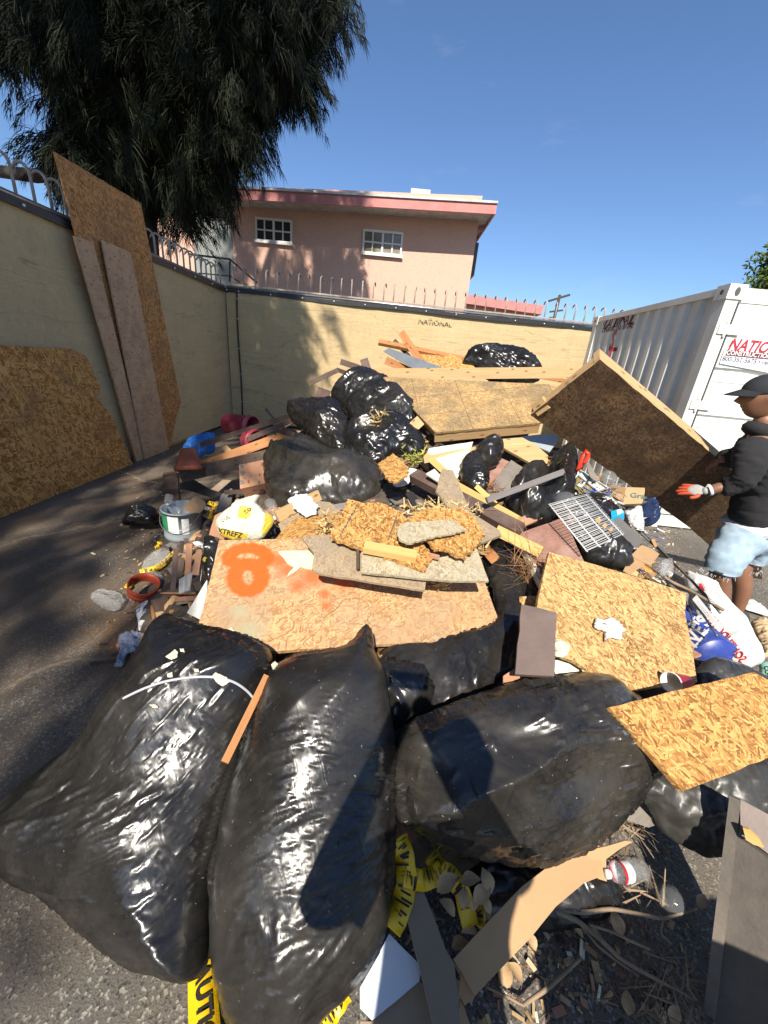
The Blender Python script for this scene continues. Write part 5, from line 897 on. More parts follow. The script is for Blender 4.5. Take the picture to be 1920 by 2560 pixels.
drape(sk,[(1275,930),(1310,940),(1345,1000),(1300,1085),(1245,1130),(1240,1110)],M_sackyel,'yellow_print',c='c'); drapetext(sk,'OUIL',M_ink,'u',(270,690),(450,590),110,off=.005,bold=0.)
# bottles
def bottle(c,a,b,ya,yb,r,label,mat=M_clear,capmat=M_tie,group='plastic bottles in the litter',nm='plastic_bottle'):
    (x0,y0),(x1,y1)=K(c,[a,b]); A,B=PY(x0,y0,ya),PY(x1,y1,yb); L0=np.linalg.norm(B-A); root=empty(nm,A,label,'bottle',group); d=(B-A)/L0
    pr=[(0,0),(r*.85,0),(r,.008)]; 
    for k in range(6): z=.02+k*L0*.1; pr+= [(r,z),(r*.93,z+L0*.03),(r,z+L0*.06)]
    pr+= [(r,L0*.68),(r*.75,L0*.82),(r*.36,L0*.9),(r*.36,L0*.93)]
    m=MB(); m.lathe(pr,A,d,seg=18); m.build('body',mat,root,True); m=MB(); m.lathe([(r*.42,L0*.93),(r*.42,L0),(0,L0)],A,d,seg=14); m.build('cap',capmat,root,True); return root,A,d,L0
bottle('c',(478,785),(462,870),2.98,2.93,.033,'clear bottle with a white cap lying by the dark plank')
bottle('c',(1310,850),(1350,990),2.55,2.35,.04,'clear bottle with a white cap beside the printed sack')
bottle('c',(548,905),(556,935),2.66,2.6,.02,'small clear bottle standing in the grey bucket')
b_=bottle('w',(430,880),(60,930),.74,.70,.028,'clear ribbed bottle with a red and white label in shadow at the lower right')
m=MB(); m.lathe([(.0285,.07),(.0285,.10)],b_[1],b_[2],seg=18); m.build('label',M_label,b_[0],True)
m=MB(); m.lathe([(.029,.10),(.029,.11)],b_[1],b_[2],seg=18); m.build('label_band',M_redpl,b_[0],True)
bottle('f',(560,470),(690,540),2.2,2.1,.05,'crushed clear bottle behind the torn cardboard box on the right slope')
bottle('r',(1280,880),(1200,1150),2.3,2.15,.02,'slim clear bottle beside the grey foam tube',capmat=M_tie)
# clear tubs and film
def dome(px,py,y,r,label,mat=M_clear,ax=None):
    o=PY(px,py,y); m=MB(); ax=ax if ax is not None else unit(C0-o); m.lathe([(r*1.08,0),(r,.004),(r*.97,r*.5),(r*.7,r*.8),(0,r*.86)],o,ax,seg=22); return tag(m.build('clear_tub',mat,None,True),label,'tub','clear plastic tubs')
dome(1677,2250,.72,.036,'dusty clear domed tub in shadow at the lower right'); dome(1413,1255,2.1,.055,'clear round tub lying on the left end of the wire rack'); dome(1520,1195,2.42,.045,'clear tub above the torn kraft box')
lathe_obj('clear_cup',[(0,0),(.028,0),(.04,.07),(.036,.07),(.025,.005),(0,.005)],PY(1475,1652,1.32),unit([-.9,.1,.35]),M_clear,'clear plastic cup next to the white downspout','cup')
inflate('plastic_film',K('f',[(190,100),(220,60),(330,160),(380,240),(340,260),(280,260),(240,180)]),M_film,'wad of clear plastic film above the torn box on the right','film',T=.03,lift=.12,wr=.01,seed=301,ex=.2,ey=.1,bend=.2,step=.008)
inflate('plastic_film',K('f',[(560,450),(620,380),(690,400),(720,500),(690,560),(600,560)]),M_film,'wad of clear film below the wires at the right','film',T=.03,lift=.10,wr=.01,seed=303,ex=.2,ey=.1,bend=.2,step=.008)
inflate('plastic_film',[(220,1290+200),(245,1470),(290,1475),(320,1500),(300,1530),(250,1520)],M_film,'grey clear film scrap left of the red bucket ring','film',T=.006,folds=.02,jag=.012,refs=[(230,1490,None,.02),(310,1490,None,.02),(270,1525,None,.02)],wr=.008,seed=305,ex=.2,ey=.1,bend=.2,step=.01)
# blue tarp, pots
inflate('blue_tarp',K('c',[(585,425),(610,370),(640,330),(740,295),(830,285),(870,290),(850,350),(865,420),(800,450),(765,440),(740,470),(660,440),(620,435)]),M_tarp,'bright blue plastic bag on the far left of the pile','plastic bag',T=.08,refs=[(460,1130,3.75),(540,1130,3.75),(510,1095,3.95)],wr=.015,seed=310,ex=.2,ey=.1,bend=.2,step=.012,sm=1)
A=PY(470,1180,3.35); tp=lathe_obj('terracotta_pot',[(0,0),(.06,0),(.105,.16),(.12,.16),(.12,.2),(.105,.2),(.09,.16),(.05,.02),(0,.02)],A+np.array([.02,0,.22]),unit([.15,-.35,-1.]),M_terra,'upturned terracotta coloured pot below the blue plastic bag','pot')
def rimbucket(name,p0,p1,r,mat,label,c='s'):
    A,B=[np.array(R3(x)) for x in(p0,p1)]; L0=np.linalg.norm(B-A); root=empty(name,A,label,'bucket'); m=MB(); m.lathe([(0,0),(r*.86,0),(r*.88,.01),(r,L0-.06),(r+.008,L0-.058),(r+.008,L0-.04),(r,L0-.038),(r+.006,L0-.004),(r+.006,L0),(r-.006,L0),(r*.85,.02),(0,.02)],A,B-A,seg=36); m.build('body',mat,root,True); return root,A,unit(B-A),L0
rb,A_,d_,L0_=rimbucket('red_bucket',(568,1058,4.5),(632,1070,4.4),.13,M_maroonpl,'dusty red bucket lying on its side near the fence corner'); 
rimbucket('red_bucket',(620,1100,3.9),(645,1104,3.8),.11,M_maroonpl,'red bucket half hidden under the brown stick')
# lowes bucket
bb,A_,d_,L0_=rimbucket('blue_bucket',(1789,1649,1.60),(1690,1560,1.92),.13,M_blue,'blue store bucket lying beside the white sack'); body=[o for o in bb.children][0]
pt0=[(1712,1597),(1768,1541)]
drapetext(body,"LOWE'S",M_tie,None,(1697,1665),(1765,1545),52,bold=.03,off=.004,up=1)
for a,b in(((1718,1640),(1772,1573)),((1675,1620),(1738,1542))):
    w_=2.4; n_=unit(np.array([b[1]-a[1],a[0]-b[0]]))*w_; drape(body,[(a[0]-n_[0],a[1]-n_[1]),(b[0]-n_[0],b[1]-n_[1]),(b[0]+n_[0],b[1]+n_[1]),(a[0]+n_[0],a[1]+n_[1])],M_tie,'print_stripe')
# white sack
WS=K('f',[(830,490),(870,530),(930,540),(1000,555),(1080,610),(1180,690),(1185,745),(1270,830),(1340,890),(1400,960),(1480,1080),(1550,1230),(1595,1340),(1605,1415),(1540,1430),(1480,1460),(1400,1470),(1330,1450),(1240,1390),(1150,1300),(1050,1150),(960,1000),(880,850),(860,700),(840,600)])
ws_=inflate('white_sack',WS,M_sackw,'white plastic sack with red lettering beside the blue bucket','sack',T=.10,refs=[(1720,1440,2.05),(1890,1640,1.62),(1760,1600,1.72)],wr=.009,seed=401,ex=.07,step=.009,ang=-.9,folds=.02)
drapetext(ws_,'SOUTHDOWNS',M_redpl,'f',(1420,1395),(1040,900),125,bold=.02,off=.005,up=-1)
drape(ws_,[(1205,1350),(1260,1290),(1310,1355)],M_redpl,'red_print',c='f'); drape(ws_,[(985,625),(1030,620),(1035,700),(1000,700),(975,670)],M_redpl,'red_print',c='f'); drape(ws_,[(810,485),(830,485),(875,530),(860,550)],M_redpl,'red_print',c='f')
inflate('white_sack',K('f',[(1380,830),(1400,785),(1480,790),(1560,830),(1640,890),(1680,960),(1600,930),(1500,900),(1420,880)]),M_sackw,'flattened white sack on the ground by the man\'s feet','sack',T=.03,refs=[(1860,1510,None,.03),(1920,1530,None,.03),(1880,1500,None,.03)],wr=.008,seed=405,ex=.2,ey=.1,bend=.2,step=.012)
inflate('paper_sack',K('f',[(1480,1010),(1560,990),(1700,1000),(1720,1330),(1640,1360),(1600,1340),(1560,1200),(1500,1080)]),M_kraft,'crumpled kraft paper sack right of the white sack','sack',T=.04,refs=[(1880,1555,None,.12),(1930,1560,None,.12),(1900,1640,None,.16)],wr=.01,seed=407,ex=.2,ey=.1,bend=.2,step=.01)
gs=inflate('green_sack',K('f',[(1572,1412),(1680,1395),(1760,1410),(1780,1620),(1680,1640),(1580,1570)]),M_ltgreen,'pale green concrete sack at the right frame edge','sack',T=.03,refs=[(1900,1660,None,.32),(1940,1660,None,.32),(1910,1700,None,.3)],wr=.003,seed=409,ex=.02,step=.008,sm=0,creases=.3)
drapetext(gs,'CONCRETE',M_ink,'f',(1640,1440),(1690,1720),62,bold=.03,off=.004)
# red cup
A=PY(1720,1706,1.25); B=PY(1663,1706,1.20); cu=empty('red_cup',A,'red paper cup lying on the pale strand board edge','cup'); L0=.12; B=A+unit(B-A)*.115; m=MB(); m.lathe([(0,0),(.026,0),(.038,.112),(.0405,.115)],A,B-A,seg=24); m.build('body',M_cupr,cu,True); m=MB(); m.lathe([(.040,.1105),(.0415,.116),(.037,.116),(.025,.006),(0,.006)],A,B-A,seg=24); m.build('inside',M_cup,cu,True)
# saw
sp_=[PY(*K('e',[q])[0],2.45) for q in [(1000,140),(1030,85),(1060,90),(1072,125),(1050,190),(1015,235),(965,255),(975,225),(995,190)]]
sw=empty('hand_saw',sp_[0],'hand saw with a bright red handle stuck in the right of the pile','saw'); m=MB(); m.tube([PY(*K('e',[q])[0],2.42) for q in [(968,248),(990,215),(1005,165),(1018,120),(1040,92),(1064,112),(1058,150),(1035,185),(1010,228),(968,248)]],[.009,.012,.012,.012,.013,.013,.013,.012,.011,.009],8); m.build('handle',M_orangeh,sw,True)
board('blade',K('e',[(1040,180),(1058,160),(1150,330),(1140,350),(1080,310)]),M_greyp,parent=sw,th=.003,refs=[(1460,1155,2.45),(1495,1200,2.4),(1475,1195,2.4)])
# boxes
dap=empty('printed_box',PY(1460,1220,2.35),'torn olive and blue caulk box with white flaps below the red saw','box'); rr_=[(1440,1215,2.40),(1500,1210,2.45),(1490,1270,2.25)]; dp_=Plane([R3(r) for r in rr_])
bo=board('front',K('r',[(215,475),(330,240),(650,500),(600,490),(450,600),(230,565)]),M_bolive,parent=dap,th=.004,pl=dp_)
board('flap',K('r',[(325,250),(410,205),(775,490),(670,535)]),M_paper,parent=dap,th=.01,pl=offpl(dp_,.02)); board('side_panel',K('r',[(450,600),(600,480),(660,530),(770,490),(865,570),(620,790),(500,850),(480,830)]),M_bblue,parent=dap,th=.004,pl=offpl(dp_,.006)); board('black_panel',K('r',[(560,590),(680,520),(770,500),(810,530),(610,700),(560,640)]),M_ink,parent=dap,th=.003,pl=offpl(dp_,.009))
board('flap',K('r',[(640,790),(865,610),(990,745),(850,830),(800,800)]),M_paper,parent=dap,th=.006,pl=offpl(dp_,.004)); board('flap',K('r',[(250,200),(350,180),(330,240),(250,340)]),M_paper,parent=dap,th=.004,pl=offpl(dp_,.004))
def ptext(s_,mat,par,pl,c,a,b,hpx,h,bold=.02):
    (x0,y0),(x1,y1)=K(c,[a,b]); A,B=pl.hit(x0,y0),pl.hit(x1,y1); L0=np.linalg.norm(B-A); sz=hpx*CR[c][2]*np.linalg.norm(A-C0)/FPX; return text(s_,mat,par,(A+B)/2,B-A,np.cross(pl.n,B-A),sz,n=pl.n,proud=h,bold=bold)
ptext('DAP',M_ink,dap,dp_,'r',(335,430),(415,365),75,.012,.03); m_=board('name_plate',K('r',[(300,440),(370,340),(435,375),(440,400),(370,470)]),M_paper,parent=dap,th=.002,pl=offpl(dp_,.008))
ptext('Doors & Baths',M_tie,dap,dp_,'r',(620,735),(790,625),36,.012,.0); ptext('KWIK SEAL',M_tie,dap,dp_,'r',(560,690),(700,580),50,.013,.02)
M_teal=plain('teal_print',(.04,.14,.13),.6,.1,9,0); gra=empty('kraft_box',PY(1560,1250,2.45),'open brown cardboard box printed Gra under the dark sheet','box'); gp_=Plane([PY(1560,1225,2.40),PY(1610,1220,2.38),PY(1558,1258,2.33)]); gi_=Plane([PY(1563,1218,2.41),PY(1520,1212,2.52),PY(1556,1258,2.34)])
board('front_panel',K('r',[(1145,470),(1465,480),(1465,560),(1420,750),(1085,765)]),M_card,parent=gra,th=.005,pl=gp_); board('side_panel',K('r',[(830,425),(1130,470),(1140,480),(1075,760),(880,625)]),M_card,parent=gra,th=.005,pl=gi_)
board('bottom_panel',K('r',[(1085,765),(1420,750),(1250,840),(1050,800)]),M_cardd,parent=gra,th=.005,refs=[(1558,1260,2.34),(1600,1258,2.32),(1580,1270,2.45)]); ptext('Gra',M_teal,gra,gp_,'r',(1235,615),(1440,635),118,.004,.02)
for k_ in range(3): ptext('PACKED FOR',M_cardd,gra,gi_,'r',(905,545+k_*40),(1035,570+k_*45),34,.003,.02)
board('print_box',K('r',[(880,885),(1060,835),(1110,900),(1095,950),(890,995)]),M_cyan,'small cyan and white ink box on the wire rack','box',.04,refs=[(1530,1280,2.15),(1558,1272,2.15),(1540,1292,2.1)])
board('paper_label',K('r',[(975,865),(1060,840),(1100,900),(990,945)]),M_paper,'','',.002,pl=offpl(o_pl['print_box'],.003),parent=bpy.data.objects['print_box'])
beam('foam_tube',(1537,1300,2.1),(1600,1362,1.98),.06,.06,M_foam,'grey foam tube lying beside the newspaper','foam')
inflate('newspaper',K('r',[(1095,850),(1200,800),(1350,770),(1400,900),(1450,1190),(1380,1240),(1280,1150),(1180,1000)]),plain('newsprint',(.62,.61,.58),.8,.75,70,.2,uv=True),'crumpled printed newspaper beside the navy bag','paper',T=.03,lift=.08,wr=.01,seed=420,ex=.2,ey=.1,bend=.2,step=.007)
inflate('navy_bag',K('r',[(1400,780),(1440,700),(1500,665),(1580,760),(1620,850),(1655,960),(1640,1080),(1560,1170),(1440,1100),(1380,900)]),M_navyc,'shiny navy blue bag under the edge of the dark sheet','plastic bag',T=.07,lift=.05,wr=.014,seed=422,ex=.2,ey=.1,bend=.2,step=.009,sm=1)
board('torn_cardboard',K('g',[(460,1080),(520,970),(595,1005),(640,1030),(600,1060),(510,1115)]),M_card,'torn cardboard box flap above the pale strand board','cardboard',.006,lift=.12); board('torn_cardboard',K('g',[(520,960),(610,870),(700,905),(760,945),(690,1040),(600,1000)]),M_card,'brown cardboard flap facing up on the right slope','cardboard',.006,lift=.13)
board('cardboard_piece',K('g',[(690,830),(715,815),(740,880),(720,890)]),M_card,'narrow cardboard strip end near the black wires','cardboard',.006,lift=.1)
# wire rack
rq=K('e',[(730,530),(1060,440),(1370,780),(1050,930)]); rp=Plane([PY(rq[0][0],rq[0][1],2.02),PY(rq[1][0],rq[1][1],2.14),PY(rq[3][0],rq[3][1],1.78)]); Q=[rp.hit(*q) for q in rq]
rk=empty('wire_rack',Q[0],'grey wire rack of many thin rods on the right slope','rack')
m=MB()
for k in range(44): t_=(k+.5)/44+.006*math.sin(k*2.3); A=Q[0]*(1-t_)+Q[3]*t_; B=Q[1]*(1-t_)+Q[2]*t_; m.tube([A,(A+B)/2+rp.n*.006*math.sin(k),B],.0013,5)
m.build('rods',M_rack,rk,True)['kind']='stuff'
for t_ in(.04,.33,.63,.96): A=Q[0]*(1-t_)+Q[1]*t_-rp.n*.006; B=Q[3]*(1-t_)+Q[2]*t_-rp.n*.006; m=MB(); m.tube([A,B],.0036,6); m.build('cross_rod',M_rack,rk,True)
for i,(a,b,l) in enumerate([((600,1010),(700,1100),'stapled cardboard tag'),((720,1110),(800,1180),''),((830,1180),(900,1240),'')]):
    (x0,y0),(x1,y1)=K('r',[a,b]); board('cardboard_tag',[(x0,y0+3),(x0+9,y0-3),(x1+4,y1-8),(x1-4,y1)],M_card,th=.002,pl=offpl(rp,.006),parent=rk)
board('brick_scrap',K('e',[(895,630),(950,600),(1000,690),(960,725),(910,680)]),M_red_panel,'pink broken tile under the wire rack','tile',.02,lift=.06)
inflate('paper_rag',K('r',[(380,940),(440,880),(620,870),(680,900),(660,960),(500,1030),(450,1020)]),M_paper,'white paper lying across the wire rack','paper',T=.01,lift=.09,wr=.004,seed=430,step=.007)
# wires and rebar
def wire(name,pts,r,mat,label,cat='wire',group=None,seg=6):
    P_=np.array([PY(*p) if len(p)==3 else PZ(p[0],p[1],p[3]) for p in pts]); t=np.linspace(0,len(P_)-1,len(P_)*8); Q_=np.stack([np.interp(t,range(len(P_)),P_[:,i]) for i in range(3)],1)
    for _ in range(4): Q_[1:-1]=(Q_[:-2]+2*Q_[1:-1]+Q_[2:])/4
    rr=r if not hasattr(r,'__len__') else np.interp(np.linspace(0,1,len(Q_)),np.linspace(0,1,len(r)),r)
    m=MB(); m.tube(list(Q_),list(rr) if hasattr(rr,'__len__') else rr,seg); return tag(m.build(name,mat,None,True),label,cat,group)
F_=lambda pts,ys:[(*K('f',[p])[0],y) for p,y in zip(pts,ys)]
wire('steel_rod',F_([(350,80),(600,310),(900,590),(1190,920)],[2.3,2.15,1.95,1.72]),.007,M_rebar,'longest dark steel rod slanting down to the white sack','rod',group='steel rods on the right slope')
wire('steel_rod',F_([(400,90),(640,330),(930,620),(1210,900)],[2.28,2.12,1.92,1.7]),.004,M_rebar,'thin steel rod running just right of the longest rod','rod',group='steel rods on the right slope')
wire('steel_rod',F_([(420,400),(700,610),(880,690),(1220,890)],[2.05,1.92,1.86,1.68]),.009,M_twig,'brown rusty rod crossing over the steel rods','rod',group='steel rods on the right slope')
wire('steel_rod',F_([(880,780),(1000,910),(1160,1150)],[1.78,1.7,1.58]),.005,M_rebar,'short dark rod lying over the blue bucket','rod',group='steel rods on the right slope')
wire('steel_rod',F_([(880,880),(910,960),(905,1040)],[1.72,1.66,1.62]),.005,M_rebar,'bent dark rod end over the bucket lettering','rod',group='steel rods on the right slope')
def lath(name,c,quad,ys,nu,nv,mat,label,off=0.):
    q=K(c,quad); pl=Plane([PY(q[0][0],q[0][1],ys[0]),PY(q[1][0],q[1][1],ys[1]),PY(q[3][0],q[3][1],ys[2])]); Q=[pl.hit(*x)+pl.n*off for x in q]; m=MB()
    bl=lambda a,b:(Q[0]*(1-a)+Q[1]*a)*(1-b)+(Q[3]*(1-a)+Q[2]*a)*b
    for i in range(nu): a=i/(nu-1); m.tube([bl(a,0),bl(a,.5)+pl.n*.004*math.sin(i),bl(a,1)],.0016,4,cap=False)
    for j in range(nv): b=j/(nv-1); m.tube([bl(0,b),bl(.5,b),bl(1,b)],.0016,4,cap=False)
    o=m.build(name,mat,None,True); tag(o,label,'mesh'); return o
lath('wire_mesh','f',[(890,800),(930,760),(1190,1080),(1140,1110)],[1.74,1.76,1.6],5,34,M_rack,'narrow strip of wire mesh running over the blue bucket',.02)
lath('wire_mesh','f',[(900,600),(1050,740),(1210,940),(1040,900)],[1.95,1.85,1.75],16,14,M_rack,'wire mesh scrap over the white sack',.07)
lath('wire_mesh','h',[(790,350),(900,290),(880,440),(790,465)],[1.95,1.95,1.82],16,18,M_rack,'crumpled grey wire netting left of the painted board',.03)
board('vent_scrap',K('f',[(715,680),(800,700),(880,720),(870,790),(840,900),(730,840)]),W_grey,'grey slatted wood scrap at the corner of the pale strand board','scrap',.01,refs=[(1685,1475,1.85),(1720,1485,1.85),(1700,1520,1.75)])
# thick cords
def onobj(obj,px,py,off):
    bpy.context.view_layer.update(); L0=obj.matrix_world.translation.copy(); bv=BVHTree.FromObject(obj,bpy.context.evaluated_depsgraph_get()); d=Vector(ray(px,py)).normalized(); h=bv.ray_cast(Vector(C0)-L0,d); return None if h[0] is None else np.array(h[0]+L0)-np.array(d)*off
_cp=[onobj(BAG1,px,py,.006) for px,py in smoothpoly([(308,1746),(350,1725),(400,1706),(450,1696),(500,1691),(550,1693),(590,1706),(620,1728),(636,1748)],0)]; _cp=[c for c in _cp if c is not None]
if len(_cp)>3:
    _t=np.linspace(0,len(_cp)-1,60); _c=np.stack([np.interp(_t,range(len(_cp)),np.array(_cp)[:,k]) for k in range(3)],1)
    for _ in range(12): _c[1:-1]=(_c[:-2]+2*_c[1:-1]+_c[2:])/4
    m=MB(); m.tube(list(_c),.0042,8); tag(m.build('cord',plain('cord_grey',(.42,.42,.44),.45,.1,9,0),None,True),'pale grey cord arching across the left front bag','cord')
def flake(poly,label,c='h',obj=None):
    o=drape(obj or BAG1,poly,M_foil,'cream_flake',off=.006,c=c)
    if o is None: return
    w_=o.matrix_world.copy(); bpy.context.view_layer.update(); w_=o.matrix_world.copy(); o.parent=None; o.matrix_world=w_; tag(o,label,'flake','cream flakes'); sm=o.modifiers.new('s','SOLIDIFY'); sm.thickness=.003
for pg,lb_ in [([(640,965),(690,930),(720,905),(745,925),(740,970),(690,990)],'cream flake on the upper part of the left front bag'),([(1025,1130),(1060,1100),(1150,1140),(1178,1175),(1120,1215),(1075,1190)],'largest cream flake, lying on the grey cord'),([(655,1110),(700,1095),(700,1135),(660,1140)],'tiny cream flake in the middle of the left front bag'),([(875,1065),(915,1070),(920,1095),(885,1092)],'tiny cream flake above the arch of the cord'),([(510,1365),(560,1365),(585,1390),(540,1395)],'pale flake below the left half of the cord'),([(760,900),(795,900),(800,925),(770,925)],'small cream flake beside the upper flake')]: flake(pg,lb_)
wire('cable',[(225,1660,None,.01),(300,1650,None,.01),(345,1560,None,.02),(400,1500,None,.05)],.006,M_black,'black cable curving on the asphalt left of the bag','cable')
# stick between front bags
beam('wood_stick',(668,1688,None,.62) if 0 else tuple(PZ(668,1688,.60)),tuple(PZ(562,1905,.50)),.022,.018,W_orange,'long orange splinter of wood wedged between the two front bags','stick')
# cream flakes
for i,(c,poly,z,l) in enumerate([('d',[(50,760),(120,752),(300,750),(350,780),(335,905),(300,905),(240,885),(180,935),(125,972),(150,920),(185,890),(130,860),(95,810)],.66,'torn cream foil piece on the painted board beside the orange loop'),('h',[(1185,970),(1230,965),(1235,990),(1205,1015)],.60,'cream flake just under the painted board edge'),('h',[(1520,1030),(1550,1005),(1580,1030),(1540,1080)],.60,'cream flake at the top of the gap between the front bags'),('h',[(1160,740),(1190,725),(1220,760),(1180,820),(1150,790)],.56,'cluster of cream flakes near the lower left of the painted board')]):
    q=K(c,poly); onb='painted board' in l and 'under' not in l; board('cream_flake',q,M_foil,l,'flake',.004,refs=None if onb else [(q[0][0],q[0][1],None,z+.012),(q[len(q)//3][0],q[len(q)//3][1],None,z+.012),(q[2*len(q)//3][0],q[2*len(q)//3][1],None,z+.008)],pl=offpl(pb,.006) if onb else None,ragged=.002,group='cream flakes')
# left ground litter
def ringbucket():
    A=PZ(358,1478,.06); ax=unit([.35,-.2,1.]); root=empty('red_bucket_ring',A,'red bucket rim ring lying on the asphalt at the left','ring'); m=MB(); m.lathe([(.085,0),(.09,.0),(.092,.03),(.087,.035),(.092,.04),(.093,.075),(.086,.078),(.084,.04),(.085,0)],A,ax,seg=30); m.build('ring',M_terra if 0 else plain('orange_red_rim',(.42,.06,.025),.5,.25,8,.1),root,True)
ringbucket()
tp_=lambda c,pts,z,dz=0:[PZ(*K(c,[p])[0],z+dz*i) for i,p in enumerate(pts)]
def ctape(pts,w,label,tw=.4,txt=None):
    return ribbon('caution_tape',pts,w,M_ytape,label,'tape',group='yellow caution tape scraps',tw=tw,n=30,marks=M_ink)
ctape(tp_('h',[(430,270),(560,240),(640,180),(740,90)],.05,.012),.045,'caution tape scrap above the red bucket ring')
ctape(tp_('h',[(320,400),(380,330),(460,290)],.03),.04,'short caution tape scrap left of the red bucket ring')
ctape(tp_('h',[(590,10),(600,40),(560,70)],.16),.03,'tiny caution tape end under the grey bucket')
ctape(tp_('c',[(800,850),(860,870),(820,960),(850,1000)],.25),.035,'caution tape tangled behind the grey bucket')
inflate('plastic_scrap',K('h',[(450,180),(560,90),(640,60),(700,120),(640,190),(560,240),(480,270),(440,270)]),M_film,'dusty folded plastic scrap beside the caution tape','plastic',T=.03,refs=[(360,1420,None,.04),(420,1380,None,.1),(400,1430,None,.06)],wr=.012,seed=501,ex=.2,ey=.1,bend=.2,step=.008)
inflate('plastic_scrap',K('h',[(450,290),(600,260),(650,330),(600,420),(520,350)]),M_film,'grey plastic scrap behind the red bucket ring','plastic',T=.03,refs=[(370,1440,None,.04),(410,1440,None,.06),(390,1475,None,.05)],wr=.012,seed=503,ex=.2,ey=.1,bend=.2,step=.008)
inflate('white_rag',K('h',[(400,590),(440,520),(490,500),(495,560),(480,690),(430,765),(415,680)]),M_cloth,'long dirty white rag on the asphalt','rag',T=.012,refs=[(345,1520,None,.04),(365,1510,None,.05),(350,1575,None,.03)],wr=.014,seed=505,step=.006,sm=0,jag=.008,folds=.015,ex=.22,ey=.12,bend=.15)
inflate('blue_rag',K('h',[(250,820),(330,790),(400,780),(480,800),(460,860),(400,920),(330,950),(310,1010),(290,1045),(222,1050),(250,960),(270,870)]),M_bluecloth,'grey blue glove shaped rag on the asphalt by the front bag','rag',T=.025,refs=[(300,1595,None,.03),(355,1595,None,.03),(300,1660,None,.02)],wr=.014,seed=507,step=.006,sm=0,jag=.008,folds=.015,ex=.22,ey=.12,bend=.15)
A=PZ(395,1575,.16); cn_=empty('drink_can',A,'crushed maroon drink can beside the left front bag','can'); ax=unit([-.35,-.75,.0]); m=MB(); m.lathe([(0,-.055),(.03,-.055),(.033,-.05),(.033,.05)],A,ax,seg=20); m.build('body',M_cupr,cn_,True); m=MB(); m.lathe([(.033,.05),(.027,.058),(.025,.055),(0,.055)],A,ax,seg=20); m.build('lid',M_can,cn_,True)
for l,c,a,b,w_,mt,za,zb in [('thin orange brown strip standing left of the wire netting','h',(840,30),(825,300),.035,W_pink,.42,.22),('long curved brown lath on the left litter','h',(730,70),(700,470),.03,W_brown,.36,.1),('pinkish torn lath left of the painted board','h',(920,100),(890,290),.035,W_pink,.45,.34),('brown lath lying level above the white board','h',(720,495),(900,480),.025,W_pink,.18,.3),('broken brown board with an orange edge near the drink can','h',(590,480),(650,650),.09,W_brown,.14,.10),('orange splinter along the broken brown board','h',(545,540),(565,690),.03,W_orange,.11,.08),('dusty lath below the curved lath','h',(690,500),(700,630),.05,W_pink,.12,.1),('dark plank scrap under the wire netting','h',(760,150),(780,330),.06,W_dark,.24,.12),('small dark wood scrap right of the netting','h',(900,350),(920,420),.04,W_dark,.32,.28),('thin lath between the laths and the board','h',(600,440),(880,440),.012,W_pink,.12,.28),('narrow brown lath under the grey bucket','h',(780,10),(770,110),.025,W_dark,.3,.22),('orange chip under the painted board corner','h',(660,700),(590,840),.015,W_orange,.14,.08)]:
    q=K(c,[a,b]); beam('wood_lath',tuple(PZ(*q[0],za)),tuple(PZ(*q[1],zb)),w_,.012,mt,l,'lath',group='thin wood scraps on the left litter',roll=random.uniform(-18,18))
board('white_board',K('h',[(820,605),(985,330),(985,520),(940,665)]),M_tie,'white textured board triangle left of the painted board','board',.01,refs=[(467,1532,None,.30),(517,1450,None,.40),(503,1550,None,.34)])
board('grey_scrap',K('h',[(665,610),(690,500),(740,510),(700,640)]),M_cardd,'tan scrap left of the white triangle','scrap',.006,refs=[(425,1530,None,.1),(440,1505,None,.12),(430,1540,None,.1)])
inflate('white_rag',K('h',[(860,20),(930,10),(985,50),(980,90),(930,60),(880,50)]),M_cloth,'small white rag above the laths','rag',T=.015,refs=[(485,1358,None,.42),(510,1358,None,.44),(495,1375,None,.40)],wr=.007,seed=509,ex=.2,ey=.1,bend=.2,step=.006)
wire('cable',[(500,1400,2.0),(505,1430,1.95),(500,1460,1.9),(512,1470,1.88)],.005,M_galv,'grey cable loop left of the painted board','cable')
inflate('yellow_scrap',K('h',[(950,150),(990,140),(990,185),(960,185)]),M_yel,'tiny yellow plastic scrap at the painted board edge','plastic',T=.01,refs=[(506,1395,None,.46),(518,1395,None,.46),(510,1405,None,.45)],wr=.003,seed=511,step=.005)
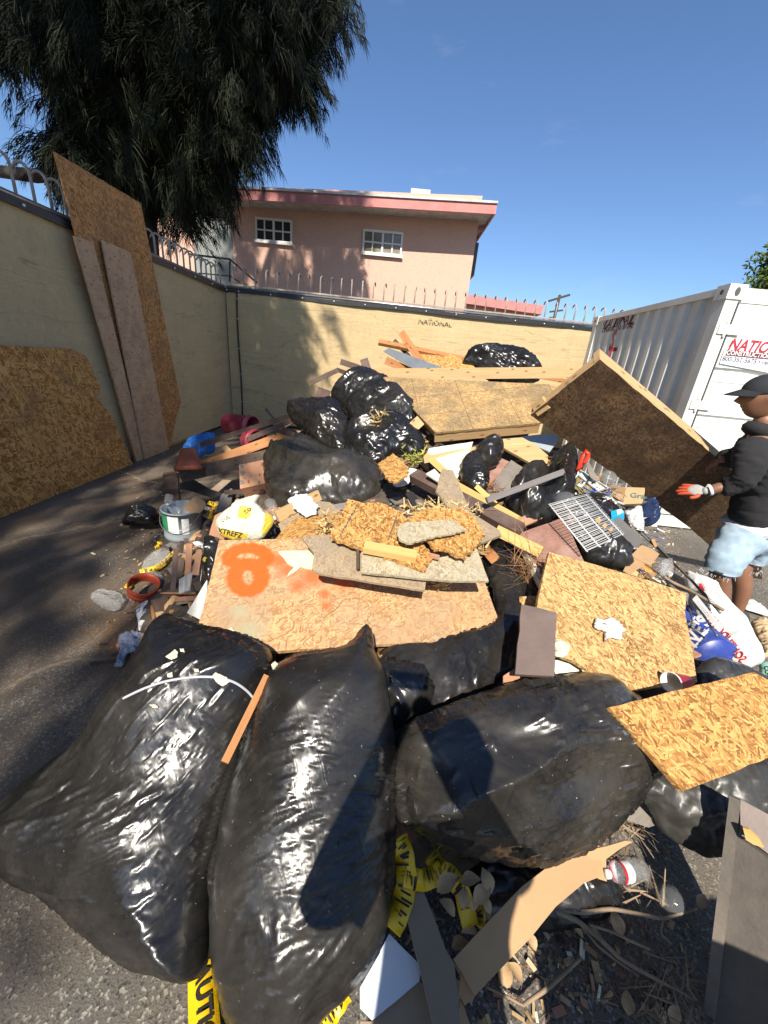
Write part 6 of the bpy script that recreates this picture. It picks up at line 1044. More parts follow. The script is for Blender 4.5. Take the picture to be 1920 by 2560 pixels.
# upper pile greens, fibre, rag on the brown beam
inflate('white_rag',K('d',[(990,180),(1030,160),(1100,120),(1150,75),(1200,80),(1270,115),(1180,120),(1150,190),(1090,220),(1020,225)]),M_cloth,'twisted white rag at the upper end of the brown beam','rag',T=.02,folds=.02,refs=[(985,1205,2.66),(1050,1180,2.66),(1020,1215,2.55)],wr=.009,seed=520,ex=.2,ey=.1,bend=.2,step=.007,ang=.5,sm=1)
inflate('clear_bag_scrap',K('a',[(885,1300),(920,1275),(1020,1260),(1035,1285),(960,1340),(900,1330)]),M_sack,'dusty flat scrap on the large rounded bag','plastic',T=.01,refs=[(868,1190,2.72),(912,1180,2.72),(885,1202,2.6)],wr=.003,seed=522,step=.008,creases=.4)
def shreds(name,c,cx,cy,rx,ry,y,n,mat,label,ln=.08,wd=.005,sd=1,z=None,cat='shreds',kind='stuff'):
    r=np.random.default_rng(sd); m=MB()
    for k in range(n):
        px,py=K(c,[(cx+r.normal()*rx,cy+r.normal()*ry)])[0]; o=PY(px,py,y) if z is None else PZ(px,py,z); d=unit(r.normal(0,1,3)*[1,1,.45]); s=unit(np.cross(d,r.normal(0,1,3)))*wd*(.4+r.random()); l=ln*(.3+r.random())
        f=unit(np.cross(d,s))*.0007; o=o+np.array([0,0,r.random()*.02]); b=o+d*l+np.array([0,0,.2*l]); m.add([o-s,o+s,b+s*.3,b-s*.3,o-s-f,o+s-f,b+s*.3-f,b-s*.3-f],[(0,1,2,3),(7,6,5,4),(0,3,7,4),(1,5,6,2)],[(0,0),(0,.01),(l,.01),(l,0)]*2)
    return tag(m.build(name,mat),label,None,None,kind)
M_straw=plain('straw_shreds',(.58,.42,.19),.75,.35,30,0)
shreds('wood_shreds','a',1150,860,45,35,3.25,150,M_straw,'heap of pale wood shreds on the crumpled bag',.10,.008,1)
shreds('wood_shreds','d',1090,600,45,45,1.98,130,M_straw,'pale wood splinters at the left end of the weathered board',.07,.006,2)
shreds('wood_shreds','d',1400,430,140,22,2.08,260,M_straw,'pale wood splinters along the top of the splintered board',.06,.006,3)
shreds('wood_shreds','d',1560,770,90,22,1.83,150,M_straw,'pale wood splinters along the bottom of the splintered board',.06,.006,4)
shreds('wood_shreds','d',470,600,60,70,1.93,150,M_straw,'pale wood splinters left of the golden broken board',.06,.006,5)
shreds('wood_shreds','d',1390,1040,50,22,1.62,40,M_straw,'pale wood splinters on the painted board under the dusty board end',.06,.006,6)
shreds('fibre_shreds','a',1290,1240,50,28,2.72,90,M_bark2,'brown shredded fibre on the small strand board',.09,.004,7)
shreds('needle_litter','a',1450,1160,45,30,2.75,90,foliage_mat('yellow_green',(.30,.32,.05),(.45,.42,.12)),'yellow green leaf litter near the cream panel',.05,.006,8)
shreds('twig_litter','e',260,430,40,40,2.38,70,M_bark2,'rusty brown litter beside the thin grey stick',.07,.003,9)
shreds('needle_litter','e',590,1120,50,120,1.75,160,M_needle,'dry brown needles hanging beside the white pole',.16,.0016,10)
shreds('needle_litter','f',270,1400,90,110,1.33,110,M_needle,'dry needles on the pale strand board',.13,.0009,11)
shreds('needle_litter','f',680,1300,60,160,1.5,110,M_needle,'dry sprig on the right part of the pale strand board',.10,.0008,12)
for i,(px,py) in enumerate([(860,1500),(900,1560),(850,1620),(1010,1560),(700,1590)]):
    q=offpl(pb,.004); pts=[q.hit(px+60*math.cos(t)*(1-.3*math.sin(3*t))-t*6,py-50*math.sin(t)-t*8) for t in np.linspace(.2+i,2.6+i*.9,14)]; m=MB(); m.tube(pts,.0009,4,cap=False); tag(m.build('pine_needle',M_needle),'thin curved dry needle %s'%['just above the middle of the painted board','below the middle of the painted board','at the lower centre of the painted board','near the right end of the painted board','at the lower left of the painted board'][i],'needle','dry needles on the painted board')
# loose litter on ground and mound (uncountable)
r=np.random.default_rng(77)
def scatter(name,n,fn,mats,size,label,thin=.004):
    m=MB()
    for k in range(n):
        p=fn(r)
        if p is None: continue
        x,y,z=p; a=r.random()*6.28; tl=r.normal(0,.35,2); d=unit([math.cos(a),math.sin(a),tl[0]]); s=unit(np.cross(d,[tl[1],0,1.])); f=np.cross(d,s); l=size*(.3+1.4*r.random()**2); w_=l*(.12+.5*r.random()); m.box((x,y,z+l*.12),(d*l/2,s*w_/2,f*thin/2),int(r.integers(len(mats))))
    return tag(m.build(name,mats),label,None,None,'stuff')
def onmound(r):
    x,y=r.random()*3.6-1.7,r.random()*5.2+.8; z=HZ(x,y); v_=np.array([x,y,z])-C0; d_=v_@_f; q=(CX+FPX*(v_@_R)/d_,CY-FPX*(v_@_U)/d_)
    if inpoly(q[0],q[1],[(1225,1340),(1340,1340),(1345,1600),(1300,1720),(980,1850),(900,1620),(1240,1590)]): return None
    return (x,y,z) if z>.04 else None
scatter('broken_wood_litter',4200,onmound,[W_light,W_pink,W_brown,W_dark,W_grey,M_card,M_cream,O_gold,M_dmetal,M_purpl,W_dark,M_greyp],.095,'broken wood and scrap litter covering the heap',.012)
def edge(r):
    px,py=[(380+r.normal()*60,1330+r.random()*330),(1640+r.normal()*60,1300+r.random()*160),(430+r.normal()*60,1120+r.random()*250),(1400+r.normal()*200,2400+r.normal()*90)][int(r.integers(4))]; q=PZ(px,py,0); return (q[0],q[1],.003)
scatter('ground_litter',900,edge,[M_chip,M_kraft,W_dark,M_chip,M_foil,W_pink,M_twig],.026,'small chips and scraps scattered on the asphalt round the pile',.003)
m=MB()
for k in range(2600):
    c_=[(250,1270,90,40),(330,1400,80,90),(330,1590,50,40),(60,1500,120,120),(300,1150,120,40),(400,1700,50,90),(300,1620,60,60),(1650,1390,60,30),(1500,2350,150,100)][int(r.integers(9))]
    q=PZ(c_[0]+r.normal()*c_[2],c_[1]+r.normal()*c_[3],.004); a=r.random()*6.28; l=.05+.09*r.random(); d=np.array([math.cos(a),math.sin(a),r.random()*.08]); s=np.array([-math.sin(a),math.cos(a),0])*.0006; b=q+d*l; m.add([q-s,q+s,b+s,b-s],[(0,1,2,3)],[(0,0),(0,.01),(l,.01),(l,0)])
tag(m.build('needle_litter',M_needle),'dry needles scattered on the asphalt',None,None,'stuff')
# ================================================================ bottom right foreground
cs=board('cardboard_strip',K('i',[(690,1180),(950,900),(1200,640),(1450,450),(1640,365),(1760,330),(1790,360),(1800,560),(1659,615),(1450,790),(1260,1025),(960,1335),(850,1455),(745,1262)]),M_card,'long bent brown cardboard strip across the lower right','cardboard',.006,refs=[(1140,2400,None,.16),(1200,2480,None,.14),(1480,2150,None,.24)])
board('torn_flap',K('j',[(265,660),(340,665),(460,640),(600,598),(660,605),(560,660),(460,735),(465,900),(400,880),(360,740)]),M_card,'','',.005,parent=cs,refs=[(1455,2120,None,.255),(1520,2115,None,.26),(1510,2190,None,.22)])
board('cardboard_flap',K('i',[(745,1268),(850,1457),(775,1525),(735,1440)]),M_card,'small lit cardboard flap at the lower end of the long strip','cardboard',.005,refs=[(1150,2430,None,.13),(1186,2490,None,.12),(1160,2510,None,.11)])
board('grey_plank',K('i',[(305,690),(380,640),(450,618),(560,900),(640,1120),(700,1215),(740,1659),(770,1900),(560,1900),(540,1659),(470,1350),(400,1080)]),W_grey if 0 else M_cardd,'grey brown cardboard length crossing under the long brown strip','cardboard',.008,refs=[(1010,2230,None,.19),(1060,2220,None,.19),(1120,2560,None,.17)])
board('white_square',K('i',[(215,990),(452,1225),(440,1340),(90,1632),(0,1540),(0,1390)]),M_whiteb,'bluish white board piece beside the tall front bag','board',.01,refs=[(973,2334,None,.15),(1052,2414,None,.14),(930,2550,None,.12)])
board('cardboard_sheet',K('i',[(90,1640),(440,1345),(500,1380),(580,1659),(600,1900),(0,1900),(0,1640)]),M_cardd,'brown cardboard sheet at the bottom edge below the white piece','cardboard',.006,refs=[(930,2555,None,.10),(1050,2455,None,.11),(1080,2560,None,.10)])
board('cardboard_flap',K('i',[(725,1659),(740,1470),(770,1530),(815,1659),(830,1800),(725,1800)]),M_card,'narrow lit cardboard end at the bottom edge','cardboard',.005,refs=[(1145,2560,None,.10),(1150,2500,None,.10),(1175,2560,None,.09)])
I_=lambda pts,z:[PZ(*K('i',[p])[0],zz) for p,zz in zip(pts,z if hasattr(z,'__len__') else [z]*len(pts))]
ctape(I_([(280,280),(330,420),(350,620),(300,800),(230,960)],[.3,.26,.22,.2,.18]),.06,'yellow caution tape hanging beside the tall front bag')
ctape(I_([(520,400),(600,520),(680,560),(760,680),(820,940)],[.22,.22,.22,.2,.16]),.05,'yellow caution tape loop near the dry leaves')
ctape(I_([(330,560),(450,600),(560,560),(650,480)],[.24,.22,.22,.22]),.05,'yellow caution tape knot behind the grey cardboard'); ctape(I_([(830,760),(880,850),(860,920)],.1),.045,'caution tape end with black marks under the leaves')
tp=ribbon('caution_tape',I_([(-1150,1100),(-1170,1300),(-1150,1700),(-1120,2000)],[.02,.02,.02,.02]),.07,M_ytape,'wide yellow caution tape at the bottom edge left of the tall bag','tape',group='yellow caution tape scraps',n=20)
A_=PZ(505,2440,.022); B_=PZ(512,2600,.022); text('CAUTION',M_ink,tp,(A_+B_)/2,B_-A_,np.cross([0,0,1.],B_-A_),.05,n=(0,0,1),proud=.004,bold=.03)
ctape([PZ(860,2470,.1),PZ(820,2530,.08),PZ(760,2600,.06)],.06,'yellow caution tape piece under the foot of the tall bag')
wire('bent_stick',[(1215,2466,None,.03),(1260,2487,None,.03),(1308,2514,None,.03),(1312,2510,None,.03),(1370,2470,None,.05),(1452,2396,None,.09)],[.0035,.0035,.0035,.005,.006,.004],M_twig,'pale V shaped bent stick on the asphalt at the bottom','stick')
W_j=lambda pts,z:[(*K('j',[p])[0],None,zz) for p,zz in zip(pts,z)]
wire('dry_branch',W_j([(80,1100),(300,1130),(500,1100),(700,1140),(880,1180),(1130,1100)],[.1,.1,.11,.1,.09,.1]),[.008,.007,.006,.006,.005,.003],M_twig,'upper dry branch running level in the shadow','branch',group='dry branches at the lower right')
wire('dry_branch',W_j([(70,1110),(250,1190),(420,1330),(560,1470),(800,1610),(1060,1740)],[.1,.09,.08,.07,.06,.03]),[.009,.008,.007,.006,.005,.003],M_twig,'longest dry branch slanting down to the right','branch',group='dry branches at the lower right')
wire('dry_branch',W_j([(330,1220),(500,1270),(640,1340),(780,1400)],[.09,.09,.09,.08]),.004,M_twig,'short dry branch between the two long ones','branch',group='dry branches at the lower right')
wire('dry_branch',W_j([(240,1180),(400,1380),(600,1530),(700,1600)],[.08,.07,.05,.04]),.004,M_twig,'thin dry branch under the longest one','branch',group='dry branches at the lower right')
wire('dry_branch',W_j([(880,1180),(860,1280),(940,1360)],[.09,.08,.07]),.003,M_twig,'forked twig hanging from the upper branch','branch',group='dry branches at the lower right')
shreds('dry_grass','j',850,1750,190,120,.5,95,M_twig,'dry grass and stems at the bottom right',.09,.003,31,z=.02); shreds('dry_grass','j',620,900,260,160,.5,80,M_twig,'dry stems in the shadow around the bottle',.08,.003,32,z=.05); shreds('dry_grass','j',650,480,90,50,.5,60,M_twig,'dry stems under the right front bag',.08,.003,33,z=.1)
def leaf(x,y,z,a,sz,label,c='i'):
    o=PZ(*K(c,[(x,y)])[0],z); d=np.array([math.cos(a),math.sin(a),.25]); d=unit(d); s=np.cross(d,unit([.3*math.sin(a*3),.2,1.])); up=np.cross(s,d); m=MB(); vs=[];N=7
    for i in range(N):
        t_=i/(N-1); w_=math.sin(math.pi*t_**.8)*.36*sz; cur=up*(-.25*sz*(t_-.5)**2*2)
        for q_ in(-1,0,1): vs.append(o+d*(t_-.5)*sz+s*w_*q_+cur+up*(abs(q_)*w_*.35))
    fs=[(i*3+k,i*3+k+1,i*3+k+4,i*3+k+3) for i in range(N-1) for k in range(2)]; m.add(vs,fs,[(v[0],v[1]) for v in vs]); return tag(m.build('dry_leaf',M_leafd,None,True),label,'leaf','dry curled leaves at the lower right')
for i,(x,y,z,a,sz,l) in enumerate([(650,610,.24,.5,.075,'largest dry leaf on the yellow tape'),(820,590,.24,.1,.06,'dry leaf pointing left at the top of the leaf cluster'),(940,590,.23,1.9,.06,'upright dry leaf at the top right of the cluster'),(910,690,.22,.6,.07,'pale grey dry leaf in the middle of the cluster'),(770,720,.22,1.4,.05,'small pinkish dry leaf touching the yellow tape'),(650,790,.20,2.6,.055,'dry leaf right of the grey cardboard'),(930,770,.2,2.2,.045,'curled dry leaf under the pale grey one'),(810,960,.16,3.4,.05,'dry leaf at the bottom end of the tape loop'),(740,1060,.12,.2,.05,'dry leaf beside the cardboard crossing'),(1270,1040,.06,2.1,.045,'dry leaf right of the cardboard strip in shadow'),(1080,1290,.02,1.2,.06,'round flat dry leaf, left of the pair on the asphalt'),(1150,1270,.02,2.5,.055,'round flat dry leaf, right of the pair on the asphalt'),(850,760,.2,.9,.04,'small dry leaf below the pale grey one')]): leaf(x,y,z,a,sz,l)
for i,(x,y,z,a,sz,l) in enumerate([(540,1200,.09,1.7,.06,'drooping dry leaf below the upper branch'),(260,1280,.08,2.6,.03,'tiny dry leaf under the branch fork'),(1170,1040,.1,.7,.05,'dry leaf at the right end of the upper branch'),(620,1790,.02,1.2,.05,'dry leaf on the asphalt under the branches'),(850,1860,.02,2.,.05,'dry leaf at the bottom edge among the stems'),(490,1030,.11,2.2,.035,'dry leaf bud on the upper branch'),(970,1880,.02,.6,.05,'pale dry leaf at the lower right bottom edge')]): leaf(x,y,z,a,sz,l,'j')
# boards at right edge
M_gsh=plain('weathered_sheet',(.12,.105,.09),.8,.3,9,.4,uv=True,dirt=(.20,.16,.13)); board('grey_sheet',[(1842,2092),(1870,2110),(2040,2230),(2040,2640),(1760,2640),(1790,2400)],M_gsh,'tall grey sheet standing at the lower right frame edge','sheet',.03,refs=[(1842,2092,None,.42),(1785,2500,None,.04),(2000,2230,None,.42)])
board('brown_sheet',[(1850,1998),(2040,2100),(2040,2230),(1985,2185),(1852,2082)],M_brownp,'brown panel with a chipped corner above the grey sheet','sheet',.02,refs=[(1850,1998,None,.50),(1852,2082,None,.44),(1990,2075,None,.50)],edge=M_panelend)
board('wood_splinter',K('w',[(1410,470),(1470,490),(1560,570),(1620,670),(1520,640),(1440,590)]),W_yellow,'bright torn wood splinter on the brown panel','splinter',.008,refs=[(1857,2070,None,.47),(1895,2095,None,.47),(1880,2105,None,.45)])
beam('sheet_edge',tuple(PZ(1838,1995,.50)),tuple(PZ(1773,2540,.03)),.025,.02,M_gsh,'edge strip standing along the left of the grey sheet','strip')
board('plank_scrap',K('w',[(220,320),(350,215),(565,440),(480,470),(270,400)]),M_greyp,'grey plank scrap between the two right front bags','scrap',.015,refs=[(1555,2030,None,.27),(1590,2005,None,.28),(1635,2062,None,.22)])
# ================================================================ people
M_skin=plain('skin',(.22,.105,.06),.5,.12,8,.1); M_hood=plain('hoodie_black',(.018,.018,.02),.9,.25,14,.3); M_denim=plain('light_denim',(.30,.40,.48),.9,.2,22,.3); M_tee=plain('tee_white',(.62,.61,.64),.9,.1,9,.2); M_hair=plain('hair_black',(.012,.01,.009),.7,.3,30,.5); M_cap=plain('cap_black',(.015,.018,.022),.85,.2,12,.2); M_glove=plain('glove_grey',(.34,.33,.31),.8,.15,20,.2); M_gorange=plain('glove_orange',(.45,.07,.025),.6,.1,20,.2); M_shoe=plain('shoe',(.05,.05,.05),.7,.2,9,.1)
y0=2.42; J=lambda px,py,dy=0:PY(px,py,y0+dy)
man=empty('person',PZ(1850,1560,0),'man in a black hoodie, cap and frayed denim shorts holding the dark sheet','person')
hc=J(1908,993); 
body_nodes=[(J(1900,1290),(.06,.06)),(J(1905,1200),.09),(J(1915,1110),.09),(J(1912,1062,.0),.058),(J(1908,1030),.06),
 (J(1866,1120,-.12),.04),(J(1850,1215,-.14),.04),(J(1800,1218,-.12),.034),(J(1768,1228,-.1),.028),
 (J(1868,1110,.14),.04),(J(1845,1145,.12),.04),(J(1808,1146,.08),.035),
 (J(1858,1345,-.08),.045),(J(1800,1425,-.12),.066),(J(1798,1470,-.10),.06),(J(1812,1530,-.08),.04),(J(1814,1550,-.08),.035),
 (J(1890,1350,.1),.045),(J(1852,1425,.08),.064),(J(1858,1470,.06),.062),(J(1842,1530,.06),.038),(J(1840,1550,.06),.034)]
be=[(0,1),(1,2),(2,3),(3,4),(2,5),(5,6),(6,7),(7,8),(2,9),(9,10),(10,11),(0,12),(12,13),(13,14),(14,15),(15,16),(0,17),(17,18),(18,19),(19,20),(20,21)]
skin('body',body_nodes,be,M_skin,man)
# head with face, facing left
def head(c,fwd,upv,sz,mat,parent):
    fwd=unit(fwd); upv=unit(upv-fwd*(upv@fwd)); sd_=np.cross(fwd,upv); bmh=bmesh.new(); bmesh.ops.create_uvsphere(bmh,u_segments=40,v_segments=30,radius=1)
    me=bpy.data.meshes.new('head'); bmh.to_mesh(me); bmh.free(); co=np.array([v.co[:] for v in me.vertices]); f,s_,u_=co[:,0].copy(),co[:,1].copy(),co[:,2].copy()
    F=f*.098; S_=s_*.076; U=u_*.118
    jaw=np.clip(-u_,0,1); F=F*(1-.10*jaw)+.012*jaw*(f>0); S_=S_*(1-.35*jaw)
    fr=np.clip(f,0,1)**3; G_=lambda u0,w,s0=0,sw=.35:np.exp(-((u_-u0)/w)**2-((np.abs(s_)-s0)/sw)**2)*fr
    F+= .030*G_(-.12,.13,0,.16)+.014*G_(.05,.22,0,.13)-.012*G_(.12,.10,.38,.2)+.010*G_(.30,.10,.3,.4)+.009*G_(-.42,.055,0,.25)+.009*G_(-.56,.06,0,.22)-.006*G_(-.49,.03,0,.3)+.014*G_(-.84,.16,0,.3)-.006*G_(-.68,.05,0,.3)
    ear=np.exp(-((f+.05)/.16)**2-((u_-.0)/.24)**2)*(np.abs(s_)>.8); S_+=np.sign(s_)*ear*.014
    P_=c+np.outer(F,fwd)+np.outer(S_,sd_)+np.outer(U,upv); P_=c+(P_-c)*sz
    me.vertices.foreach_set('co',P_.astype('f').ravel()); me.uv_layers.new(name='UVMap'); return finish('head',me,mat,parent,True),sd_,upv,fwd
fw=np.array([-.93,.33,-.18]); hd,hs,hu,hf=head(hc,fw,np.array([-.05,.0,1.]),1.02,M_skin,man)
def capmesh():
    bmh=bmesh.new(); bmesh.ops.create_uvsphere(bmh,u_segments=36,v_segments=20,radius=1); bmesh.ops.bisect_plane(bmh,geom=bmh.verts[:]+bmh.edges[:]+bmh.faces[:],plane_co=(0,0,-.1),plane_no=(-.12,0,1),clear_inner=True); me=bpy.data.meshes.new('cap'); bmh.to_mesh(me); bmh.free()
    co=np.array([v.co[:] for v in me.vertices]); c=hc+hu*.036; P_=c+np.outer(co[:,0]*.109,hf)+np.outer(co[:,1]*.088,hs)+np.outer(co[:,2]*.092,hu); me.vertices.foreach_set('co',P_.astype('f').ravel()); me.uv_layers.new(name='UVMap'); o=finish('cap',me,M_cap,man,True); return o
cp_=capmesh(); m=MB(); vs=[];n_=10
for i in range(n_+1):
    a=-1.15+2.3*i/n_
    for rr,dz in((.104,.028),(.104+.085*math.cos(a)**.7 if math.cos(a)>0 else .104,.004)): vs.append(hc+hf*rr*math.cos(a)*(1.0)+hs*.088*math.sin(a)*(1.0 if rr<.11 else .92)+hu*(.026+dz-.02*(math.sin(a)**2)))
vs2=[v-hu*.005 for v in vs]; N=len(vs); fs=[(2*i,2*i+1,2*i+3,2*i+2) for i in range(n_)]; fs+=[tuple(N+q_ for q_ in f[::-1]) for f in fs]+[(2*i+1,N+2*i+1,N+2*i+3,2*i+3) for i in range(n_)]; m.add(vs+vs2,fs); m.build('visor',M_cap,cp_,True)
m=MB(); m.lathe([(0,-.06),(.05,-.055),(.07,-.03),(.082,.0),(.085,.05),(0,.05)],hc-hf*.026-hu*.005,hu,up=tuple(hf),seg=26); hr=m.build('hair',M_hair,man,True)
m=MB()
for sg in(1,-1): 
    m=MB(); m.lathe([(0,-.004),(.009,0),(0,.004)],hc+hf*.083+hs*.030*sg+hu*.013,hf,seg=10); m.build('eye',M_cup,man,True)
# clothing
zh=J(1797,1424,-.12)[2]
def hemcut(me):
    b=bmesh.new(); b.from_mesh(me); bmesh.ops.bisect_plane(b,geom=b.verts[:]+b.edges[:]+b.faces[:],plane_co=(0,0,zh),plane_no=(0,0,1),clear_inner=True); b.to_mesh(me); b.free()
hd_=skin('hoodie',[(J(1888,1312),(.165,.15)),(J(1895,1280),(.165,.15)),(J(1904,1215),(.15,.14)),(J(1911,1135),(.16,.145)),(J(1914,1085),(.105,.10)),(J(1914,1064),(.08,.08)),(J(1880,1118,-.16),.09),(J(1866,1200,-.18),.082),(J(1818,1216,-.13),.064),(J(1800,1218,-.12),.055),(J(1876,1108,.16),.10),(J(1852,1146,.14),.085),(J(1818,1146,.09),.066),(J(1806,1146,.08),.055)],[(0,1),(1,2),(2,3),(3,4),(4,5),(3,6),(6,7),(7,8),(8,9),(3,10),(10,11),(11,12),(12,13)],M_hood,man,root=3,sub=3,folds=.10)
m=MB(); m.lathe([(.055,.03),(.07,.025),(.085,.0),(.08,-.03),(.05,-.05)],hc-fwh*.03+np.array([0,0,-.175]) if 0 else hc+np.array([.05,-.01,-.175]),(0.15,0,1),seg=20); m.build('hood',M_hood,hd_,True)
skin('shirt_hem',[(J(1888,1290),(.19,.165)),(J(1886,1312),(.20,.175)),(J(1884,1328),(.17,.15))],[(0,1),(1,2)],M_tee,man,sub=3,folds=.08)
sh=skin('shorts',[(J(1886,1300),(.17,.155)),(J(1880,1330),(.20,.175)),(J(1838,1365,-.09),.135),(J(1808,1405,-.12),.108),(J(1790,1452,-.12),.104),(J(1890,1365,.11),.135),(J(1870,1398,.1),.108),(J(1856,1450,.1),.104)],[(0,1),(1,2),(2,3),(3,4),(1,5),(5,6),(6,7)],M_denim,man,root=1,post=hemcut,sub=3,folds=.08)
m=MB(); r=np.random.default_rng(9)
for k in range(46):
    for (px,py,dy,rr) in((1795,1428,-.12,.095),(1862,1416,.1,.095)):
        a=r.random()*6.28; o=J(px,py,dy)+np.array([math.cos(a)*rr,math.sin(a)*rr*.9,0]); m.tube([o,o+np.array([r.normal()*.008,r.normal()*.006,-.01-.02*r.random()])],.0012,3)
m.build('frayed_hem',M_tee,sh); 
for (px,py,dy) in((1815,1536,-.08),(1842,1540,.06)):
    a=J(px,py,dy); m=MB(); m.tube([a+np.array([.06,0,-.0]),np.array([a[0]+.03,a[1],.06]),np.array([a[0]-.08,a[1]+.02,.045]),np.array([a[0]-.16,a[1]+.03,.03])],[.045,.05,.045,.03],10); m.build('shoe',M_shoe,man,True)
# hands
def hand(wr_,fwd,upn,sz,par,mats,curl=.4,thumb=1,name='hand'):
    fwd=unit(fwd); upn=unit(upn-fwd*(upn@fwd)); sd_=np.cross(fwd,upn)*thumb; g=empty(name+'_x',wr_,None,None) if 0 else None
    bmh=bmesh.new(); bmesh.ops.create_uvsphere(bmh,u_segments=20,v_segments=14,radius=1); me=bpy.data.meshes.new('palm'); bmh.to_mesh(me); bmh.free()
    for v in me.vertices: v.co=Vector(wr_+fwd*(.052+v.co.x*.056)*sz+sd_*v.co.y*.044*sz*(1-.25*max(0,-v.co.x))+upn*v.co.z*.019*sz)
    me.uv_layers.new(name='UVMap'); finish('palm',me,mats[0],par,True)
    nodes=[(wr_-fwd*.02,.03),(wr_+fwd*.03*sz,.026)]; skin(name,nodes,[(0,1)],mats[0],par)
    for i,(o_,ln_) in enumerate([(.030,.075),(.010,.085),(-.011,.078),(-.031,.06)]):
        p=wr_+fwd*.085*sz+sd_*o_*sz; ns=[(p-fwd*.02,.012),(p,.0118)]; d=fwd
        for k in range(3): c_=curl*(k+.6)*.6; d=unit(fwd*math.cos(c_)-upn*math.sin(c_)+sd_*o_*3); p=p+d*ln_*sz*[.44,.32,.26][k]; ns.append((p,[.0112,.0105,.0088][k]))
        skin('finger',ns,[(0,1),(1,2),(2,3),(3,4)],mats[1],par,sub=1)
    p=wr_+fwd*.03*sz+sd_*.03*sz; skin('thumb',[(p,.015),(p+unit(fwd*.6+sd_*.8)*.035*sz,.013),(p+unit(fwd*.6+sd_*.8)*.035*sz+unit(fwd+sd_*.25)*.035*sz,.0115)],[(0,1),(1,2)],mats[1],par,sub=1)
wv_=J(1765,1227,-.1); hand(wv_,J(1700,1222,-.02)-wv_,np.array([-.1,-.75,.6]),.88,man,(M_glove,M_gorange),.25,thumb=-1,name='glove')
m=MB(); m.lathe([(.034,0),(.037,.008),(.034,.016)],wv_+unit(J(1800,1218,-.12)-wv_)*.012,J(1800,1218,-.12)-wv_,seg=18); m.build('glove_cuff',M_tee,man,True)
w2=J(1806,1148,.08); hand(w2,J(1780,1160,.14)-w2,np.array([-.2,-.5,.8]),.95,man,(M_skin,M_skin),1.2,name='hand')
# the photographer stands right behind the camera; only the shadow falls into the picture
ph=empty('person',(.16,-.5,0),'photographer whose head and shoulder shadow falls over the front bags','person')
M_ph=plain('dark_clothes',(.05,.05,.06),.9,.2,9,.2)
N=[((.20,-.42,.95),(.17,.14)),((.20,-.42,1.15),(.18,.14)),((.20,-.41,1.34),(.17,.11)),((.20,-.38,1.49),.06),((.40,-.38,1.32),.075),((.42,-.24,1.10),.06),((.20,-.10,1.36),.045),((.09,-.06,1.55),.045),((.0,-.38,1.32),.075),((-.14,-.26,1.10),.06),((-.02,-.12,1.36),.042),((.05,-.06,1.53),.04),((.30,-.42,.85),.11),((.32,-.42,.45),.08),((.32,-.42,.08),.06),((.10,-.42,.85),.11),((.06,-.42,.45),.08),((.06,-.42,.08),.06)]
skin('body',[(np.array(a),b) for a,b in N],[(0,1),(1,2),(2,3),(2,4),(4,5),(5,6),(6,7),(2,8),(8,9),(9,10),(10,11),(0,12),(12,13),(13,14),(0,15),(15,16),(16,17)],M_ph,ph)
head(np.array([.20,-.35,1.63]),np.array([-.1,1,-.2]),np.array([0,0,1.]),1.05,M_skin,ph)
phn=empty('phone',(0,-.03,1.6),'phone the photographer holds up, its shadow part of the one on the front bags','phone'); m=MB(); m.box((.055,-.035,1.60),((.074,0,0),(0,.004,0),(0,0,.037))); m.build('body',M_ink,phn)

gt=empty('shadow_gate',(.5,-.25,0),'unseen dark metal gate guessed behind the photographer, added so its band and bars shade the lower right asphalt','gate')
m=MB(); m.abox(.50,2.1,-.262,-.238,.62,.98); m.build('band',M_dmetal,gt)  # unseen gate, added to cast the band and bar shadows
for k in range(12): m=MB(); m.abox(.50+.135*k,.53+.135*k,-.262,-.238,.06,.615); m.build('bar',M_dmetal,gt)
m=MB(); m.abox(.5,2.1,-.262,-.238,.0,.055); m.build('bottom_rail',M_dmetal,gt)

def pack(r):
    px,py=1530+r.normal()*70,1285+r.normal()*70+ 0; 
    if not inpoly(px,py,[(1430,1180),(1500,1170),(1640,1290),(1700,1420),(1640,1440),(1500,1400),(1420,1300)]): return None
    q=P(px,py,.03+.05*r.random()); return tuple(q)
scatter('packaging_litter',260,pack,[M_paper,M_film,M_clear,M_card,M_bblue,M_ink,M_dmetal,M_whiteb,M_film],.06,'torn packaging and film scraps round the wire rack',.004)

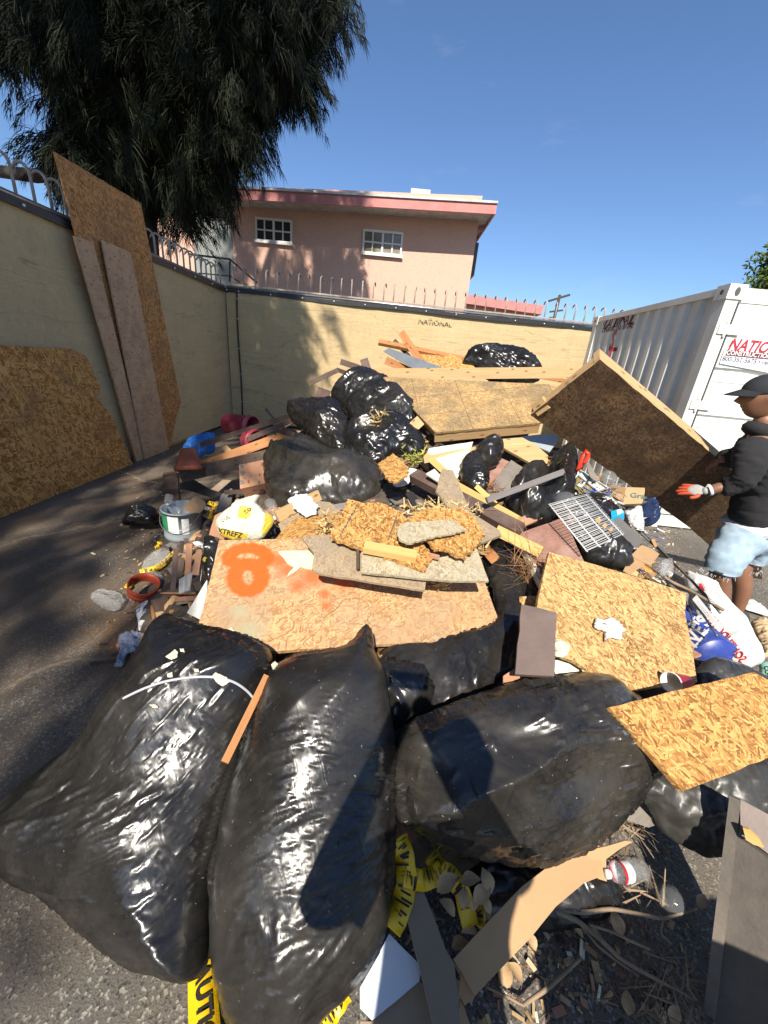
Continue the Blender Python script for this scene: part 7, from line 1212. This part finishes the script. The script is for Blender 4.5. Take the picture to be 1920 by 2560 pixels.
def circ(cx,cy,r,n=14): return [(cx+r*(1+.25*math.sin(3*t+cx))*math.cos(t),cy+r*math.sin(t)) for t in np.linspace(0,6.28,n)[:-1]]
sbk=bpy.data.objects['stained_block']
for (x_,y_,r_) in [(605,1164,5.5),(606,1183,6.5),(604,1206,6),(627,1190,3),(612,1195,3)]: drape(sbk,circ(x_,y_,r_),M_greyp,'dark_stain',off=.002)
gbd=[o for o in bpy.data.objects if o.get('label')=='golden broken strand board with grey pencil lines in the middle of the stack'][0]
def strip(obj,c,a,b,w_,mat,nm):
    (x0,y0),(x1,y1)=K(c,[a,b]); d=np.array([x1-x0,y1-y0],float); d/=np.linalg.norm(d); n_=np.array([d[1],-d[0]])*w_; drape(obj,[(x0-n_[0],y0-n_[1]),(x1-n_[0],y1-n_[1]),(x1+n_[0],y1+n_[1]),(x0+n_[0],y0+n_[1])],mat,nm,off=.002)
M_pen=plain('pencil_grey',(.10,.09,.08),.8,.2,30,0)
strip(gbd,'d',(715,360),(560,640),1.6,M_pen,'pencil_line'); strip(gbd,'d',(1035,465),(965,660),1.6,M_pen,'pencil_line')

r=np.random.default_rng(5)
LB=[('narrow brown plank leaning between the black bags behind the cream sheet',(1098,1120,2.9),(1020,1165,2.75),W_brown),('pale lath crossing under the platform front edge',(1060,1150,2.7),(1190,1125,2.75),W_light),('thin yellow lath right of the cream sheet',(1190,1215,2.35),(1255,1275,2.2),W_yellow),('dusty plank poking out left of the golden broken board',(800,1275,2.3),(880,1262,2.3),W_grey),('dark lath lying left of the large rounded bag',(560,1232,2.95),(660,1228,2.9),W_dark),('orange lath beside the short light two by four',(655,1290,2.5),(745,1262,2.55),W_orange),('grey lath behind the small light block at the platform corner',(1005,1060,3.3),(1060,1098,3.2),W_grey),('brown lath above the rusty sheet',(1305,1305,2.1),(1400,1262,2.25),W_pink),('pinkish lath between the yellow two by fours',(1170,1262,2.2),(1262,1318,2.02),W_pink),('thin dark lath at the top left of the pile',(770,960,4.75),(845,925,4.9),W_dark),('pale lath at the top left of the pile under the knotted bag',(745,1040,4.2),(700,1072,4.0),W_light),('brown plank behind the far left end of the pale beam',(880,960,4.6),(930,940,4.7),W_brown)]
for l,a,b,mt in LB: beam('wood_lath',a,b,.03+.035*r.random(),.018,mt,l,'lath',group='thin laths tangled in the heap',roll=r.normal()*15)
